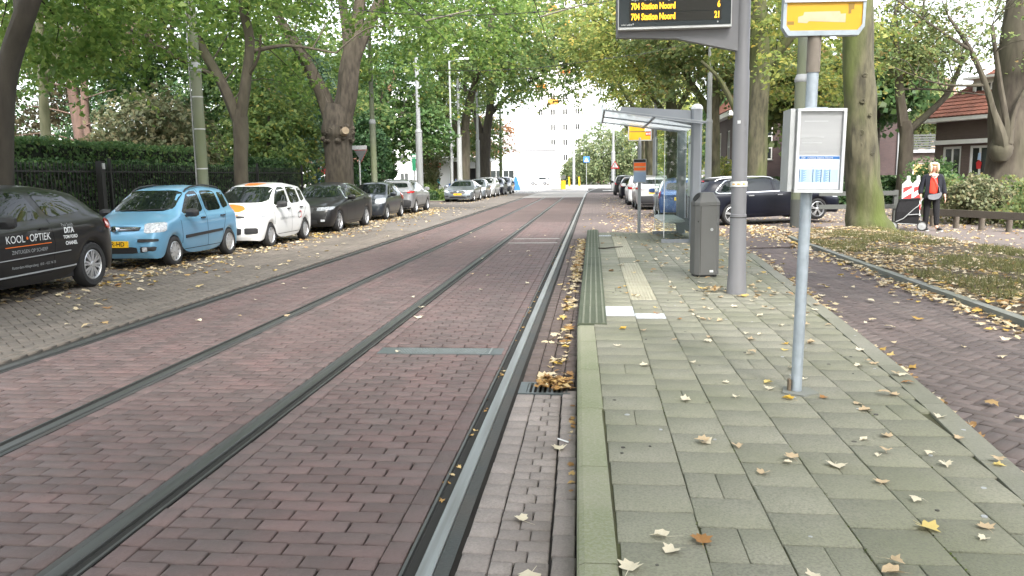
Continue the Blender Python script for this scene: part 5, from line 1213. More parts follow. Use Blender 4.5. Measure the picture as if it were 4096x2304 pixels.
# -- signs on the left and at the junction
t = thing('yield_sign', 'back of a yield sign with a street name plate on its pole', 'traffic sign', (-10.15, 34.5, 0.09))
MB().tube([(0, 0, 0), (0, 0, 2.85)], 0.035, 10).build('pole', M['pole_grey'], t, True)
b = MB(); b.prism([(-0.2, 2.73), (0.37, 2.73), (0.09, 2.235)], -0.06, -0.045, 0, 'y'); o = b.build('sign_back', pm('sign_back_grey', (0.075, 0.078, 0.08), 0.7), t)
b = MB(); b.prism([(-0.21, 2.74), (0.38, 2.74), (0.09, 2.22)], -0.040, -0.025, 0, 'y'); b.build('sign_face', M['sign_red'], t)
b = MB(); b.box(-0.34, -0.03, 2.76, 0.34, 0.03, 2.93); b.build('name_plate', M['alu'], t)
def disc_sign(name, x, y, h, label, face, shape='square', w_=0.6, z=-0.12):
    t = thing(name, label, 'traffic sign', (x, y, z)); MB().tube([(0, 0, 0), (0, 0, h)], 0.04, 8).build('pole', M['pole_grey'], t)
    b = MB(); q = w_ / 2
    if shape == 'square': b.box(-q, -0.08, h - w_, q, -0.045, h)
    elif shape == 'tri': b.prism([(-q, h - w_ * 0.87), (q, h - w_ * 0.87), (0, h)], -0.08, -0.045, 0, 'y')
    else: b.lathe([(0, -0.08), (q, -0.08), (q, -0.045)], 24, (0, 0, h - q), 'y')
    o = b.build('sign_plate', face, t); return t, o
t, o = disc_sign('crossing_sign', -1.15, 138, 7.3 - 2.4, 'blue square pedestrian crossing sign in the bright junction', M['sign_blue'], 'square', 1.0)
b = MB(); b.prism([(-0.36, 4.02), (0.36, 4.02), (0, 4.7)], -0.094, -0.081, 0, 'y'); b.build('white_triangle', M['print_white'], o)
t, o = disc_sign('warning_sign', 1.75, 66, 2.75, 'triangular warning sign with red border left of the orange board', M['sign_red'], 'tri', 0.75, 0)
b = MB(); b.prism([(-0.26, 2.20), (0.26, 2.20), (0, 2.62)], -0.09, -0.081, 0, 'y'); o2 = b.build('white_field', M['print_white'], o)
MB().box(-0.025, -0.096, 2.24, 0.025, -0.091, 2.5).build('mark', M['ink_black'], o)
t, o = disc_sign('cycle_sign', -13.0, 82, 3.6, 'round blue cycle path sign near the kiosk', M['sign_blue'], 'round', 0.8)
t, o = disc_sign('parking_sign', -10.3, 46.0, 2.95, 'narrow green and white parking sign beside the steel grey saloon', pm('sign_green', (0.04, 0.30, 0.14), 0.5), 'square', 0.22, 0.0)
MB().box(-0.11, -0.09, 2.0, 0.11, -0.05, 2.7).build('lower_plate', pm('sign_green2', (0.03, 0.24, 0.12), 0.5), t); MB().box(-0.09, -0.095, 2.78, 0.09, -0.0805, 2.9).build('white_label', M['print_white'], t)
t = thing('median_bollard', 'yellow traffic bollard with black disc on the small median island', 'bollard', (-3.52, 95, -0.12))
b = MB(); b.prism([(0.9 * math.cos(a) * (1.6), 2.2 * math.sin(a)) for a in np.linspace(0, 2 * math.pi, 20, endpoint=False)], 0, 0.16); b.build('island', M['kerb_grey'], t)
MB().tube([(0, 0, 0.16), (0, 0, 1.15)], 0.3, 14).build('post', M['sign_yellow'], t, True)
MB().lathe([(0, -0.05), (0.28, -0.05), (0.28, 0.05), (0, 0.05)], 20, (0.05, 0, 1.55), 'y').build('disc', M['pole_dark'], t)
for x, l in ((-2.2, 'yellow angled bollard left of the blue crossing sign'), (-2.9, 'taller yellow bollard by the pale junction pole')):
    t = thing('traffic_bollard', l, 'bollard', (x + (x < -2.5) * -0.9, 130, -0.12)); b = MB(); b.prism([(-0.13, 0), (0.13, 0), (0.05, 1.5), (-0.2, 1.5)], -0.12, 0.12, 0, 'y'); b.build('post', M['sign_yellow'], t)

# -- overhead wires
def sag(a, b, s, n=14):
    a, b = Vector(a), Vector(b); return [a + (b - a) * i / n - Vector((0, 0, s * 4 * (i / n) * (1 - i / n))) for i in range(n + 1)]
for x, l in ((-4.5, 'contact wire over the left-hand track'), (-1.42, 'contact wire over the right-hand track')):
    P = [(x + (0 if y < 66 else 0.0011 * (y - 66) ** 2), y, 5.75 + 0.05 * math.cos(y * 0.3)) for y in range(-4, 116, 3)]
    tag(MB().tube(P, 0.011, 6).build('contact_wire', M['wire'], None), l, 'wire', 'tram wires')
def span(pts, label, beads):
    t = thing('span_wire', label, 'wire', (0, 0, 0), 0, 'tram wires'); P = [Vector(p) for p in pts]
    MB().tube(P, 0.010, 6).build('cable', M['wire'], t)
    L_ = [0]
    for a, b in zip(P, P[1:]): L_.append(L_[-1] + (b - a).length)
    for d in beads:
        i = max(k for k in range(len(L_)) if L_[k] <= d); i = min(i, len(P) - 2); q = P[i] + (P[i + 1] - P[i]).normalized() * (d - L_[i])
        MB().lathe([(0, -0.03), (0.022, -0.03), (0.03, 0), (0.022, 0.03), (0, 0.03)], 8, tuple(q), 'x').build('insulator', M['wire'], t)
span([(-10, 20, 6.9), (-7.26, 21.5, 6.16), (-5.5, 22, 6.02), (-3.8, 22, 5.88), (-2.1, 22, 5.89), (-1.2, 22, 5.92), (1.5, 22.6, 6.4), (5.93, 24.2, 7.6)], 'cross wire with small insulators over the near track', list(np.arange(3, 9.6, 0.75)))
span([(-10.2, 37, 7.0), (-6.5, 34.5, 6.1), (-4.5, 33, 5.85), (-2.2, 33, 5.9), (2.2, 34, 6.5), (6.4, 36, 7.6)], 'farther cross wire below the yellow leaves', list(np.arange(5, 15, 0.8)))
span([(-10.2, 47, 7.2), (-4.5, 47, 6.0), (-1.4, 47, 6.0), (3.75, 50, 7.4)], 'third cross wire near the white building', [])
span([(-10.2, 61.4, 7.4), (-4.5, 61.4, 6.0), (-1.4, 61.4, 6.0), (3.75, 60, 7.4)], 'fourth cross wire near the white building', [])
for (a, b_, l) in (((-4.5, 22, 5.78), (-3.3, 22.2, 6.06), 'left grey insulating rod holding the contact wire'), ((-1.42, 22, 5.78), (-0.2, 22.2, 6.12), 'right grey insulating rod holding the contact wire')):
    t = thing('registration_arm', l, 'wire rod', (0, 0, 0)); MB().tube([a, b_], 0.022, 8).build('rod', M['insul'], t, True); MB().tube([b_, (b_[0] + 0.1, b_[1], b_[2] + 0.12)], 0.012, 6).build('hook', M['wire'], t)
# ---------------------------------------------------------------- buildings
M['brick_dark'] = brick_tex('brick_dark', (0.085, 0.055, 0.05), (0.07, 0.045, 0.042), (0.055, 0.045, 0.042), 0.22, 0.065, 0)
def wallbrick(name, c1, c2, cm):
    m = brick_tex(name, c1, c2, cm, 0.22, 0.065, 0)
    N, L_ = m.node_tree.nodes, m.node_tree.links
    mp = [n for n in N if n.type == 'MAPPING'][0]; tc = [n for n in N if n.type == 'TEX_COORD'][0]
    sx = N.new('ShaderNodeSeparateXYZ'); cx = N.new('ShaderNodeCombineXYZ'); ad = N.new('ShaderNodeMath'); ad.operation = 'ADD'
    L_.new(tc.outputs['Object'], sx.inputs[0]); L_.new(sx.outputs[0], ad.inputs[0]); L_.new(sx.outputs[1], ad.inputs[1]); L_.new(ad.outputs[0], cx.inputs[0]); L_.new(sx.outputs[2], cx.inputs[1]); L_.new(cx.outputs[0], mp.inputs[0])
    return m
M['brick_dark'] = wallbrick('wall_brick_dark', (0.075, 0.048, 0.046), (0.06, 0.04, 0.04), (0.05, 0.042, 0.04))
M['brick_mid'] = wallbrick('wall_brick_mid', (0.13, 0.092, 0.08), (0.11, 0.08, 0.07), (0.10, 0.085, 0.075))
M['brick_red'] = wallbrick('wall_brick_red', (0.30, 0.15, 0.10), (0.25, 0.12, 0.085), (0.25, 0.2, 0.17))
M['white_wood'] = pm('white_wood', (0.72, 0.72, 0.70), 0.6, col2=(0.6, 0.6, 0.57), nscale=4)
M['win_glass'] = pm('win_glass', (0.03, 0.035, 0.035), 0.05, spec=0.8)
M['roof_tile'] = pm('roof_tile', (0.17, 0.062, 0.04), 0.85, vary=0.2, col2=(0.10, 0.05, 0.035), nscale=3)
M['render_white'] = pm('render_white', (0.74, 0.74, 0.73), 0.8, col2=(0.66, 0.66, 0.65), nscale=0.4)
M['facade_grey'] = pm('facade_grey', (0.30, 0.31, 0.33), 0.6)

class House:
    """local frame: x along the front, y into the depth, z up"""
    def __init__(s, name, label, loc, rz, cat='building'): s.t = thing(name, label, cat, loc, rz)
    def wall(s, x0, x1, y0, y1, z0, z1, mat, holes=(), name='wall', face='front', th=0.25):
        """a wall panel with window openings; face front: at y0 facing -y; face left: at x0 facing -x. holes (u0,v0,u1,v1)"""
        us = sorted({x0, x1} | {h[0] for h in holes} | {h[2] for h in holes}) if face == 'front' else sorted({y0, y1} | {h[0] for h in holes} | {h[2] for h in holes})
        vs = sorted({z0, z1} | {h[1] for h in holes} | {h[3] for h in holes})
        b = MB()
        for a, c in zip(us, us[1:]):
            for p, q in zip(vs, vs[1:]):
                m = ((a + c) / 2, (p + q) / 2)
                if any(h[0] < m[0] < h[2] and h[1] < m[1] < h[3] for h in holes): continue
                if face == 'front': b.box(a, y0, p, c, y0 + th, q)
                else: b.box(x0, a, p, x0 + th, c, q)
        return b.build(name, mat, s.t)
    def window(s, u0, v0, u1, v1, pos, face='front', bars=(1, 1), w_=0.07, mat=None, glass=None, sill=True, name='window', split=None):
        mat = mat or M['white_wood']; glass = glass or M['win_glass']
        def bx(b, a, c, d, e, n0, n1):
            if face == 'front': b.box(a, pos + n0, c, d, pos + n1, e)
            else: b.box(pos + n0, a, c, pos + n1, d, e)
        b = MB(); e = 0.003
        bx(b, u0 + e, v0 + e, u0 + w_, v1 - e, 0.05, 0.12); bx(b, u1 - w_, v0 + e, u1 - e, v1 - e, 0.05, 0.12); bx(b, u0 + w_, v0 + e, u1 - w_, v0 + w_, 0.05, 0.12); bx(b, u0 + w_, v1 - w_, u1 - w_, v1 - e, 0.05, 0.12)
        f = b.build(name, mat, s.t)
        nx, nz = bars
        for i in range(1, nx):
            b = MB(); u = u0 + (u1 - u0) * i / nx; bx(b, u - w_ * 0.4, v0 + w_, u + w_ * 0.4, v1 - w_, 0.055, 0.115); b.build('mullion', mat, f)
        for i in range(1, nz):
            b = MB(); v = v0 + (v1 - v0) * (i / nz if split is None else split); bx(b, u0 + w_, v - w_ * 0.4, u1 - w_, v + w_ * 0.4, 0.058, 0.112); b.build('transom', mat, f)
        b = MB(); bx(b, u0 + w_ * 0.5, v0 + w_ * 0.5, u1 - w_ * 0.5, v1 - w_ * 0.5, 0.085, 0.095); b.build('pane', glass, f)
        if sill: b = MB(); bx(b, u0 - 0.06, v0 - 0.06, u1 + 0.06, v0 - 0.002, -0.06, 0.1); b.build('sill', M['kerb_grey'], f)
        b = MB(); bx(b, u0 - 0.0, v0, u1, v1, 0.4, 0.42); b.build('room_shade_sheet', M['groove'], f)  # near-black sheet stands in for the shade of the room behind
        return f
    def tiled(s, p0, p1, p2, p3, name='roof', nu=None, nv=None, mat=None):
        """roof slope p0-p1 eave, p3-p2 ridge: a slab with rows of pan tiles joined into one part"""
        mat = mat or M['roof_tile']; p0, p1, p2, p3 = map(Vector, (p0, p1, p2, p3)); nrm = (p1 - p0).cross(p3 - p0).normalized()
        nu = nu or max(4, int((p1 - p0).length / 0.25)); nv = nv or max(4, int((p3 - p0).length / 0.33)); b = MB()
        P = lambda u, v: (p0 * (1 - u) + p1 * u) * (1 - v) + (p3 * (1 - u) + p2 * u) * v
        b.add([p0 - nrm * 0.1, p1 - nrm * 0.1, p2 - nrm * 0.1, p3 - nrm * 0.1, p0, p1, p2, p3], [(0, 3, 2, 1), (4, 5, 6, 7), (0, 1, 5, 4), (1, 2, 6, 5), (2, 3, 7, 6), (3, 0, 4, 7)])
        r = b.build(name, mat, s.t); b = MB()
        for j in range(nv):
            for i in range(nu):
                a, c, d, e = P(i / nu, j / nv), P((i + 0.92) / nu, j / nv), P((i + 0.92) / nu, (j + 1.05) / nv), P(i / nu, (j + 1.05) / nv)
                m0, m1 = P((i + 0.46) / nu, j / nv) + nrm * 0.07, P((i + 0.46) / nu, (j + 1.05) / nv) + nrm * 0.035
                b.add([a + nrm * 0.045, m0, c + nrm * 0.045, e + nrm * 0.01, m1, d + nrm * 0.01, a, c], [(0, 1, 4, 3), (1, 2, 5, 4), (0, 6, 7, 2, 1)])
        o = b.build('roof_tiling', mat, r); o['kind'] = 'stuff'; return r
    def box(s, name, mat, *a, parent=None): b = MB(); b.box(*a); return b.build(name, mat, parent or s.t)

# dark brick house across the road on the right
h = House('brick_house', 'dark brick house with red tiled roof behind the navy estate car', (9.2, 54, 0), 0)
W1 = [(2.0, 2.6, 3.2, 4.55), (1.85, 0.55, 3.15, 1.35)]
W1 = [(1.35, 2.45, 2.35, 4.7), (1.25, 0.35, 2.3, 1.35)]
h.wall(0, 10.3, 0, 0, 0, 5.3, M['brick_dark'], W1)
h.window(*W1[0], 0, bars=(2, 3)); h.window(*W1[1], 0, bars=(1, 1))
LW = [(2.2, 2.3, 3.4, 4.5), (2.0, 0.3, 3.4, 1.6), (6.0, 2.3, 7.2, 4.5)]
h.wall(-0.002, 0, 0.26, 10, 0, 5.3, M['brick_dark'], LW, face='left')
for q in LW: h.window(*q, -0.002, face='left', bars=(2, 2))
h.box('wall', M['brick_dark'], 10.05, 0.26, 0, 10.3, 10, 5.3); h.box('eave_board', M['white_wood'], -0.5, -0.5, 5.3, 10.7, 0.02, 5.62); h.box('eave_board', M['white_wood'], -0.5, 0.03, 5.3, -0.004, 10.4, 5.6)
h.tiled((-0.5, -0.5, 5.64), (10.7, -0.5, 5.64), (7.4, 4.8, 9.2), (2.8, 4.8, 9.2)); h.tiled((-0.5, 10.4, 5.64), (-0.5, -0.5, 5.64), (2.8, 4.8, 9.2), (2.8, 5.2, 9.2)); h.tiled((10.7, -0.5, 5.64), (10.7, 10.4, 5.64), (7.4, 5.2, 9.2), (7.4, 4.8, 9.2))
MB().tube([(10.12, -0.06, 0), (10.12, -0.06, 5.2)], 0.06, 8).build('drain_pipe', M['pole_grey'], h.t, True)
h.box('porch_roof', M['white_wood'], -1.0, 2.0, 1.75, -0.005, 4.0, 1.9)
# low annex with balcony between the houses
h = House('annex', 'low brick annex with dark slatted balcony between the two houses', (19.8, 55, 0), 0)
AW = [(0.9, 0.0, 2.1, 2.1)]
h.wall(0, 4.2, 0, 0, 0, 2.75, M['brick_mid'], AW); h.window(*AW[0], 0, bars=(1, 2), sill=False, glass=pm('blind_yellow', (0.42, 0.30, 0.12), 0.5), mat=M['white_wood'])
h.box('flat_roof', M['facade_grey'], -0.2, -0.3, 2.75, 4.4, 4, 2.95)
for i in range(6): h.box('balcony_slat', M['pole_dark'], -0.1, -0.25, 3.0 + i * 0.16, 3.6, -0.2, 3.11 + i * 0.16)
for x in (-0.1, 1.75, 3.52): h.box('balcony_post', M['pole_dark'], x, -0.195, 2.95, x + 0.08, -0.11, 4.0)
h = House('pale_house', 'pale plastered house with white windows glimpsed behind the annex', (20.5, 66, 0), 0)
PWN = [(1.0, 3.2, 2.2, 4.8), (3.2, 3.2, 4.6, 4.8)]
h.wall(0, 8, 0, 0, 0, 5.6, pm('pale_brick', (0.30, 0.22, 0.17), 0.9), PWN); [h.window(*q, 0, bars=(2, 2)) for q in PWN]
h.box('band', M['white_wood'], 0, -0.2, 2.7, 8, -0.004, 3.0); h.tiled((-0.3, -0.4, 5.6), (8.3, -0.4, 5.6), (8.3, 4, 9.0), (-0.3, 4, 9.0), mat=pm('roof_pale', (0.20, 0.13, 0.10), 0.85))
# house with long white windows on the right
h = House('window_house', 'brick house with red roof, dormer and tall white windows at the right edge', (17.0, 42.5, 0), R_(-63))
HW = [(0.45 + 1.5 * i, 0.3, 1.5 + 1.5 * i, 2.75) for i in range(7)]
h.wall(0, 12, 0, 0, -0.2, 4.0, M['brick_mid'], HW)
for q in HW: h.window(*q, 0, bars=(2, 2), w_=0.12, split=0.42)
h.box('lintel_band', M['white_wood'], 0.2, -0.35, 2.85, 11.8, -0.004, 3.05); h.box('eave_board', M['white_wood'], -0.6, -0.7, 3.95, 12.5, 0.5, 4.12)
h.box('wall', M['brick_mid'], 0, 0.26, -0.2, 0.25, 9, 4.0)
h.tiled((-0.6, -0.7, 4.14), (12.5, -0.7, 4.14), (12.5, 4.5, 8.4), (3.0, 4.5, 8.4)); h.tiled((-0.6, 9.5, 4.14), (-0.6, -0.7, 4.14), (3.0, 4.5, 8.4), (3.0, 4.6, 8.4))
h.box('dormer_wall', M['white_wood'], 1.3, 0.75, 4.5, 2.9, 3.2, 5.9); h.window(1.45, 5.0, 2.75, 5.75, 0.63, bars=(3, 1), w_=0.08); h.box('dormer_roof', M['white_wood'], 1.0, 0.4, 5.9, 3.2, 3.8, 6.02)
o = h.box('curtain', pm('curtain_ochre', (0.40, 0.22, 0.05), 0.9), 0.75, 0.2, 0.9, 0.98, 0.23, 2.7)
b = MB(); b.prism([(-0.1, 0), (0.1, 0), (0.14, 0.3), (0.0, 0.42), (-0.14, 0.3)], 0, 0.02, 0, 'y'); q = b.build('window_ornament', M['sign_red'], h.t); q.location = (2.45, 0.04, 1.65)
b = MB(); b.prism([(-0.08, 0.42), (0.08, 0.42), (0.05, 0.75), (-0.05, 0.75)], 0, 0.02, 0, 'y'); q = b.build('window_ornament', M['sign_light_blue'], h.t); q.location = (2.45, 0.04, 1.65)

# row house far left, seen past the hedge
h = House('row_house', 'red brick row house with white ground floor beyond the hedge end', (-34, 78, 0), 0)
RW = [(x, 4.0, x + 1.1, 5.8) for x in (1.0, 3.4, 5.8, 8.2, 10.6)]
h.wall(0, 14, 0, 0, 3.2, 9, M['brick_red'], RW); [h.window(*q, 0, bars=(1, 2)) for q in RW]
DW = [(1.0, 0.0, 2.1, 2.6), (3.2, 0.7, 4.6, 2.6), (6.0, 0.0, 7.1, 2.6), (8.2, 0.7, 9.6, 2.6), (10.6, 0.0, 11.8, 2.6)]
h.wall(0, 14, 0, 0, 0, 3.19, M['render_white'], DW); [h.window(*q, 0, bars=(1, 1), glass=pm('door_blue', (0.06, 0.10, 0.16), 0.5)) for q in DW]
h.tiled((-0.3, -0.4, 9), (14.3, -0.4, 9), (14.3, 4, 12.5), (-0.3, 4, 12.5), nu=30, nv=8)
t = thing('parasol', 'red parasol in front of the row house', 'parasol', (-25.3, 74, 0)); MB().tube([(0, 0, 0), (0, 0, 2.6)], 0.03, 8).build('pole', M['pole_grey'], t); MB().lathe([(0.02, 2.75), (1.5, 2.25), (1.5, 2.05)], 8).build('canopy', pm('parasol_red', (0.6, 0.03, 0.05), 0.8), t)

# pale buildings at the junction
def slab_building(name, label, x0, x1, y, hgt, dep, rows, cols, mat, base=0.0, ww=(0.55, 0.5), glass=None, z0=-0.12, skip=()):
    h = House(name, label, (x0, y, z0), 0); cw = (x1 - x0) / cols; rh = (hgt - base) / rows
    holes = [(i * cw + cw * (0.5 - ww[0] / 2), base + j * rh + rh * 0.3, i * cw + cw * (0.5 + ww[0] / 2), base + j * rh + rh * (0.3 + ww[1])) for i in range(cols) for j in range(rows) if (i, j) not in skip]
    h.wall(0, x1 - x0, 0, 0, 0, hgt, mat, holes, th=0.4)
    for q in holes: h.window(*q, 0, bars=(2, 1), w_=0.12, sill=False, glass=glass or M['win_glass'])
    h.box('side_wall', mat, 0, 0.41, 0, 0.4, dep, hgt); h.box('side_wall', mat, x1 - x0 - 0.4, 0.41, 0, x1 - x0, dep, hgt); h.box('roof', mat, -0.2, -0.2, hgt, x1 - x0 + 0.2, dep, hgt + 0.5)
    return h
h = House('pavilion', 'long low white building with grey bands at the junction', (-30, 166, -0.12), R_(4))
PV = [(1 + i * 2.6, 1.2, 3.3 + i * 2.6, 3.0) for i in range(5)]
h.wall(0, 22.5, 0, 0, 0, 7.6, M['render_white'], PV, th=0.4); [h.window(*q, 0, bars=(2, 1), sill=False) for q in PV]
h.box('fascia', M['facade_grey'], -0.3, -0.5, 7.0, 22.8, -0.005, 7.5); h.box('grey_band', M['facade_grey'], 0, -0.25, 3.3, 22.4, -0.006, 4.3); h.box('roof', M['render_white'], -0.3, -0.5, 7.6, 22.8, 12, 8.0); h.box('side_wall', M['render_white'], 22.1, 0.41, 0, 22.5, 12, 7.6)
h = slab_building('white_tower', 'tall white apartment tower with orange balconies at the end of the street', -13.0, -2.2, 182, 44, 14, 12, 4, M['render_white'], base=4.0, ww=(0.42, 0.46), skip=[(0, j) for j in range(3)], glass=pm('far_pane', (0.015, 0.016, 0.017), 0.6, spec=0.1))
ORG = pm('balcony_orange', (0.75, 0.22, 0.03), 0.7)
for i, j in ((1, 4), (0, 5), (2, 6), (1, 7), (0, 8), (2, 9), (1, 10), (3, 8)): h.box('balcony', ORG, i * 2.7 + 0.3, -1.0, 4 + j * 3.33 + 0.2, i * 2.7 + 2.5, -0.005, 4 + j * 3.33 + 1.2)
for j in range(12): h.box('balcony', M['render_white'], 8.2, -0.9, 4 + j * 3.33 + 0.2, 10.6, -0.005, 4 + j * 3.33 + 1.2)
slab_building('white_block', 'broad white block behind the left trees far down the street', -62, -34, 150, 17, 12, 5, 9, M['render_white'])
# kiosk with people
h = House('kiosk', 'white kiosk with blue counter on the left before the junction', (-18.6, 84, 0), 0, 'kiosk')
h.wall(0, 7.5, 0, 0, 0, 3.2, M['render_white'], [(3.6, 0.9, 6.6, 2.5)]); h.box('counter', M['sign_blue'], 3.5, -0.4, 0.0, 6.7, -0.005, 0.95); h.box('roof', M['render_white'], -0.4, -0.8, 3.2, 7.9, 4, 3.6); h.box('room_shade_sheet', M['groove'], 3.6, 0.4, 0.9, 6.6, 0.42, 2.5); h.box('awning', M['sign_red'], -0.2, -1.0, 2.6, 2.8, -0.805, 3.1)  # a near-black sheet in the hatch paints the unlit inside
t = thing('sandwich_board', 'blue folding board standing by the far left cars', 'sign board', (-9.6, 100, -0.12)); MB().prism([(-0.6, 0), (0.6, 0), (0.12, 1.7), (-0.12, 1.7)], -0.1, -0.05, 0, 'y').build('panel', M['sign_blue'], t)
# ---------------------------------------------------------------- trees and hedges
def bark(name, c1, c2, c3, moss=0.5, sc=6, bump=0.9):
    return pm(name, c1, 0.95, col2=c2, nscale=sc, namt=0.9, col3=c3, n3scale=1.1, n3amt=moss, bump=bump, bscale=22, stretch=(1, 1, 0.28))
M['bark_moss'] = bark('bark_moss', (0.100, 0.092, 0.056), (0.030, 0.027, 0.017), (0.075, 0.098, 0.020), 0.9, 7, 1.4)
M['bark_grey'] = bark('bark_grey', (0.081, 0.069, 0.051), (0.039, 0.031, 0.023), (0.060, 0.066, 0.031), 0.4)
M['bark_rough'] = bark('bark_rough', (0.093, 0.077, 0.059), (0.031, 0.025, 0.019), (0.068, 0.056, 0.035), 0.5, 9, 1.2)
M['bark_dark'] = bark('bark_dark', (0.045, 0.038, 0.03), (0.022, 0.018, 0.015), (0.045, 0.042, 0.025), 0.3)
M['bark_pale'] = bark('bark_pale', (0.240, 0.232, 0.152), (0.128, 0.128, 0.076), (0.176, 0.192, 0.091), 0.5)
M['bark_pine'] = bark('bark_pine', (0.143, 0.090, 0.071), (0.075, 0.049, 0.039), (0.120, 0.083, 0.064), 0.4)
def leafmat(name, ramp, tl=0.42, rough=0.5):
    return pm(name, (0.05, 0.1, 0.02), rough, ramp=ramp, transl=tl, spec=0.35)
M['leaf_green'] = leafmat('leaf_green', [(0, (0.074, 0.146, 0.028)), (0.45, (0.117, 0.201, 0.036)), (0.85, (0.170, 0.249, 0.048)), (1, (0.233, 0.286, 0.058))], 0.56)
M['leaf_deep'] = leafmat('leaf_deep', [(0, (0.045, 0.10, 0.032)), (0.5, (0.07, 0.135, 0.042)), (0.9, (0.10, 0.165, 0.05)), (1, (0.16, 0.2, 0.06))], 0.42)
M['leaf_street'] = leafmat('leaf_street', [(0, (0.081, 0.146, 0.049)), (0.45, (0.124, 0.194, 0.056)), (0.8, (0.178, 0.232, 0.065)), (0.96, (0.248, 0.270, 0.065)), (1, (0.346, 0.270, 0.054))], 0.56)
M['leaf_yellow'] = leafmat('leaf_yellow', [(0, (0.121, 0.184, 0.046)), (0.35, (0.190, 0.247, 0.057)), (0.7, (0.270, 0.299, 0.069)), (0.93, (0.391, 0.368, 0.086)), (1, (0.460, 0.345, 0.069))], 0.56)
M['leaf_olive'] = leafmat('leaf_olive', [(0, (0.101, 0.151, 0.056)), (0.5, (0.151, 0.202, 0.067)), (0.85, (0.213, 0.241, 0.078)), (0.96, (0.269, 0.213, 0.078)), (1, (0.246, 0.134, 0.050))], 0.56)
M['leaf_dark'] = leafmat('leaf_dark', [(0, (0.032, 0.082, 0.032)), (0.6, (0.059, 0.131, 0.050)), (1, (0.109, 0.190, 0.069))], 0.2)
M['leaf_conifer'] = leafmat('leaf_conifer', [(0, (0.046, 0.102, 0.061)), (0.6, (0.076, 0.140, 0.087)), (1, (0.128, 0.192, 0.102))], 0.2)
M['leaf_pine'] = leafmat('leaf_pine', [(0, (0.099, 0.072, 0.044)), (0.5, (0.110, 0.110, 0.055)), (1, (0.165, 0.132, 0.077))], 0.25)
M['leaf_greybush'] = leafmat('leaf_greybush', [(0, (0.088, 0.110, 0.050)), (0.6, (0.143, 0.154, 0.077)), (1, (0.220, 0.187, 0.099))], 0.3)
M['leaf_pale'] = leafmat('leaf_pale', [(0, (0.11, 0.16, 0.075)), (0.6, (0.17, 0.215, 0.10)), (1, (0.26, 0.27, 0.13))], 0.4)
M['leaf_rust'] = leafmat('leaf_rust', [(0, (0.16, 0.07, 0.03)), (0.6, (0.22, 0.10, 0.04)), (1, (0.32, 0.17, 0.06))], 0.35)
M['leaf_hedge'] = leafmat('leaf_hedge', [(0, (0.018, 0.047, 0.018)), (0.5, (0.039, 0.085, 0.028)), (0.9, (0.066, 0.124, 0.036)), (1, (0.106, 0.152, 0.041))], 0.22)
M['hedge_light_block'] = pm('hedge_light_block', (0.008, 0.012, 0.006), 1.0)  # near-black, for the light-blocking box inside hedges

def leaf_cloud(P, Nn, size, rs):
    """P (n,3) leaf centres, Nn (n,3) unit normals, size (n,) -> V, F of folded kite leaves"""
    n = len(P)
    r = rs.normal(size=(n, 3)); d = r - Nn * np.sum(r * Nn, 1, keepdims=True); d /= np.linalg.norm(d, axis=1, keepdims=True) + 1e-9
    t = np.cross(Nn, d); s = size[:, None]
    V = np.empty((n, 4, 3)); w_ = rs.uniform(0.30, 0.44, (n, 1)); f_ = rs.uniform(0.05, 0.22, (n, 1))
    V[:, 0] = P - d * s * 0.5; V[:, 1] = P + t * s * w_ + Nn * s * f_ - d * s * 0.05; V[:, 2] = P + d * s * 0.55 - Nn * s * 0.1; V[:, 3] = P - t * s * w_ + Nn * s * f_ - d * s * 0.05
    return V.reshape(-1, 3), np.arange(n * 4).reshape(n, 4)

def spray_points(clumps, n_spray, per, rad, rs, flat=0.75, droop=0.25, shell=0.45, gap=0.35):
    wts = np.array([c[6] if len(c) > 6 else c[3] * c[4] * c[5] for c in clumps], float); wts /= wts.sum()
    P, Nn, C = [], [], []
    ph = rs.uniform(0, 6, 3)
    for c, k in zip(clumps, rs.multinomial(n_spray, wts)):
        u = rs.normal(size=(k, 3)); u /= np.linalg.norm(u, axis=1, keepdims=True)
        rr = (shell ** 3 + (1 - shell ** 3) * rs.random(k)) ** (1 / 3) * (1 + 0.12 * np.sin(u[:, 0] * 5 + ph[0]) * np.sin(u[:, 1] * 4 + ph[1] + u[:, 2] * 3))
        q = np.array(c[:3]) + u * rr[:, None] * np.array(c[3:6])
        g = np.sin(q[:, 0] * 1.3 + ph[0]) + np.sin(q[:, 1] * 1.1 + ph[1]) + np.sin(q[:, 2] * 1.5 + ph[2])
        keep = (g > -1.4 + gap * 1.2) | (rs.random(k) > gap * 1.6)
        q, u = q[keep], u[keep]
        nn = np.array([0, 0, flat]) + u * 0.35 + rs.normal(size=q.shape) * 0.22; nn /= np.linalg.norm(nn, axis=1, keepdims=True)
        C.append(q); P.append(q); Nn.append(nn)
    C = np.concatenate(P); NN = np.concatenate(Nn); m = len(C)
    a = rs.normal(size=(m, 3)); a -= NN * np.sum(a * NN, 1, keepdims=True); a /= np.linalg.norm(a, axis=1, keepdims=True); b = np.cross(NN, a)
    th = rs.uniform(0, 2 * np.pi, (m, per)); r0 = np.sqrt(rs.random((m, per))) * rad * rs.uniform(0.6, 1.3, (m, 1))
    x, y = r0 * np.cos(th) * 1.3, r0 * np.sin(th) * 0.75
    L = C[:, None] + a[:, None] * x[..., None] + b[:, None] * y[..., None] + NN[:, None] * (rs.normal(size=(m, per, 1)) * 0.06)
    L[..., 2] -= droop * r0 ** 2 / max(rad, 1e-3)
    ln = NN[:, None] + rs.normal(size=(m, per, 3)) * 0.5; ln /= np.linalg.norm(ln, axis=2, keepdims=True)
    return L.reshape(-1, 3), ln.reshape(-1, 3), C

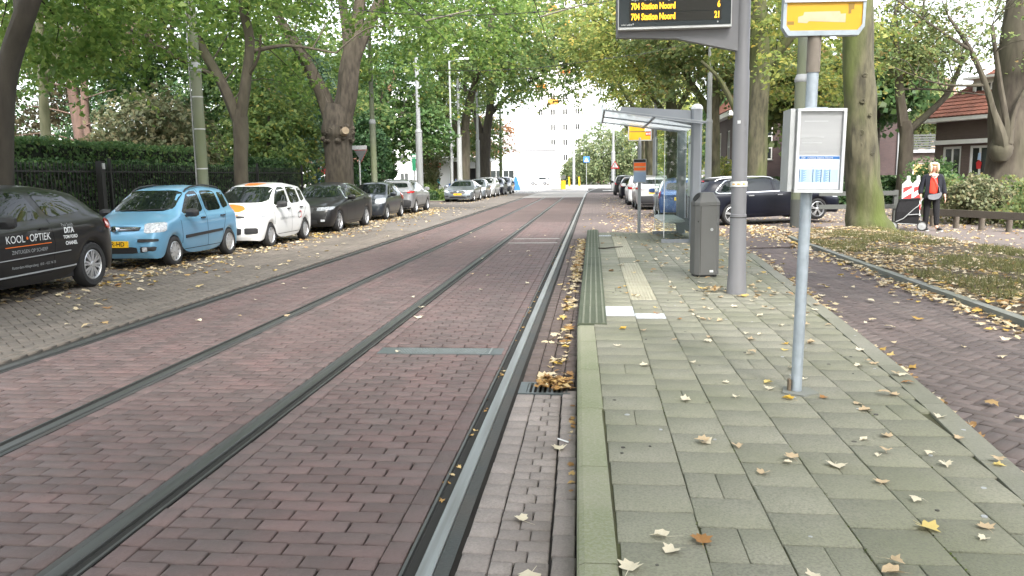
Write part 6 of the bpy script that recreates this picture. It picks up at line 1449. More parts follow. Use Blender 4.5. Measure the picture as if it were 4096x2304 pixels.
def crown(name, parent, clumps, mat, n_spray, per, leaf, rad, seed, big_above=None, loc=(0, 0, 0), **k):
    """the leaves of one tree; what hangs above the frame is made of fewer, larger leaves"""
    rs = np.random.default_rng(seed); L, Nn, C = spray_points(clumps, n_spray, per, rad, rs, **k)
    s = leaf * rs.uniform(0.7, 1.35, len(L))
    if big_above is not None:
        zl = big_above; hi = L[:, 2] > zl; drop = hi & (rs.random(len(L)) > 0.10); s[hi] *= 2.3; L, Nn, s = L[~drop], Nn[~drop], s[~drop]
    V, F = leaf_cloud(L, Nn, s, rs)
    o = mesh_obj(name, np_mesh(name, V - np.array(loc), F), mat, parent); o['kind'] = 'stuff'
    return o, C

def catmull(P, per=5):
    P = [np.array(p, float) for p in P]; out = []
    for i in range(len(P) - 1):
        p0, p1, p2, p3 = P[max(i - 1, 0)], P[i], P[i + 1], P[min(i + 2, len(P) - 1)]
        for k in range(per):
            t = k / per; out.append(0.5 * ((2 * p1) + (-p0 + p2) * t + (2 * p0 - 5 * p1 + 4 * p2 - p3) * t * t + (-p0 + 3 * p1 - 3 * p2 + p3) * t ** 3))
    out.append(P[-1]); return out
def limb(name, pts, rad, mat, parent, seed=0, n=14, rough=0.06, per=5):
    r = random.Random(seed); Q = catmull([(*p, q) for p, q in zip(pts, rad)], per); m = len(Q)
    b = MB(); b.tube([q[:3] for q in Q], [max(q[3], 0.004) for q in Q], n)
    ph = [r.uniform(0, 6) for _ in range(4)]
    for i in range(m):
        c = Q[i][:3]
        for k in range(n):
            a = 2 * math.pi * k / n; f = 1 + rough * (math.sin(a * 3 + ph[0] + i * 0.35) * 0.6 + math.sin(a * 5 + ph[1] - i * 0.5) * 0.45 + math.sin(i * 0.9 + ph[2] + a) * 0.5)
            v = b.v[i * n + k]; b.v[i * n + k] = tuple(c + (np.array(v) - c) * f)
    return b.build(name, mat, parent, True)
def twigs(parent, starts, ends, mat, seed, count, rad=0.018, loc=(0, 0, 0)):
    """thin branches from the limbs out to the leaf sprays, one part"""
    r = random.Random(seed); b = MB(); starts = np.array(starts); ends = np.array(ends); o = np.array(loc)
    for _ in range(count):
        e = ends[r.randrange(len(ends))]; dd = np.linalg.norm(starts - e, axis=1) + np.array([r.uniform(0, 1.5) for _ in range(len(starts))]); s = starts[int(np.argmin(dd))]
        m1 = s + (e - s) * 0.35 + np.array([r.uniform(-.3, .3), r.uniform(-.3, .3), 0.12 * np.linalg.norm(e - s)]); m2 = s + (e - s) * 0.7 + np.array([r.uniform(-.25, .25), r.uniform(-.25, .25), 0.08 * np.linalg.norm(e - s)])
        P = catmull([s, m1, m2, e], 3); k = len(P); b.tube([p - o for p in P], [rad * (1.5 - 1.25 * i / k) for i in range(k)], 4, False)
    t = b.build('branches', mat, parent); t['kind'] = 'stuff'; return t

def tree(label, base, trunk, limbs, clumps, mat_b, mat_l, n_spray, per, leaf, rad, seed, n_twig=60, name='street_tree', group=None, twig_r=0.018, **k):
    """trunk and limbs: lists of (x,y,z,r) in world metres"""
    t = thing(name, label, 'tree', base, 0, group); o = np.array(base); starts = []
    for i, l in enumerate([trunk] + limbs):
        pts = [np.array(p[:3]) - o for p in l]; limb('trunk' if i == 0 else 'limb', pts, [p[3] for p in l], mat_b, t, seed + i, 16 if i == 0 else 10, 0.07)
        for p in l[1 if i else -1:]: starts.append(p[:3])
        if i: starts += [tuple((np.array(a[:3]) + np.array(b[:3])) / 2) for a, b in zip(l, l[1:])]
    cr, C = crown('crown', t, clumps, mat_l, n_spray, per, leaf, rad, seed, loc=base, **k)
    if n_twig: twigs(t, starts, C, mat_b, seed, n_twig, twig_r, base)
    return t
zv = lambda y: 1.6 + 0.235 * y + 0.8
GR = 'street trees along the tram line'
# near left maple whose dark trunk leans in at the left edge
tree('dark leaning maple trunk at the left edge of the street', (-10.2, 13, 0.09), [(-10.25, 13, 0, 0.27), (-10.2, 13, 1.0, 0.2), (-10.05, 13, 2.6, 0.175), (-9.8, 13, 3.7, 0.17), (-9.3, 13, 4.7, 0.165), (-8.6, 13.2, 6.5, 0.14), (-8.2, 13.4, 9, 0.09)],
     [[(-9.5, 13, 4.3, 0.12), (-10.4, 14.2, 6, 0.09), (-11.2, 15.5, 8.5, 0.05)], [(-8.7, 13.2, 6.2, 0.1), (-7.0, 14.5, 7.0, 0.06), (-5.6, 15.5, 7.4, 0.03)]],
     [(-9.5, 15.8, 8.4, 5.2, 5.0, 4.0), (-11.3, 16.9, 5.4, 2.2, 2.4, 1.8), (-12.2, 15.5, 6.0, 3.0, 2.0, 2.4), (-8.4, 17.8, 6.9, 2.2, 2.0, 1.8), (-9.6, 18.4, 5.4, 1.7, 1.0, 1.3)], M['bark_dark'], M['leaf_green'], 800, 40, 0.135, 0.62, 11, 90, group=GR, big_above=zv(17))
tree('forked maple between the blue and the white hatchback', (-10.2, 22.6, 0.09), [(-10.2, 22.6, 0, 0.26), (-10.19, 22.6, 1.2, 0.205), (-10.15, 22.6, 2.4, 0.2), (-10.12, 22.6, 3.2, 0.22), (-10.1, 22.6, 3.6, 0.16)],
     [[(-10.15, 22.6, 3.2, 0.17), (-10.6, 22.6, 4.35, 0.15), (-11.15, 22.5, 5.5, 0.13), (-11.5, 22.4, 6.6, 0.11), (-12.6, 22.2, 9.2, 0.06)], [(-10.1, 22.6, 3.3, 0.17), (-9.88, 22.6, 4.45, 0.15), (-9.70, 22.6, 5.5, 0.135), (-9.84, 22.6, 6.7, 0.12), (-9.7, 22.8, 9.5, 0.07)],
      [(-10.7, 22.6, 4.5, 0.08), (-11.7, 22.0, 5.1, 0.06), (-12.9, 21.2, 5.9, 0.035), (-14.2, 20.6, 6.4, 0.02)], [(-9.75, 22.6, 5.2, 0.07), (-8.7, 22.9, 5.4, 0.045), (-7.4, 23.2, 5.2, 0.025)], [(-9.85, 22.6, 4.5, 0.06), (-9.4, 22.4, 5.0, 0.04), (-9.2, 22.2, 5.6, 0.03)], [(-9.8, 22.6, 6.3, 0.08), (-8.6, 23.2, 8.2, 0.05), (-6.8, 24, 9.2, 0.03)]],
     [(-10.2, 24.5, 10.2, 5.6, 5.2, 4.2), (-13.6, 21.8, 6.2, 2.2, 2.2, 1.9), (-13.2, 20.6, 4.9, 1.9, 1.4, 1.2), (-10.9, 25.8, 5.6, 2.2, 1.4, 1.5), (-6.2, 26.5, 6.6, 2.0, 2.0, 1.3)], M['bark_grey'], M['leaf_green'], 900, 38, 0.15, 0.7, 12, 130, group=GR, big_above=zv(23))
# old thick tree with a burl
t = tree('old thick rough-barked tree with a burl where its limbs start', (-10.4, 32.4, 0.09), [(-10.4, 32.4, 0, 0.72), (-10.4, 32.4, 0.8, 0.61), (-10.4, 32.4, 1.6, 0.58), (-10.39, 32.4, 2.9, 0.57), (-10.39, 32.4, 3.4, 0.66), (-10.4, 32.4, 3.9, 0.62), (-10.3, 32.4, 4.6, 0.5)],
     [[(-10.25, 32.4, 3.8, 0.46), (-9.95, 32.4, 5.0, 0.43), (-9.77, 32.4, 6.2, 0.40), (-9.47, 32.5, 7.5, 0.30), (-9.26, 32.6, 8.8, 0.22), (-8.6, 33, 12, 0.12)], [(-10.6, 32.4, 4.0, 0.36), (-11.0, 32.4, 5.1, 0.29), (-11.5, 32.3, 6.2, 0.24), (-12.6, 32.1, 8.2, 0.16), (-14, 32, 11, 0.08)], [(-9.75, 32.4, 6.0, 0.26), (-8.85, 32.5, 7.9, 0.22), (-8.35, 32.6, 8.8, 0.19), (-6.4, 33.2, 11.5, 0.1)], [(-9.8, 32.4, 6.2, 0.22), (-9.95, 32.3, 8.6, 0.17), (-10.4, 32, 11.5, 0.1)]],
     [(-10.3, 35.0, 13.5, 6.4, 5.6, 5.0), (-13.6, 32.2, 8.2, 2.8, 2.6, 2.2), (-6.4, 35.0, 8.6, 3.0, 3.0, 2.4), (-12.8, 35.2, 6.2, 3.0, 1.8, 1.9), (-8.8, 36.6, 7.0, 2.4, 2.0, 2.0), (-5.0, 35.5, 8.6, 2.8, 2.8, 2.2)], M['bark_rough'], M['leaf_green'], 900, 34, 0.18, 0.8, 13, 120, group=GR, big_above=zv(33))
b = MB(); rr = random.Random(4)
for i in range(26):
    a = rr.uniform(-2.6, 0.2); z = rr.uniform(3.05, 3.75); R = 0.62; s_ = rr.uniform(0.06, 0.15)
    c = Vector((R * math.cos(a), R * math.sin(a), z - 0.09)); b.lathe([(0, -s_), (s_ * 0.8, -s_ * 0.5), (s_, 0), (s_ * 0.75, s_ * 0.6), (0, s_ * 0.9)], 7, tuple(c))
o = b.build('burl', M['bark_rough'], t, True); o['kind'] = 'stuff'
b = MB(); b.tube([(0.42, -0.5, 3.35), (0.56, -0.72, 3.42)], [0.17, 0.15], 14); b.build('cut_stub', pm('cut_wood', (0.32, 0.25, 0.17), 0.9, col2=(0.2, 0.15, 0.1), nscale=8), t, True)
# twin trees farther along on the left
tree('tall grey tree with spreading limbs behind the steel grey saloon', (-10.4, 64, 0.05), [(-10.4, 64, 0, 0.66), (-10.38, 64, 1.3, 0.55), (-10.3, 64, 3.6, 0.52), (-10.3, 64, 5.3, 0.5)],
     [[(-10.4, 64, 4.9, 0.34), (-11.4, 64, 6.2, 0.28), (-12.6, 64, 7.8, 0.2), (-14.5, 63.5, 10.5, 0.1)], [(-10.25, 64, 5.0, 0.36), (-9.75, 64, 7.4, 0.3), (-8.75, 64, 10.7, 0.22), (-7.5, 64, 15, 0.12)], [(-10.5, 64, 5.6, 0.2), (-13, 64.5, 6.8, 0.14), (-16, 65, 7.6, 0.06)]],
     [(-10, 64, 14, 7.5, 6.5, 6.0), (-14.5, 62, 9.0, 4.5, 4.5, 3.2), (-6.5, 62.5, 10.5, 4.2, 4.0, 3.0), (-12, 60, 7.2, 3.2, 2.8, 1.8), (-16.5, 66, 7.0, 3, 3, 2)], M['bark_grey'], M['leaf_street'], 860, 28, 0.27, 1.0, 14, 90, group=GR, twig_r=0.03, big_above=zv(64))
tree('dark trunked tree whose crown reaches over the tracks', (-10.4, 76, 0.0), [(-10.45, 76, -0.1, 0.95), (-10.42, 76, 1.4, 0.72), (-10.38, 76, 3.6, 0.68), (-10.33, 76, 5.6, 0.72)],
     [[(-10.5, 76, 5.2, 0.4), (-11.0, 76, 7.3, 0.3), (-12, 76, 10, 0.2)], [(-10.1, 76, 5.4, 0.42), (-9.53, 76, 8.7, 0.34), (-9.2, 76, 12.5, 0.22), (-8.5, 76, 16, 0.12)], [(-9.6, 76, 7.4, 0.24), (-8.4, 76, 8.6, 0.2), (-7.3, 76, 9.4, 0.16), (-4.5, 75, 10.8, 0.08)]],
     [(-8.5, 76, 15.5, 7.0, 6.5, 6.0), (-4.5, 74.5, 12.0, 4.6, 4.4, 3.4), (-8.0, 72, 9.2, 3.2, 3.0, 1.9), (-2.0, 74, 13.5, 3.6, 3.6, 3.0), (-3.6, 72.5, 8.9, 2.6, 2.4, 1.5), (-0.8, 73, 11.5, 2.6, 2.4, 1.9), (-12.5, 78, 10, 4, 4, 3)], M['bark_dark'], M['leaf_street'], 900, 28, 0.29, 1.1, 15, 90, group=GR, twig_r=0.035, big_above=zv(76))
tree('small rust coloured tree near the white pavilion', (-14.5, 112, -0.12), [(-14.5, 112, -0.1, 0.3), (-14.4, 112, 3, 0.22), (-14.2, 112, 5, 0.15)], [[(-14.4, 112, 3, 0.14), (-15.5, 112, 5, 0.1), (-16.4, 112, 7, 0.05)], [(-14.3, 112, 3.6, 0.14), (-13.0, 112, 6, 0.08)]],
     [(-14.4, 112, 7.5, 3.6, 3.2, 3.0), (-16.2, 112, 6.0, 2, 2, 1.6)], M['bark_grey'], M['leaf_rust'], 260, 20, 0.3, 0.9, 16, 24, group=GR, gap=0.7, twig_r=0.03)
# left middle trees beyond the side street
for i, (x, y, h_, mt, lb, r) in enumerate(((-15.0, 56, 11, 'leaf_deep', 'deep green tree behind the olive tram pole', 4.2), (-18.5, 48, 12, 'leaf_street', 'tall leafy tree across the side street on the left', 4.8), (-14.5, 84, 12, 'leaf_street', 'yellow tinged tree above the kiosk', 4.5), (-21.5, 66, 12, 'leaf_deep', 'dense green tree in front of the row house', 4.0))):
    tree(lb, (x, y, 0), [(x, y, 0, 0.32), (x, y, 2.5, 0.25), (x + 0.3, y, 5, 0.2), (x + 0.2, y, 8, 0.1)], [[(x, y, 3, 0.14), (x - 1.6, y, 5.5, 0.08)], [(x, y, 3.4, 0.14), (x + 1.6, y, 6, 0.08)]],
         [(x, y, h_ - r, r, r, r * 1.05), (x + 0.9 * r * 0.8, y - 1, h_ * 0.45, r * 0.62, r * 0.6, r * 0.42), (x - 0.8 * r * 0.8, y - 1.2, h_ * 0.42, r * 0.6, r * 0.6, r * 0.4)], M['bark_grey'], M[mt], 620, 26, 0.25, 0.85, 20 + i, 26, group='park trees on the left', twig_r=0.025, name='park_tree')
for i, (x, y, h_, r, lb) in enumerate(((-15.6, 60, 4.6, 0.75, 'slim dark columnar cypress beside the side street'), (-14.0, 68, 4.4, 0.9, 'greyish columnar tree right of the dark cypress'), (-12.6, 44.5, 5.2, 1.2, 'dark yew shrub behind the yield sign'))):
    t = thing('cypress', lb, 'tree', (x, y, 0), 0, 'columnar evergreens on the left'); limb('trunk', [(0, 0, 0), (0, 0, 1.2), (0, 0, h_ * 0.8)], [0.12, 0.1, 0.03], M['bark_dark'], t)
    crown('crown', t, [(0, 0, h_ * 0.52, r, r, h_ * 0.48)], M['leaf_dark'] if i != 1 else M['leaf_greybush'], 260, 34, 0.14, 0.35, 40 + i, flat=0.2, droop=-0.3, gap=0.1)

# garden behind the hedge on the left
t = tree('pale barked birch standing behind the hedge', (-13.95, 19.5, 0.07), [(-13.95, 19.5, 0, 0.16), (-13.93, 19.5, 2, 0.125), (-13.9, 19.5, 3.3, 0.12), (-13.85, 19.5, 4.6, 0.11), (-13.8, 19.6, 8, 0.06)], [[(-13.86, 19.5, 4.2, 0.05), (-13.0, 19.6, 5.2, 0.03), (-12.4, 19.8, 5.6, 0.015)]],
         [(-13.6, 20, 7.6, 2.6, 2.4, 2.6), (-14.6, 20.5, 5.4, 1.8, 1.8, 1.2)], M['bark_pale'], M['leaf_green'], 300, 36, 0.12, 0.55, 51, 40, name='birch_tree', big_above=zv(20))
t = tree('twin stemmed pine with reddish trunks in the left garden', (-20.0, 30, 0.07), [(-19.9, 30, 0, 0.34), (-19.95, 30, 1.2, 0.28), (-20.0, 30, 3, 0.22), (-20.05, 30, 4.2, 0.2), (-20.2, 30, 5.8, 0.17), (-20.3, 30, 9, 0.1)], [[(-19.85, 30, 0.4, 0.24), (-19.65, 30, 2.6, 0.17), (-19.7, 30, 4.2, 0.15), (-19.6, 30, 5.8, 0.13), (-19.2, 30, 9, 0.07)]] + [[(-20.1, 30, 3.2 + 0.5 * k, 0.035), (-21.2 + 2.6 * (k % 2), 29.6, 3.5 + 0.5 * k, 0.02), (-22.2 + 4.4 * (k % 2), 29.2, 3.4 + 0.55 * k, 0.008)] for k in range(6)],
         [(-22.8, 30, 6.0, 2.6, 2.4, 2.2), (-23.5, 31.5, 4.6, 2.0, 1.6, 1.2), (-20, 31, 8.5, 4.0, 3.0, 2.4)], M['bark_pine'], M['leaf_pine'], 420, 40, 0.15, 0.5, 52, 50, name='pine_tree', gap=0.5, twig_r=0.014)
G2 = 'garden trees behind the hedge'
for i, (x, y, z, rx, ry, rz, mt, lb, n) in enumerate(((-17.0, 36, 3.4, 3.0, 2.2, 3.2, 'leaf_deep', 'dark evergreen behind the pine trunks', 520), (-15.5, 27.5, 3.0, 2.1, 1.6, 1.9, 'leaf_greybush', 'grey green loose shrub behind the hedge', 420), (-23.5, 40, 5.0, 4.4, 3, 5, 'leaf_dark', 'dark conifer deep in the left garden', 520),
        (-13.4, 32.5, 3.6, 2.0, 1.8, 3.4, 'leaf_street', 'grey green bushy tree behind the forked maple', 420), (-29, 34, 4.0, 3.6, 2.6, 4.0, 'leaf_deep', 'green garden tree at the far left', 420), (-15.8, 41.5, 4.8, 2.6, 2.2, 4.6, 'leaf_conifer', 'tall conifer left of the old thick tree', 460), (-21.5, 25.5, 3.0, 1.8, 1.6, 1.8, 'leaf_deep', 'holly like bush left of the birch', 300), (-31, 46, 6.5, 6, 3, 6.5, 'leaf_deep', 'tall green tree far behind the pine', 420), (-19.0, 33.5, 7.8, 4.2, 2.2, 3.0, 'leaf_deep', 'broad tree top behind the leaning maple', 420))):
    t = thing('garden_tree', lb, 'tree', (x, y, 0.07), 0, G2); limb('trunk', [(0, 0, 0), (0, 0, z * 0.5), (0.1, 0, z * 1.2)], [0.2, 0.16, 0.05], M['bark_dark'], t)
    crown('crown', t, [(0, 0, z, rx, ry, rz), (rx * 0.5, -0.4, z * 0.75, rx * 0.6, ry * 0.7, rz * 0.6), (-rx * 0.5, -0.4, z * 0.7, rx * 0.55, ry * 0.7, rz * 0.55)], M[mt], n, 34, 0.16, 0.6, 60 + i, flat=0.45, droop=0.5, gap=0.25)
# clipped hedge with railings
def hedge(name, label, x0, x1, y0, y1, z0, z1, mat, n, leaf, seed, cat='hedge', core=True, loc=None):
    rs = np.random.default_rng(seed); t = thing(name, label, cat, (x0, y0, z0)); dx, dy, dz = x1 - x0, y1 - y0, z1 - z0
    ar = np.array([dy * dz, dy * dz, dx * dy, dx * dz, dx * dz]); k = rs.multinomial(n, ar / ar.sum()); P = []; Q = []
    for i, m in enumerate(k):
        a, b_ = rs.random(m), rs.random(m); o = np.zeros(m)
        if i < 2: p = np.stack([o + i * dx, a * dy, b_ * dz], 1); q = [2 * i - 1, 0, 0]
        elif i == 2: p = np.stack([a * dx, b_ * dy, o + dz], 1); q = [0, 0, 1]
        else: p = np.stack([a * dx, o + (i - 3) * dy, b_ * dz], 1); q = [0, 2 * (i - 3) - 1, 0]
        P.append(p - np.array(q) * rs.random((m, 1)) * 0.16 + np.array(q) * (0.05 * np.sin(p[:, 1:2] * 2.1 + p[:, 2:3] * 3) + 0.03)); Q.append(np.tile(q, (m, 1)))
    P = np.concatenate(P); Q = np.concatenate(Q) + rs.normal(size=P.shape) * 0.6; Q /= np.linalg.norm(Q, axis=1, keepdims=True)
    V, F = leaf_cloud(P, Q, leaf * rs.uniform(0.7, 1.4, len(P)), rs); o = mesh_obj('foliage', np_mesh('foliage', V, F), mat, t); o['kind'] = 'stuff'
    if core: MB().box(0.14, 0.14, -0.02, dx - 0.14, dy - 0.14, dz - 0.14).build('hedge_light_block', M['hedge_light_block'], t)  # dark box added within the leaves so no light passes through
    return t
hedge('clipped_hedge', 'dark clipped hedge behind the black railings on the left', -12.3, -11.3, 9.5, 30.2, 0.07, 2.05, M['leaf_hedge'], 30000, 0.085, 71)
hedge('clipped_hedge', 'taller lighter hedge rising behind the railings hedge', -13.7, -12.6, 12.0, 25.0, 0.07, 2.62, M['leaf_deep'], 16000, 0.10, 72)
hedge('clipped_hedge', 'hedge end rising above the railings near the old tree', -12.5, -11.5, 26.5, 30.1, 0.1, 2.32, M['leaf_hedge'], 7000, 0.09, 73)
t = thing('railing', 'black metal railings along the dark hedge', 'fence', (-11.2, 9.5, 0.07))
bm_ = MB().box(-0.008, -0.008, 0, 0.008, 0.008, 1.95).build('bar', M['ink_black'], t)
for i in range(1, 170):
    o = mesh_obj('bar', bm_.data, None, t); o.location = (0, i * 0.122, 0)
for z in (0.2, 1.75): MB().box(-0.015, 0, z, 0.015, 20.75, z + 0.035).build('rail', M['ink_black'], t)
for y in (0, 4.15, 8.3, 12.45, 16.6, 20.75): MB().box(-0.03, y - 0.03, 0, 0.03, y + 0.03, 2.08).build('post', M['ink_black'], t)
t = thing('gate_post', 'black gate post with a small grey box above the blue hatchback', 'gate post', (-11.05, 17.2, 0.07)); MB().box(-0.07, -0.07, 0, 0.07, 0.07, 2.0).build('post', M['ink_black'], t); MB().box(0.07, -0.035, 1.82, 0.10, 0.035, 1.95).build('intercom', M['alu'], t)

# right side trees
t = tree('big mossy trunk standing on the leafy verge', (7.3, 22.3, 0.05), [(7.32, 22.3, -0.05, 0.78), (7.30, 22.3, 0.12, 0.62), (7.26, 22.3, 0.45, 0.50), (7.18, 22.3, 1.1, 0.45), (7.07, 22.3, 1.95, 0.425), (6.98, 22.3, 3.2, 0.40), (6.92, 22.3, 4.1, 0.385), (6.8, 22.3, 6.1, 0.36), (6.6, 22.4, 8.5, 0.3)],
     [[(6.7, 22.4, 7.6, 0.2), (5.2, 22.8, 10, 0.14), (3.4, 23.4, 12, 0.08)], [(6.7, 22.4, 8.0, 0.2), (8.4, 22.2, 10.5, 0.14), (10.5, 22, 12.5, 0.07)], [(6.6, 22.4, 8.3, 0.22), (6.4, 22.5, 12, 0.1)]],
     [(6.5, 22.5, 13, 6.0, 5.5, 4.4), (3.4, 22, 11, 3.4, 3.2, 2.4)], M['bark_moss'], M['leaf_olive'], 420, 36, 0.16, 0.7, 81, 0, group=GR, big_above=zv(22))
for (z, a, s_) in ((2.55, -1.9, 0.075), (2.25, -1.95, 0.05), (3.35, -1.75, 0.06), (3.0, -1.3, 0.045), (2.0, -1.2, 0.05), (4.0, -1.6, 0.06)):
    R = 0.42 - (z - 2) * 0.012; c = Vector((7.07 - 7.3 - (z - 1.95) * 0.055 + R * math.cos(a), R * math.sin(a), z))
    b = MB(); d = Vector((math.cos(a), math.sin(a), 0)); u = Vector((-d.y, d.x, 0))
    for k_ in range(2):
        b.tube([c + d * 0.005 + u * (s_ * (1 - 0.45 * k_)) * math.cos(q) + Vector((0, 0, 1)) * (s_ * 0.8 * (1 - 0.45 * k_)) * math.sin(q) for q in np.linspace(0, 2 * math.pi, 13)], 0.013, 6)
    b.build('branch_scar', M['bark_moss'], t, True)['kind'] = 'stuff'
tree('dark trunk rising behind the navy estate car', (7.0, 36, 0), [(6.98, 36, 0, 0.62), (7.0, 36, 1.5, 0.47), (7.02, 36, 3.9, 0.45), (7.04, 36, 6.4, 0.42), (6.9, 36, 9, 0.34)],
     [[(7.0, 36, 5.8, 0.26), (8.4, 36, 7.4, 0.2), (10.2, 36, 9.4, 0.1)], [(7.0, 36, 3.2, 0.16), (6.2, 36, 4.2, 0.14), (5.4, 36, 5.6, 0.1), (4.6, 36, 6.4, 0.05)], [(6.9, 36, 7.5, 0.24), (5.2, 36, 10, 0.14)]],
     [(7, 36, 12.5, 6.0, 5.5, 4.6), (8.6, 34.5, 7.4, 3.0, 2.4, 1.7), (10.5, 37, 7.2, 3.2, 2.8, 2.4), (9.2, 38.5, 5.4, 2.6, 2.0, 1.5), (5.4, 37.5, 7.8, 2.2, 2.2, 1.5), (7.6, 33.2, 5.9, 1.5, 1.2, 0.6)], M['bark_moss'], M['leaf_yellow'], 600, 32, 0.19, 0.8, 82, 60, group=GR, big_above=zv(36))
tree('slim forked tree in front of the annex balcony', (13.95, 38, 0), [(13.97, 38, 0, 0.42), (13.95, 38, 1.4, 0.32), (13.93, 38, 3.2, 0.29), (13.85, 38, 3.8, 0.28)], [[(13.8, 38, 3.6, 0.24), (13.6, 38, 4.8, 0.2), (13.4, 38, 6.5, 0.14), (13.2, 38, 8.5, 0.08)], [(13.95, 38, 3.3, 0.18), (14.75, 38, 4.05, 0.15), (15.55, 38, 4.9, 0.13), (16.1, 38, 6.2, 0.09)], [(13.6, 38, 5.2, 0.06), (15, 37.6, 5.1, 0.04), (17.5, 37.2, 4.7, 0.02)]],
     [(13.4, 38.5, 7.6, 2.6, 2.4, 2.2), (15.4, 38, 6.4, 2.4, 2.0, 1.5), (12.2, 38, 5.6, 1.8, 1.8, 1.2), (16.2, 39, 8.6, 3.4, 2.6, 2.4)], M['bark_grey'], M['leaf_olive'], 560, 26, 0.15, 0.65, 83, 90, group='trees in front of the brick houses', gap=0.7, twig_r=0.016, name='garden_tree')
t = tree('thick tree with a bulging bole at the right edge', (16.4, 34, 0), [(16.3, 34, 0, 1.15), (16.42, 34, 0.9, 0.88), (16.4, 34, 2.6, 0.76), (16.36, 34, 4.4, 0.70), (16.42, 34, 6.6, 0.62), (16.5, 34, 9, 0.5)],
     [[(15.75, 33.2, 2.3, 0.30), (15.6, 33.05, 2.9, 0.24), (15.25, 33, 3.8, 0.13), (14.95, 33, 4.7, 0.11), (14.3, 33, 6.1, 0.09), (13.4, 33, 7.4, 0.05)], [(15.8, 33.1, 2.6, 0.2), (15.75, 33, 3.4, 0.12), (15.4, 33, 5.0, 0.1), (15.0, 33, 7, 0.07)], [(15.9, 33.1, 2.6, 0.2), (16.0, 33, 3.6, 0.12), (16.35, 33, 4.6, 0.08), (16.9, 32.8, 5.6, 0.05)], [(14.9, 33, 4.8, 0.06), (13.2, 33, 4.9, 0.04), (11.4, 33, 5.6, 0.02)], [(14.3, 33, 6.1, 0.06), (12.4, 32.8, 7.3, 0.04), (10.8, 32.6, 8.4, 0.02)]],
     [(14.6, 33.2, 6.8, 2.8, 2.0, 1.7), (12.2, 33, 6.4, 2.2, 1.8, 1.6), (16.5, 34, 11.5, 5, 5, 3.4), (16.8, 32.6, 6.0, 1.5, 1.2, 1.2)], M['bark_grey'], M['leaf_olive'], 430, 22, 0.14, 0.6, 84, 110, group='trees in front of the brick houses', gap=0.75, twig_r=0.016, big_above=zv(33), name='garden_tree')
MB().lathe([(0, -0.5), (0.25, -0.42), (0.42, -0.15), (0.43, 0.1), (0.3, 0.42), (0, 0.6)], 16, (-0.65, -0.72, 2.35)).build('bole', M['bark_grey'], t, True)
for i, (x, y, lb, mt, cl) in enumerate(((4.75, 50, 'trunk seen right of the orange board with yellowing leaves', 'leaf_yellow', [(3.4, 48, 10.4, 4.4, 4.4, 4.0), (0.8, 47, 9.2, 2.6, 2.6, 2.4), (5.2, 46.5, 7.4, 3.0, 2.2, 1.6)]), (4.0, 58, 'farther trunk behind the orange information board', 'leaf_yellow', [(2.2, 57, 12.5, 5.2, 4.6, 4.6), (-1.4, 56, 12, 3.4, 3.2, 3.0), (3.2, 55, 8.0, 2.8, 2.4, 1.8)]), (6.2, 43, 'leafy tree above the shelter roof', 'leaf_olive', [(6.0, 43, 9.6, 4.4, 3.8, 3.6), (4.6, 42, 6.6, 2.4, 2.0, 1.3), (8.4, 43, 6.8, 2.2, 2.0, 1.5)]), (4.6, 72, 'yellow green tree over the end of the right car row', 'leaf_yellow', [(3.5, 72, 12, 4.6, 4.4, 5.0), (1.2, 70, 9.5, 2.6, 2.4, 2.0)]), (5.2, 90, 'yellow tree behind the right row of cars', 'leaf_yellow', [(6.4, 90, 9, 3.6, 3.4, 5.5), (9, 92, 8, 3, 3, 5)]))):
    tree(lb, (x, y, 0), [(x, y, -0.1, 0.5), (x, y, 1.6, 0.36), (x - 0.05, y, 4.9, 0.33), (x - 0.2, y, 7.5, 0.25), (x - 0.4, y, 10.5, 0.12)], [[(x - 0.1, y, 4.6, 0.2), (x - 1.4, y, 6.6, 0.15), (x - 2.8, y - 0.5, 8.8, 0.08)], [(x, y, 5.0, 0.2), (x + 1.2, y, 7.0, 0.14), (x + 2.2, y, 9.4, 0.07)]],
         cl, M['bark_moss'], M[mt], 450, 28, 0.22, 0.9, 90 + i, 60, group=GR, twig_r=0.028)
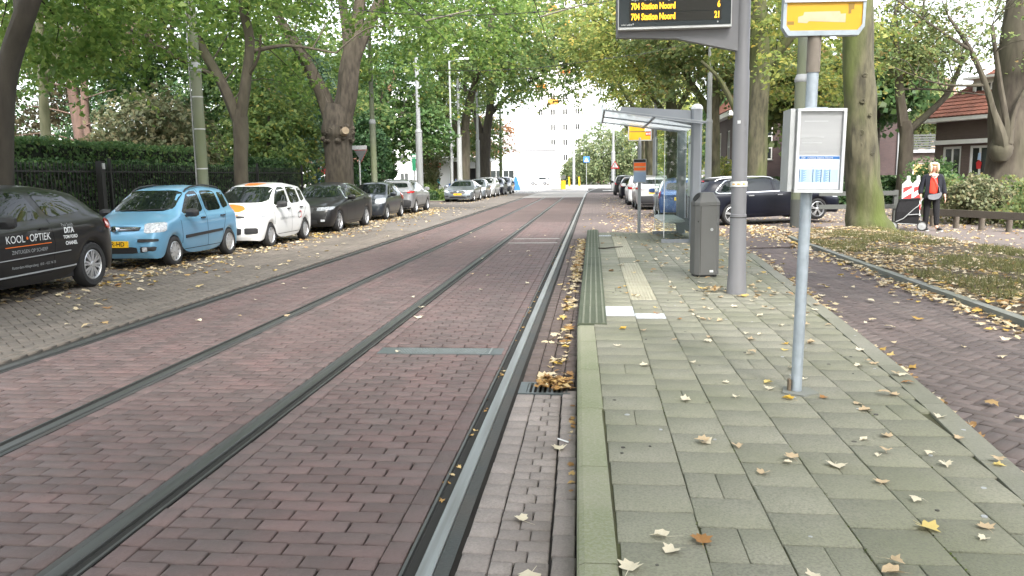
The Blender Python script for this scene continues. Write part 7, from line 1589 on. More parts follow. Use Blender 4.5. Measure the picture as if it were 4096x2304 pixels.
# far pale trees and shrubs
FG = 'pale far trees beyond the junction'
for i, (x, y, z, rx, rz, lb, mt) in enumerate(((1.5, 150, 5.5, 5.0, 5.6, 'large pale green tree at the end of the street', 'leaf_pale'), (8.5, 146, 6.0, 4.6, 6.0, 'pale bushy tree right of the largest one', 'leaf_pale'), (14, 120, 7.0, 5, 7, 'yellowish tall tree behind the right car row', 'leaf_yellow'), (-3.2, 158, 2.6, 2.6, 2.8, 'low pale bush under the large pale tree', 'leaf_pale'), (18, 100, 7, 5, 7, 'dense tree behind the dark brick house', 'leaf_olive'), (13.5, 70, 6.5, 4.2, 6.5, 'green tree left behind the dark brick house', 'leaf_deep'), (27, 80, 7, 6, 6, 'leafy tree above the pale plastered house', 'leaf_olive'), (11.5, 47.0, 6.6, 2.9, 2.3, 'leafy tree hiding the roof of the dark brick house', 'leaf_olive'), (16.2, 49, 7.2, 2.6, 2.2, 'green tree over the right end of the dark brick roof', 'leaf_deep'), (21.5, 60, 6.2, 2.6, 2.4, 'loose tree in front of the pale plastered house', 'leaf_olive'))):
    t = thing('far_tree', lb, 'tree', (x, y, -0.1), 0, FG); limb('trunk', [(0, 0, 0), (0, 0, z), (0.1, 0, z * 1.4)], [0.35, 0.25, 0.06], M['bark_grey'], t)
    crown('crown', t, [(0, 0, z, rx, rx, rz)] + ([] if 'roof' in lb or 'plastered' in lb else [(rx * 0.55, -1, z * 0.7, rx * 0.55, rx * 0.5, rz * 0.55), (-rx * 0.5, -1, z * 0.6, rx * 0.55, rx * 0.5, rz * 0.5)]), M[mt], 480 if 'roof' not in lb else 260, 30, 0.34, 1.1, 110 + i, flat=0.3, droop=0.5, gap=0.2)
for i, (x, y, z, rx, rz, lb, mt) in enumerate(((7.4, 44, 1.3, 1.25, 1.25, 'round yellow green bush left of the brick house', 'leaf_yellow'), (12.5, 27.0, 0.75, 1.6, 0.75, 'shrub with pale flowers behind the low plank fence', 'leaf_olive'), (14.6, 25.6, 0.85, 1.8, 0.85, 'green shrub at the right edge behind the plank fence', 'leaf_deep'), (11.2, 25.2, 0.7, 1.1, 0.7, 'rust tinged shrub beside the walking woman', 'leaf_greybush'), (11.8, 29.5, 1.05, 1.0, 1.1, 'dark flowering shrub below the tall white windows', 'leaf_deep'), (16.5, 28, 0.9, 1.4, 1.0, 'bluish green bush at the right picture edge', 'leaf_conifer'), (12.4, 23.4, 0.45, 1.3, 0.5, 'low leafy shrub growing through the plank fence', 'leaf_olive'), (-11.8, 55.5, 0.6, 1.8, 0.6, 'low green planting on the park lawn', 'leaf_street'), (-12.7, 46, 0.9, 1.0, 0.9, 'pale ornamental grass tuft by the side street', 'leaf_greybush'))):
    t = thing('shrub', lb, 'shrub', (x, y, 0.0), 0, 'shrubs in the gardens'); limb('stem', [(0, 0, 0), (0.02, 0, z * 0.5), (0, 0.05, z)], [0.05, 0.04, 0.01], M['bark_dark'], t, n=6)
    crown('foliage', t, [(0, 0, z, rx, rx * 0.8, rz), (rx * 0.6, -0.2, z * 0.7, rx * 0.6, rx * 0.5, rz * 0.7)], M[mt], 150, 34, 0.10, 0.3, 130 + i, flat=0.35, gap=0.05, shell=0.2)
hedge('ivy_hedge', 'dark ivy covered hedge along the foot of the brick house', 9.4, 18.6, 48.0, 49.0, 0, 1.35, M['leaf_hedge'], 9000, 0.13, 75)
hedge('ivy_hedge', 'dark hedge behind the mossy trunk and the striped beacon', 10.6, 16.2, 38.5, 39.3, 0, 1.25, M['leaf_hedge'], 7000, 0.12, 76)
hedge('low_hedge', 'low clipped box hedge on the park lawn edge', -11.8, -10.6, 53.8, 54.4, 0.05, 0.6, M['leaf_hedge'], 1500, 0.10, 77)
# trees added out of view beside and behind the camera: they shade the stop and show in the car paint
for i, (x, y, lb, mt) in enumerate(((7.6, 7.0, 'unseen street tree added on the verge just right of the stop', 'leaf_olive'), (7.4, -7.5, 'unseen street tree added on the verge behind the stop', 'leaf_olive'), (-10.2, 2.0, 'unseen street tree added on the left pavement beside the stop', 'leaf_green'), (-10.3, -9.0, 'unseen street tree added on the left pavement behind the stop', 'leaf_green'), (7.5, -21.0, 'unseen street tree added on the right far behind the stop', 'leaf_olive'), (-10.2, -21.0, 'unseen street tree added on the left far behind the stop', 'leaf_green'))):
    s = 1 if x < 0 else -1
    tree(lb, (x, y, 0.05), [(x, y, -0.05, 0.5), (x, y, 1.2, 0.36), (x, y, 4.5, 0.3), (x + 0.2 * s, y, 8, 0.2)], [[(x, y, 4.4, 0.18), (x + 2 * s, y + 0.5, 7.4, 0.12), (x + 5 * s, y + 0.5, 9.5, 0.05)], [(x, y, 4.8, 0.18), (x - 1.5 * s, y, 8, 0.1)]],
         [(x + 1.5 * s, y, 10.5, 6.2, 6.0, 3.6), (x + 6.0 * s, y + 0.5, 9.6, 3.8, 4.4, 2.2)], M['bark_moss'], M[mt], 420, 14, 0.42, 1.0, 150 + i, 16, group=GR, twig_r=0.03)

for i, (x, y, z, rx, ry, rz, lb, mt) in enumerate(((15.5, 9, 4.2, 3.4, 3.4, 4.2, 'garden tree added right of the verge outside the picture', 'leaf_deep'), (17, 1, 4.6, 3.6, 4, 4.6, 'broad unseen garden tree added right of the stop', 'leaf_olive'), (15.5, -9, 4.4, 3.4, 4, 4.4, 'unseen garden tree added behind the stop on the right', 'leaf_deep'), (19.5, 15.5, 3.6, 3, 2.6, 3.6, 'garden tree added beside the plank fence outside the picture', 'leaf_olive'), (-16, 3, 5, 4, 4, 5, 'unseen garden tree added left of the stop', 'leaf_deep'), (-4, -34, 6, 7, 4, 6, 'unseen tree added to close the street far behind the stop', 'leaf_deep'), (4.5, -36, 6, 6, 4, 6, 'second unseen tree added to close the street far behind the stop', 'leaf_olive'))):  # trees added out of view to darken reflections in car paint and glass
    t = thing('garden_tree', lb, 'tree', (x, y, 0.0), 0, 'unseen garden trees added around the stop'); limb('trunk', [(0, 0, 0), (0, 0, z * 0.6), (0.1, 0, z * 1.3)], [0.25, 0.18, 0.05], M['bark_grey'], t)
    crown('crown', t, [(0, 0, z, rx, ry, rz), (rx * 0.6, 0.3, z * 0.6, rx * 0.6, ry * 0.7, rz * 0.55), (-rx * 0.5, -0.4, z * 0.55, rx * 0.6, ry * 0.7, rz * 0.5)], M[mt], 330, 16, 0.4, 0.9, 170 + i, flat=0.4, droop=0.5, gap=0.2)
# ---------------------------------------------------------------- fallen leaves and grass
FL = [(0, (0.28, 0.14, 0.05)), (0.12, (0.40, 0.26, 0.11)), (0.3, (0.52, 0.41, 0.25)), (0.6, (0.62, 0.54, 0.40)), (0.84, (0.55, 0.44, 0.26)), (0.95, (0.58, 0.39, 0.07)), (1, (0.22, 0.10, 0.035))]
M['fallen_leaf'] = pm('fallen_leaf', (0.5, 0.4, 0.2), 0.75, ramp=FL, transl=0.15, col2=None)
M['fallen_brown'] = pm('fallen_brown', (0.4, 0.25, 0.1), 0.75, ramp=[(0, (0.16, 0.08, 0.03)), (0.4, (0.34, 0.19, 0.06)), (0.8, (0.50, 0.33, 0.12)), (1, (0.55, 0.46, 0.28))], transl=0.12)
LC = {'cream': pm('leaf_cream', (0.66, 0.60, 0.47), 0.75, col2=(0.54, 0.45, 0.31), nscale=30, transl=0.15), 'tan': pm('leaf_tan', (0.52, 0.40, 0.26), 0.75, col2=(0.38, 0.26, 0.14), nscale=30, transl=0.15),
      'golden': pm('leaf_golden', (0.62, 0.40, 0.04), 0.7, col2=(0.5, 0.27, 0.04), nscale=30, transl=0.2), 'brown': pm('leaf_brown', (0.33, 0.16, 0.045), 0.75, col2=(0.2, 0.09, 0.03), nscale=30, transl=0.12), 'yellow': pm('leaf_lemon', (0.68, 0.54, 0.20), 0.7, col2=(0.58, 0.42, 0.12), nscale=30, transl=0.2)}
def maple(r, curl, tw, fold):
    """one maple leaf about 1 unit wide: 5 lobes, cupped and twisted"""
    ang = [-90, -52, -38, -12, 8, 34, 52, 74, 90, 106, 128, 146, 172, 192, 218, 232]
    rad = [0.14, 0.34, 0.40, 0.32, 0.50, 0.37, 0.46, 0.40, 0.55, 0.40, 0.46, 0.37, 0.50, 0.32, 0.40, 0.34]
    V = [(0, 0, 0.0)]
    for a, q in zip(ang, rad):
        q *= r.uniform(0.85, 1.12); x, y = q * math.cos(R_(a)), q * math.sin(R_(a))
        z = curl * (x * x * r.uniform(0.7, 1.5) + y * y * r.uniform(0.1, 0.9)) + tw * x * y + fold * abs(x) + r.uniform(-0.02, 0.03)
        V.append((x / math.sqrt(1 + fold * fold), y * (1 - 0.25 * min(abs(curl), 1)), z))
    n = len(ang); F = [(0, 1 + i, 1 + (i + 1) % n) for i in range(n)]
    b = len(V); sx = r.uniform(-0.12, 0.12)
    V += [(-0.012, -0.08, 0.012), (0.012, -0.08, 0.012), (sx + 0.009, -0.34, 0.03), (sx - 0.009, -0.34, 0.03), (sx * 2.2 + 0.005, -0.58, 0.01), (sx * 2.2 - 0.005, -0.58, 0.01)]
    F += [(b, b + 1, b + 2), (b, b + 2, b + 3), (b + 3, b + 2, b + 4), (b + 3, b + 4, b + 5)]
    V = np.array(V); V[:, 2] -= V[:, 2].min(); V[:, 2] *= min(1.0, 0.2 / V[:, 2].max()); return V, np.array(F)
_lr = random.Random(21)
LEAVES = [maple(_lr, _lr.choice((0.25, 0.6, 0.9, -0.6, 1.3, -1.0)), _lr.uniform(-0.6, 0.6), _lr.choice((0.0, 0.2, 0.6, 1.0, 1.5, -0.4))) for _ in range(24)]
LMESH = {}
def leaf_mesh(k, c):
    if (k, c) not in LMESH:
        me = np_mesh('fallen_leaf', *LEAVES[k], smooth=False); me.materials.append(LC[c]); LMESH[(k, c)] = me
    return LMESH[(k, c)]
def litter(name, pts, label, mat, size, seed, group=None):
    """pts (n,3): many leaves as one stuff object"""
    rs = np.random.default_rng(seed); VV, FF = [], []; b = 0
    for p in pts:
        V, F = LEAVES[rs.integers(len(LEAVES))]; a = rs.uniform(0, 6.28); s = size * rs.uniform(0.6, 1.25); c, q = math.cos(a), math.sin(a)
        tx, ty = rs.normal(0, 0.12), rs.normal(0, 0.12)
        X, Y, Z = V[:, 0] * s, V[:, 1] * s, V[:, 2] * s
        Z = Z + X * tx + Y * ty; Z -= Z.min()
        VV.append(np.stack([p[0] + c * X - q * Y, p[1] + q * X + c * Y, p[2] + Z], 1)); FF.append(F + b); b += len(V)
    o = mesh_obj(name, np_mesh(name, np.concatenate(VV), np.concatenate(FF)), mat); tag(o, label, None, None, 'stuff'); return o
rs = np.random.default_rng(31)
def scatter(n, fx, y0, y1, z, ypow=1.0):
    y = y0 + (y1 - y0) * rs.random(n) ** ypow; x = np.array([fx(v) for v in y]); zz = np.array([z(a, b_) if callable(z) else z for a, b_ in zip(x, y)])
    return np.stack([x, y, zz], 1)
N_ = lambda m, s: rs.normal(m, s)
# left parking strip
P = np.concatenate([scatter(2600, lambda y: -9.55 + abs(N_(0, 1.05)), 8, 42, 0.004), scatter(900, lambda y: N_(-7.75, 0.33), 11.5, 40, 0.004), scatter(110, lambda y: rs.uniform(-7.3, -5.6), 8, 45, 0.004), scatter(350, lambda y: rs.uniform(-9.5, -7.2), 48, 80, 0.004)])
litter('leaf_litter', P[(P[:, 0] < -5.5)], 'pale fallen leaves lying under and beside the parked cars on the left', M['fallen_leaf'], 0.135, 1)
P = scatter(420, lambda y: rs.uniform(-11.0, -9.8), 8, 42, 0.094); litter('leaf_litter', P, 'leaves on the left pavement behind the cars', M['fallen_leaf'], 0.135, 2)
# gutter beside the ribbed edge, and the choked drain
P = np.concatenate([scatter(420, lambda y: xl(y) - 0.06 - abs(N_(0, 0.055)), 12.0, 19.8, 0.0), scatter(60, lambda y: xl(y) - 0.08 - abs(N_(0, 0.09)), 6.2, 12, -0.012), scatter(60, lambda y: rs.uniform(-0.5, -0.2), 6, 20, -0.01)])
P[:, 2] += rs.random(len(P)) * 0.05 * (P[:, 1] > 13); litter('leaf_litter', P, 'golden leaves heaped in the gutter beside the ribbed platform edge', M['fallen_leaf'], 0.125, 3)
P = np.stack([rs.uniform(-0.42, -0.165, 90), rs.uniform(5.83, 6.12, 90), rs.random(90) * 0.035], 1); litter('leaf_litter', P, 'brown leaves choking the gutter drain', M['fallen_brown'], 0.085, 4)
P = scatter(24, lambda y: xl(y) - 0.022 - rs.random() * 0.02, 2.6, 5.6, -0.01); litter('leaf_litter', P, 'torn brown leaves along the foot of the near kerb', M['fallen_brown'], 0.055, 5)
P = scatter(60, lambda y: rs.uniform(-0.79, -0.735), 3, 20, -0.012); litter('leaf_litter', P, 'small leaves caught in the groove of the right rail', M['fallen_brown'], 0.05, 6)
# right gutter below the platform
P = np.concatenate([scatter(330, lambda y: xr(y) + 0.03 + abs(N_(0, 0.07)), 3.0, 9.5, 0.004), scatter(420, lambda y: xr(y) + 0.03 + abs(N_(0, 0.14)), 9.5, 20, 0.004), scatter(70, lambda y: rs.uniform(xr(y) + 0.2, 4.2), 4, 20, 0.004), scatter(520, lambda y: KX(y) - abs(N_(0, 0.22)), 7.5, 21, 0.006)])
P[:, 2] += rs.random(len(P)) * 0.02; litter('leaf_litter', P, 'leaves gathered in the gutters of the side road', M['fallen_leaf'], 0.12, 7)
# verge and footpath
P = []
while len(P) < 4800:
    x, y = rs.uniform(4.4, 9.5), rs.uniform(5, 22.6)
    if in_poly(x, y, verge_poly) and rs.random() < 0.35 + 0.65 * math.exp(-((x - KX(min(y, 21))) / 0.9) ** 2) + (0.4 if y > 19 else 0): P.append((x, y, vz(x, y) + 0.006 + rs.random() * 0.02))
litter('leaf_litter', np.array(P), 'leaf litter covering the soil of the verge', M['fallen_leaf'], 0.105, 8)
P = np.concatenate([scatter(1000, lambda y: rs.uniform(7.6, 16), 14, 30, 0.008), scatter(1500, lambda y: rs.uniform(4.4, 16), 21.5, 38, 0.008, 1.0), scatter(500, lambda y: rs.uniform(9.2, 15), 26, 42, 0.008), scatter(360, lambda y: N_(4.7, 0.4), 20.0, 25, 0.01)])
litter('leaf_litter', P, 'leaves scattered over the footpath and the side entrance', M['fallen_leaf'], 0.13, 9)
P = np.concatenate([scatter(700, lambda y: rs.uniform(0.6, 3.6), 20.4, 34, 0.004, 1.4), scatter(420, lambda y: rs.uniform(0.4, 3.4) ** 1.0, 20.4, 60, 0.004), scatter(420, lambda y: N_(2.4, 0.6), 20.35, 24, 0.004), scatter(40, lambda y: rs.uniform(-0.5, 2), 20.4, 32, 0.004)])
litter('leaf_litter', P, 'leaves on the road beyond the platform end', M['fallen_leaf'], 0.125, 10)
# grass on the verge
V, F = [], []
k = 0
while k < 14000:
    x, y = rs.uniform(4.7, 9.3), rs.uniform(5, 22.4); g = math.sin(x * 2.1 + 1) * math.sin(y * 1.1 + x) + 0.6 * math.sin(y * 3.1 + 2) * math.sin(x * 4.3)
    if g < -0.05 + 0.5 * rs.random() or not in_poly(x, y, verge_poly) or math.hypot(x - 7.3, y - 22.3) < 0.6: continue
    z = vz(x, y); a = rs.uniform(0, 6.28); h = rs.uniform(0.05, 0.13); w_ = rs.uniform(0.006, 0.014); lx, ly = rs.normal(0, 0.05, 2); b = len(V)
    V += [(x - w_ * math.cos(a), y - w_ * math.sin(a), z - 0.01), (x + w_ * math.cos(a), y + w_ * math.sin(a), z - 0.01), (x + lx, y + ly, z + h)]; F.append((b, b + 1, b + 2)); k += 1
me = np_mesh('verge_grass', V, F); o = mesh_obj('verge_grass', me, leafmat('grass_blade', [(0, (0.13, 0.135, 0.05)), (0.6, (0.18, 0.185, 0.07)), (1, (0.28, 0.24, 0.11))], 0.35)); tag(o, 'thin tufts of grass growing on the leafy verge', None, None, 'stuff')
P = []
while len(P) < 4200:
    x, y = rs.uniform(4.7, 9.3), rs.uniform(5, 22.4); g = math.sin(x * 2.1 + 1) * math.sin(y * 1.1 + x) + 0.6 * math.sin(y * 3.1 + 2) * math.sin(x * 4.3)
    if g > 0.05 + 0.5 * rs.random() - 0.2 and in_poly(x, y, verge_poly): P.append((x, y, vz(x, y) + 0.02 + rs.random() * 0.05))
P = np.array(P); nn = rs.normal(size=P.shape) * 0.5 + np.array([0, 0, 1]); nn /= np.linalg.norm(nn, axis=1, keepdims=True)
V, F = leaf_cloud(P, nn, rs.uniform(0.02, 0.05, len(P)), rs); o = mesh_obj('ground_cover', np_mesh('ground_cover', V, F), leafmat('ground_cover', [(0, (0.12, 0.13, 0.05)), (0.6, (0.17, 0.18, 0.07)), (1, (0.27, 0.23, 0.11))], 0.35)); tag(o, 'low weeds and ivy patches on the verge', None, None, 'stuff')
# moss and weeds in the tile joints
P = []
while len(P) < 700:
    c_ = int(rs.integers(1, 8)); y = 2.4 + 9 * rs.random() ** 1.5
    if math.sin(y * 2.3 + c_ * 2) > 0.1 and 0.125 + c_ * 0.301 < xr(y) - 0.14: P.append((0.125 + c_ * 0.301 - 0.001 + rs.normal(0, 0.004), y, PZ - 0.002))
P = np.array(P); nn = rs.normal(size=P.shape) * 0.6 + np.array([0, 0, 1]); nn /= np.linalg.norm(nn, axis=1, keepdims=True)
V, F = leaf_cloud(P, nn, rs.uniform(0.006, 0.016, len(P)), rs); o = mesh_obj('joint_moss', np_mesh('joint_moss', V, F), pm('moss_green', (0.075, 0.10, 0.025), 1.0, vary=0.3), plat); o['kind'] = 'stuff'

P = scatter(230, lambda y: xl(y) + 0.3 + (xr(y) - xl(y) - 0.3) * rs.random() ** 0.7, 9.3, 19.8, PZ + 0.006)
P = P[(np.hypot(P[:, 0] - 1.7, P[:, 1] - 9.67) > 0.15) & (np.hypot(P[:, 0] - 1.55, P[:, 1] - 11.36) > 0.25)]
litter('leaf_litter', P, 'leaves lying on the far part of the platform beyond the display post', M['fallen_leaf'], 0.115, 12)
P = np.stack([N_(1.45, 0.10, ) * np.ones(22) + rs.normal(0, 0.09, 22), N_(9.75, 0.05) * np.ones(22) + rs.normal(0, 0.1, 22), PZ + 0.01 + rs.random(22) * 0.03], 1); litter('leaf_litter', P, 'small heap of leaves left of the display post foot', M['fallen_leaf'], 0.115, 13)
# single leaves one can pick out: on the platform, the gutter and the track
GP = 'single fallen leaves on the stop platform'
ADJ = {'cream': 'pale cream', 'tan': 'tan', 'golden': 'golden orange', 'brown': 'rust brown', 'yellow': 'bright yellow'}
def one_leaf(x, y, z, c, s, label, group, rot=None, k=None):
    k = _lr.randrange(len(LEAVES)) if k is None else k
    o = mesh_obj('fallen_leaf', leaf_mesh(k, c)); o.location = (x, y, z); o.scale = (s, s, s)
    o.rotation_euler = (_lr.uniform(-0.08, 0.08), _lr.uniform(-0.08, 0.08), _lr.uniform(0, 6.28) if rot is None else rot); tag(o, label, 'leaf', group); return o
one_leaf(1.80, 2.86, PZ + 0.008, 'yellow', 0.15, 'bright yellow maple leaf on the platform near the lower right corner', GP, 2.2, 0)
one_leaf(1.86, 2.82, PZ + 0.02, 'brown', 0.09, 'small brown leaf lying on the bright yellow maple leaf', GP, 0.5)
one_leaf(1.62, 2.84, PZ + 0.008, 'cream', 0.14, 'curled grey cream leaf left of the bright yellow leaf', GP, 3.4, 4)
one_leaf(0.13, 2.76, PZ + 0.006, 'cream', 0.13, 'large pale maple leaf at the kerb joint at the bottom edge', GP, -0.3, 0)
one_leaf(0.27, 3.03, PZ + 0.006, 'cream', 0.13, 'cream leaf with long stem on the tiles near the kerb', GP, 1.2, 1)
one_leaf(0.42, 3.0, PZ + 0.006, 'brown', 0.11, 'rust brown curled leaf beside the cream one near the kerb', GP, 0.2, 5)
one_leaf(0.30, 2.92, PZ + 0.006, 'cream', 0.10, 'small cream leaf below the rust brown one near the kerb', GP, 2.4, 2)
one_leaf(-0.335, 3.55, 0.004, 'cream', 0.13, 'cream leaf alone on the gutter pavers nearest the rail', None, 0.6, 1)
one_leaf(-0.25, 3.0, 0.004, 'cream', 0.13, 'cream leaf with stem on the gutter pavers close to the camera', None, 2.7, 3)
one_leaf(-0.20, 4.55, 0.004, 'cream', 0.13, 'pale leaf in the middle of the gutter pavers', None, 0.1, 0)
one_leaf(1.23, 5.05, PZ + 0.006, 'golden', 0.11, 'golden leaf left of the stop pole foot', None, 1.0, 6)
one_leaf(1.19, 5.45, PZ + 0.006, 'yellow', 0.12, 'yellow leaf leaning at the stop pole wedge', None, 2.0, 1)
one_leaf(0.28, 7.35, PZ + 0.006, 'golden', 0.11, 'single orange leaf on the first tile beside the stud tile', None, 1.3, 4)
one_leaf(-2.0, 8.9, 0.006, 'cream', 0.15, 'lone whitish leaf on the bricks between the tracks', None, 0.4, 2)
taken = [(1.8, 2.86), (0.13, 2.76), (0.4, 3.0), (1.62, 2.84)]
n = 0
while n < 96:
    y = 2.7 + 7.0 * _lr.random() ** 1.1; x = _lr.uniform(xl(y) + 0.1, xr(y) - 0.05)
    if y < 7 and x < 0.75 and _lr.random() < 0.72: continue
    if _lr.random() > 0.35 + 0.65 * (x - xl(y)) / (xr(y) - xl(y)): continue
    if any(math.hypot(x - a, y - b_) < 0.12 for a, b_ in taken) or math.hypot(x - 1.70, y - 9.67) < 0.16 or math.hypot(x - 1.55, y - 11.36) < 0.26: continue
    taken.append((x, y)); c = _lr.choices(['cream', 'tan', 'golden', 'brown', 'yellow'], [0.56, 0.27, 0.07, 0.07, 0.03])[0]
    side = 'kerb side' if x < 0.75 else 'middle' if x < 1.45 else 'right edge'; zone = f'at the {side} ' + ('close to the camera' if y < 3.6 else 'just before the stop pole' if y < 5.2 else 'just past the stop pole' if y < 7.4 else 'near the display post')
    one_leaf(x, y, PZ + (0.014 if x < 0.14 and y > 7.6 else 0.005), c, _lr.uniform(0.065, 0.115), f'{ADJ[c]} leaf on the platform {zone}', f'{ADJ[c]} leaves on the platform {zone}'); n += 1
    if _lr.random() < 0.16:
        one_leaf(x + _lr.uniform(-0.08, 0.08), y + _lr.uniform(-0.08, 0.08), PZ + 0.018, 'tan', 0.1, f'{ADJ["tan"]} leaf on the platform {zone}', f'{ADJ["tan"]} leaves on the platform {zone}'); n += 1
for i in range(26):
    y = 4 + 22 * _lr.random(); x = _lr.uniform(-5.0, -0.9); c = _lr.choice(['cream', 'cream', 'tan'])
    one_leaf(x, y, 0.006, c, _lr.uniform(0.08, 0.13), (lb := f'{ADJ[c]} leaf on the bricks ' + ('of the right track' if x > -2.2 else 'between the two tracks' if x > -3.5 else 'of the left track') + (' near the camera' if y < 10 else ' halfway along the platform' if y < 19 else ' past the platform end')), lb.replace('leaf', 'leaves'))
P_ = [(0.10, 15.45, PZ + 0.03), (0.22, 15.5, PZ + 0.02), (0.42, 15.75, PZ + 0.02), (0.58, 15.95, PZ + 0.012)]
tag(MB().tube(P_, [0.012, 0.014, 0.012, 0.006], 6).build('twig', M['bark_dark']), 'dark dry twig lying across the ribbed platform edge', 'twig')
tag(MB().tube([(-0.215, 4.72, 0.008), (-0.15, 4.66, 0.008)], 0.0045, 8).build('cigarette_butt', M['print_white']), 'white cigarette butt in the gutter near the kerb', 'litter')

for mt, n, z, lb in ((M['print_grey'], 34, 0.0, 'pale trodden gum spots on the platform tiles'), (pm('gum_dark', (0.06, 0.058, 0.05), 0.9), 46, 0.0004, 'dark trodden gum spots on the platform tiles')):
    b = MB()
    for _ in range(n):
        y = _lr.uniform(2.6, 12); x = _lr.uniform(xl(y) + 0.2, xr(y) - 0.05); q = _lr.uniform(0.006, 0.014)
        b.prism([(x + q * math.cos(a) * _lr.uniform(0.8, 1.3), y + q * math.sin(a)) for a in np.linspace(0, 2 * math.pi, 8, endpoint=False)], PZ - 0.002, PZ + 0.0022 + z)
    o = b.build('gum_spot', mt, plat); o['kind'] = 'stuff'
# ---------------------------------------------------------------- people, trolley, barriers, fences
M['skin'] = pm('skin', (0.52, 0.31, 0.23), 0.55, col2=(0.46, 0.26, 0.19), nscale=14)
M['cloth_black'] = pm('cloth_black', (0.006, 0.006, 0.008), 0.9, bump=0.3, bscale=40)
M['cloth_navy'] = pm('cloth_navy', (0.006, 0.007, 0.013), 0.9, col2=(0.010, 0.011, 0.02), nscale=6, bump=0.4, bscale=30)
M['cloth_red'] = pm('cloth_red', (0.78, 0.045, 0.02), 0.8, col2=(0.6, 0.03, 0.015), nscale=9, bump=0.4, bscale=30)
M['hair_blonde'] = pm('hair_blonde', (0.72, 0.62, 0.42), 0.6, col2=(0.55, 0.44, 0.26), nscale=12, stretch=(3, 3, 0.6))
M['shoe'] = pm('shoe', (0.03, 0.03, 0.032), 0.7); M['shoe_sole'] = pm('shoe_sole', (0.6, 0.6, 0.58), 0.7)
M['bag_grey'] = pm('bag_grey', (0.16, 0.165, 0.185), 0.7, col2=(0.11, 0.115, 0.13), nscale=10)
def skin_mesh(name, nodes, edges, mat, parent, root=0, lvl=2, sub=None):
    """nodes: (x,y,z,rx,ry); one continuous surface grown round the joined-up skeleton"""
    me = bpy.data.meshes.new(name); me.from_pydata([n[:3] for n in nodes], edges, [])
    o = link(bpy.data.objects.new(name, me)); md = o.modifiers.new('skin', 'SKIN'); md.use_smooth_shade = True
    for i, v in enumerate(me.skin_vertices[0].data):
        v.radius = (nodes[i][3], nodes[i][4] if len(nodes[i]) > 4 else nodes[i][3]); v.use_root = i == root
    sd = o.modifiers.new('sub', 'SUBSURF'); sd.levels = lvl; sd.render_levels = lvl
    dg = bpy.context.evaluated_depsgraph_get(); m2 = bpy.data.meshes.new_from_object(o.evaluated_get(dg)); m2.name = name
    bpy.data.objects.remove(o); bpy.data.meshes.remove(me)
    m2.materials.clear(); m2.materials.append(mat); m2.polygons.foreach_set('use_smooth', [True] * len(m2.polygons))
    return mesh_obj(name, m2, None, parent)
def ellipsoid(name, c, r, mat, parent, n=16, m=10, f=None):
    V = []; F = []
    for i in range(m + 1):
        a = math.pi * i / m
        for k in range(n):
            b = 2 * math.pi * k / n; p = [math.sin(a) * math.cos(b), math.sin(a) * math.sin(b), math.cos(a)]
            if f: p = f(p)
            V.append((c[0] + p[0] * r[0], c[1] + p[1] * r[1], c[2] + p[2] * r[2]))
    for i in range(m):
        for k in range(n): F.append((i * n + k, i * n + (k + 1) % n, (i + 1) * n + (k + 1) % n, (i + 1) * n + k))
    b = MB(); b.add(V, F); return b.build(name, mat, parent, True)
w_ = thing('person', 'woman with white blonde bob, navy blazer and red top pulling a black shopping trolley', 'person', (9.0, 22.5, 0.005), R_(-6))
w_.scale = (1.04, 1.04, 1.04)
# local frame: she faces -y; her right hand is on -x
B_ = [(0, 0.0, 0.93, .135, .10), (0, 0.0, 1.10, .125, .095), (0, 0.01, 1.28, .150, .105), (0, 0.02, 1.41, .13, .085), (0, 0.015, 1.475, .052, .052), (0, -0.005, 1.535, .052, .055), (0, -0.02, 1.60, .072, .092), (0, -0.015, 1.675, .062, .082),
      (-.185, 0.01, 1.375, .058, .058), (-.255, 0.03, 1.12, .045, .045), (-.285, -0.02, 0.90, .034, .034), (-.29, -0.04, 0.845, .03, .022),
      (.185, 0.01, 1.375, .058, .058), (.25, 0.03, 1.12, .045, .045), (.285, -0.04, 0.89, .034, .034), (.29, -0.06, 0.83, .03, .02),
      (-.095, 0.0, 0.86, .088, .09), (-.105, 0.03, 0.50, .058, .062), (-.11, 0.06, 0.10, .040, .045), (-.115, 0.0, 0.045, .038, .03), (-.12, -0.11, 0.035, .038, .026),
      (.095, 0.0, 0.86, .088, .09), (.105, -0.05, 0.50, .058, .062), (.115, -0.10, 0.10, .040, .045), (.13, -0.17, 0.045, .038, .03), (.155, -0.27, 0.035, .038, .026)]
E_ = [(0, 1), (1, 2), (2, 3), (3, 4), (4, 5), (5, 6), (6, 7), (3, 8), (8, 9), (9, 10), (10, 11), (3, 12), (12, 13), (13, 14), (14, 15), (0, 16), (16, 17), (17, 18), (18, 19), (19, 20), (0, 21), (21, 22), (22, 23), (23, 24), (24, 25)]
body = skin_mesh('body', B_, E_, M['skin'], w_)
def off(i, d): n = B_[i]; return (n[0], n[1], n[2], n[3] + d, (n[4] if len(n) > 4 else n[3]) + d)
skin_mesh('trousers', [(0, 0.005, 0.95, .15, .118), (0, 0.0, 1.03, .14, .11), off(16, .018), off(17, .022), (-.11, 0.058, 0.11, .055, .062), off(21, .018), off(22, .022), (.115, -0.098, 0.11, .055, .062)], [(0, 1), (0, 2), (2, 3), (3, 4), (0, 5), (5, 6), (6, 7)], M['cloth_black'], w_)
skin_mesh('top', [(0, -0.008, 0.90, .150, .118), (0, -0.012, 1.03, .158, .124), (0, -0.014, 1.2, .158, .120), (0, -0.008, 1.33, .125, .105), (0, -0.002, 1.41, .085, .085)], [(0, 1), (1, 2), (2, 3), (3, 4)], M['cloth_red'], w_)
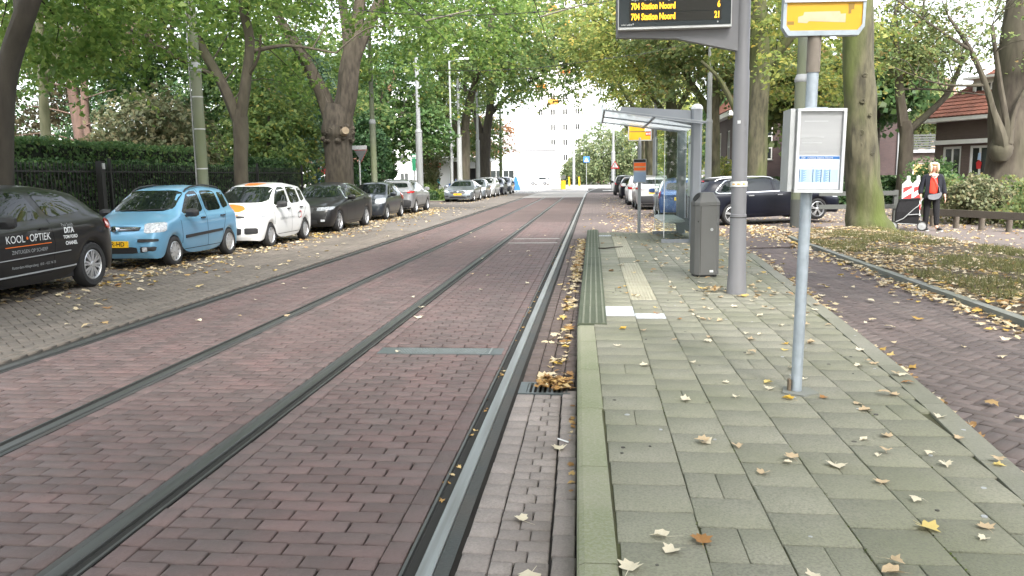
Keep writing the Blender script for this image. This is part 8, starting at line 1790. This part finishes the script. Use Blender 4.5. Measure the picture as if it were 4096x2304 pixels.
# blazer: two open front halves and sleeves grown as one coat
skin_mesh('blazer', [(0, 0.05, 0.90, .165, .10), (0, 0.05, 1.10, .155, .095), (0, 0.05, 1.28, .165, .095), (0, 0.045, 1.41, .13, .075), (-.19, 0.012, 1.375, .08, .085), (-.262, 0.03, 1.12, .070, .075), (-.29, -0.012, 0.92, .060, .062), (.19, 0.012, 1.375, .08, .085), (.258, 0.03, 1.12, .070, .075), (.29, -0.03, 0.91, .060, .062)],
          [(0, 1), (1, 2), (2, 3), (3, 4), (4, 5), (5, 6), (3, 7), (7, 8), (8, 9)], M['cloth_navy'], w_)
for s in (-1, 1):
    b = MB(); P0 = [(s * .075, -0.10, 1.41), (s * .098, -0.125, 1.25), (s * .105, -0.130, 1.08), (s * .115, -0.128, 0.90), (s * .13, -0.11, 0.82)]; P1 = [(s * .19, -0.06, 1.41), (s * .195, -0.085, 1.25), (s * .19, -0.09, 1.08), (s * .205, -0.085, 0.90), (s * .215, -0.06, 0.82)]
    V = P0 + P1 + [(x, y + 0.045, z) for x, y, z in P0 + P1]; n = 5
    F = [(i, i + 1, n + i + 1, n + i) for i in range(4)] + [(10 + i, 15 + i, 16 + i, 11 + i) for i in range(4)] + [(i, 10 + i, 11 + i, i + 1) for i in range(4)] + [(5 + i, 6 + i, 16 + i, 15 + i) for i in range(4)] + [(0, 5, 15, 10), (4, 14, 19, 9)]
    b.add(V, F); b.build('blazer_front', M['cloth_navy'], w_, True)
# hair: a bob with a parting, cut at the jaw
def bob(p):
    x, y, z = p
    if z < 0: x, y = x * (1 + 0.12 * -z) , y * (1 + 0.05 * -z)
    return (x, y, z)
ellipsoid('hair', (0, 0.035, 1.625), (0.118, 0.105, 0.135), M['hair_blonde'], w_, 20, 14, bob)
for s in (-1, 1): ellipsoid('hair_side', (s * 0.085, -0.045, 1.60), (0.036, 0.075, 0.125), M['hair_blonde'], w_, 12, 10)
ellipsoid('fringe', (0.0, -0.062, 1.705), (0.085, 0.055, 0.04), M['hair_blonde'], w_, 14, 8)
fz = 1.60
ellipsoid('nose', (0.0, -0.122, fz - 0.012), (0.012, 0.018, 0.022), M['skin'], w_, 8, 6)
for s in (-1, 1): ellipsoid('eye', (s * 0.028, -0.108, fz + 0.018), (0.012, 0.008, 0.007), M['ink_black'], w_, 8, 6)
ellipsoid('mouth', (0.0, -0.113, fz - 0.052), (0.022, 0.008, 0.007), pm('lips', (0.45, 0.12, 0.10), 0.5), w_, 8, 6)
for s in (-1, 1): ellipsoid('sunglass_lens', (s * 0.042, -0.068, 1.752), (0.032, 0.014, 0.022), M['ink_black'], w_, 10, 8)
b = MB(); b.tube([(0.07 * math.cos(a), -0.06 - 0.07 * abs(math.sin(a)) * 0.9, 1.43 - 0.085 * math.sin(a)) for a in np.linspace(0, math.pi, 12)], 0.007, 6); b.build('necklace', pm('pearl', (0.75, 0.6, 0.5), 0.4), w_, True)
for fx, fy, s in ((-.12, -0.06, 1), (.145, -0.22, 1)):
    b = MB(); b.prism([(-.042, .085), (.042, .085), (.05, -0.02), (.048, -0.12), (.02, -0.165), (-.02, -0.165), (-.046, -0.12), (-.048, -0.02)], 0.0, 0.022); o = b.build('shoe_sole', M['shoe_sole'], w_); o.location = (fx, fy, 0.0); o.rotation_euler = (0, 0, 0.15 if fx > 0 else -0.05)
    ellipsoid('shoe', (0, -0.035, 0.048), (0.048, 0.125, 0.045), M['shoe'], o, 14, 8, lambda p: (p[0], p[1], p[2] * (1.25 if p[1] > 0.2 else 0.85)))
# hands: palm and five curled fingers
for s, hx, hy, hz in ((-1, -.29, -0.045, 0.83), (1, .29, -0.065, 0.815)):
    nd = [(hx, hy, hz + 0.03, .024, .016), (hx, hy - 0.006, hz - 0.02, .032, .015)]; ed = [(0, 1)]
    for q, ln in zip((-1.5, -0.5, 0.5, 1.5), (0.055, 0.068, 0.065, 0.05)):
        i = len(nd); nd += [(hx + 0.002 * s, hy + q * 0.017, hz - 0.045, .0095), (hx - 0.004 * s, hy + q * 0.017 - 0.004, hz - 0.045 - ln * 0.6, .0085), (hx - 0.016 * s, hy + q * 0.017 - 0.006, hz - 0.045 - ln, .007)]; ed += [(1, i), (i, i + 1), (i + 1, i + 2)]
    i = len(nd); nd += [(hx - 0.008 * s, hy - 0.035, hz - 0.005, .010), (hx - 0.014 * s, hy - 0.05, hz - 0.04, .008)]; ed += [(0, i), (i, i + 1)]
    skin_mesh('hand', nd, ed, M['skin'], w_, 0, 1)
t = thing('shoulder_bag', 'grey crossbody bag hanging at the hip of the blonde woman', 'bag', (9.0, 22.5, 0.005), R_(-6)); t.scale = (1.03,) * 3
b = MB(); n_ = 10; prof = [(-0.16, 0.88), (-0.13, 0.82), (-0.02, 0.80), (0.10, 0.83), (0.16, 0.92), (0.17, 0.985), (0.05, 0.955), (-0.15, 0.925)]; b.prism(prof, -0.215, -0.15, 0, 'y'); b.build('pouch', M['bag_grey'], t)
MB().tube([(0.14, -0.16, 0.97), (0.10, -0.165, 1.12), (0.02, -0.15, 1.3), (-0.06, -0.10, 1.42), (-0.09, 0.0, 1.47)], 0.009, 6).build('strap', M['bag_grey'], t, True)
# shopping trolley
t = thing('shopping_trolley', 'black two wheeled shopping trolley pulled by the blonde woman', 'shopping trolley', (8.42, 22.62, 0.005), R_(-14))
b = MB(); lo = [(-0.27, -0.15, 0.20), (0.27, -0.15, 0.17), (0.27, 0.15, 0.17), (-0.27, 0.15, 0.20)]; mid = [(-0.27, -0.17, 0.52), (0.285, -0.17, 0.50), (0.285, 0.17, 0.50), (-0.27, 0.17, 0.52)]; hi = [(-0.20, -0.15, 0.82), (0.27, -0.15, 0.84), (0.27, 0.15, 0.84), (-0.20, 0.15, 0.82)]
V = lo + mid + hi; b.add(V, [(3, 2, 1, 0), (8, 9, 10, 11)] + [(4 * j + i, 4 * j + (i + 1) % 4, 4 * j + 4 + (i + 1) % 4, 4 * j + 4 + i) for j in range(2) for i in range(4)]); b.build('bag', M['cloth_black'], t)
b = MB(); b.prism([(-0.22, 0.80), (0.29, 0.83), (0.28, 0.87), (-0.19, 0.845)], -0.165, 0.165, 0, 'y'); b.build('flap', M['cloth_black'], t)
MB().tube([(-0.33, -0.19, 0.22), (-0.1, -0.2, 0.33), (0.16, -0.2, 0.60), (0.24, -0.2, 0.66), (0.36, -0.1, 0.86), (0.36, 0.0, 0.87)], 0.012, 8).build('frame_tube', M['pole_grey'], t, True)
MB().tube([(0.02, -0.2, 0.43), (0.31, -0.2, 0.45), (0.33, -0.2, 0.20)], 0.012, 8).build('frame_tube', M['pole_grey'], t, True)
MB().tube([(-0.31, -0.20, 0.2), (0.33, -0.2, 0.17)], 0.01, 8).build('axle', M['pole_grey'], t)
for x in (-0.35, 0.36):
    b = MB(); b.lathe([(0.105, -0.02), (0.13, -0.02), (0.13, 0.02), (0.105, 0.02)], 24, (x, -0.2, 0.135), 'y', close=True); wh = b.build('wheel', M['rubber'], t, True)
    b = MB(); b.lathe([(0.015, -0.015), (0.106, -0.004), (0.106, 0.004), (0.015, 0.015)], 24, (x, -0.2, 0.135), 'y', close=True); b.build('wheel_disc', M['pole_grey'], wh, True)
# striped beacons, marker post, fences
for i, (x, y, lb) in enumerate(((9.35, 25.2, 'red and white striped barrier beacon left of the blonde woman'), (9.75, 25.5, 'second striped beacon half hidden behind the blonde woman'))):
    t = thing('barrier_beacon', lb, 'beacon', (x, y, 0), R_(8 + 10 * i), 'striped barrier beacons')
    MB().prism([(-0.15, 0.25), (0.15, 0.25), (0.15, 1.2), (0.06, 1.32), (0.06, 1.45), (-0.02, 1.45), (-0.02, 1.32), (-0.15, 1.2)], -0.03, 0.03, 0, 'y').build('board', M['print_white'], t); MB().box(-0.2, -0.15, 0, 0.2, 0.15, 0.1).build('foot', M['black_plastic'], t); MB().box(-0.04, -0.02, 0.1, 0.04, 0.02, 0.25).build('stem', M['print_white'], t)
    for z in (0.28, 0.62, 0.94): MB().prism([(-0.135, z), (0.135, z + 0.16), (0.135, z + 0.33 if z < 0.9 else z + 0.22), (-0.135, z + 0.17)], -0.034, -0.0305, 0, 'y').build('red_stripe', M['sign_red'], t)
t = thing('marker_post', 'short red and white marker post beyond the navy estate car', 'post', (11.5, 35.5, 0)); MB().lathe([(0.06, 0), (0.06, 0.75), (0, 0.75)], 14).build('shaft', M['sign_red'], t, True)
for z in (0.3, 0.52): MB().lathe([(0.0615, z), (0.0615, z + 0.1)], 14).build('white_band', M['print_white'], t, True)
M['old_plank'] = pm('old_plank', (0.125, 0.105, 0.085), 0.9, col2=(0.075, 0.065, 0.05), nscale=4, stretch=(1, 12, 12), bump=0.4)
t = thing('rail_fence', 'dark wooden two-rail fence between mossy trunk and blonde woman', 'fence', (8.6, 26, 0))
for x in (0.0, 0.72): MB().box(x - 0.06, -0.06, 0, x + 0.06, 0.06, 1.02).build('post', M['pole_dark'], t)
for z in (0.45, 0.86): MB().box(-1.6, -0.095, z, 0.75, -0.0605, z + 0.14).build('plank', M['pole_dark'], t)
t = thing('plank_fence', 'low weathered plank fence along the shrubs at the right', 'fence', (0, 0, 0)); A, Bp = Vector((9.55, 24.6, 0)), Vector((12.2, 17.2, 0)); d = (Bp - A).normalized()
for i in range(2): MB().bar(A + d * (i * 3.95) + Vector((0, 0, 0.42)), A + d * (i * 3.95 + 3.93) + Vector((0, 0, 0.42)), 0.06, 0.19).build('plank', M['old_plank'], t)
for i in range(9):
    p = A + d * (0.35 + i * 0.88) + Vector((d.y, -d.x, 0)) * -0.11; MB().tube([p + Vector((0, 0, -0.02)), p + Vector((0.01, 0, 0.40))], 0.075, 10).build('post', M['old_plank'], t, True)
# people far away at the kiosk
def passer(x, y, rz, shirt, legs, label):
    t = thing('person', label, 'person', (x, y, 0), R_(rz), 'people standing at the kiosk')
    skin_mesh('body', B_, E_, M['skin'], t, 0, 1); skin_mesh('shirt', [(0, 0, 0.95, .165, .12), (0, 0, 1.2, .165, .12), (0, 0.01, 1.4, .14, .10), off(8, .03), off(9, .03), (-.28, -0.01, 0.95, .05, .05), off(12, .03), off(13, .03), (.28, -0.02, 0.95, .05, .05)], [(0, 1), (1, 2), (2, 3), (3, 4), (4, 5), (2, 6), (6, 7), (7, 8)], shirt, t, 0, 1)
    skin_mesh('trousers', [(0, 0.005, 0.97, .15, .118), off(16, .02), off(17, .025), off(18, .02), off(21, .02), off(22, .025), off(23, .02)], [(0, 1), (1, 2), (2, 3), (0, 4), (4, 5), (5, 6)], legs, t, 0, 1); ellipsoid('hair', (0, 0.02, 1.65), (0.085, 0.1, 0.1), M['bark_dark'], t, 10, 8)
passer(-13.6, 80.5, 180, pm('shirt_blue', (0.10, 0.16, 0.32), 0.9), M['cloth_navy'], 'person in a blue shirt standing at the blue kiosk counter')
passer(-15.6, 80, 150, pm('shirt_cyan', (0.05, 0.35, 0.42), 0.9), M['cloth_black'], 'person in a turquoise jacket near the kiosk')
passer(2.9, 78, 200, pm('shirt_teal', (0.03, 0.42, 0.42), 0.9), M['cloth_black'], 'far person in a bright turquoise jacket beyond the right cars')
t = bpy.data.objects['person.003'] if 'person.003' in bpy.data.objects else None
if t is not None: t['group'] = ''; del t['group']
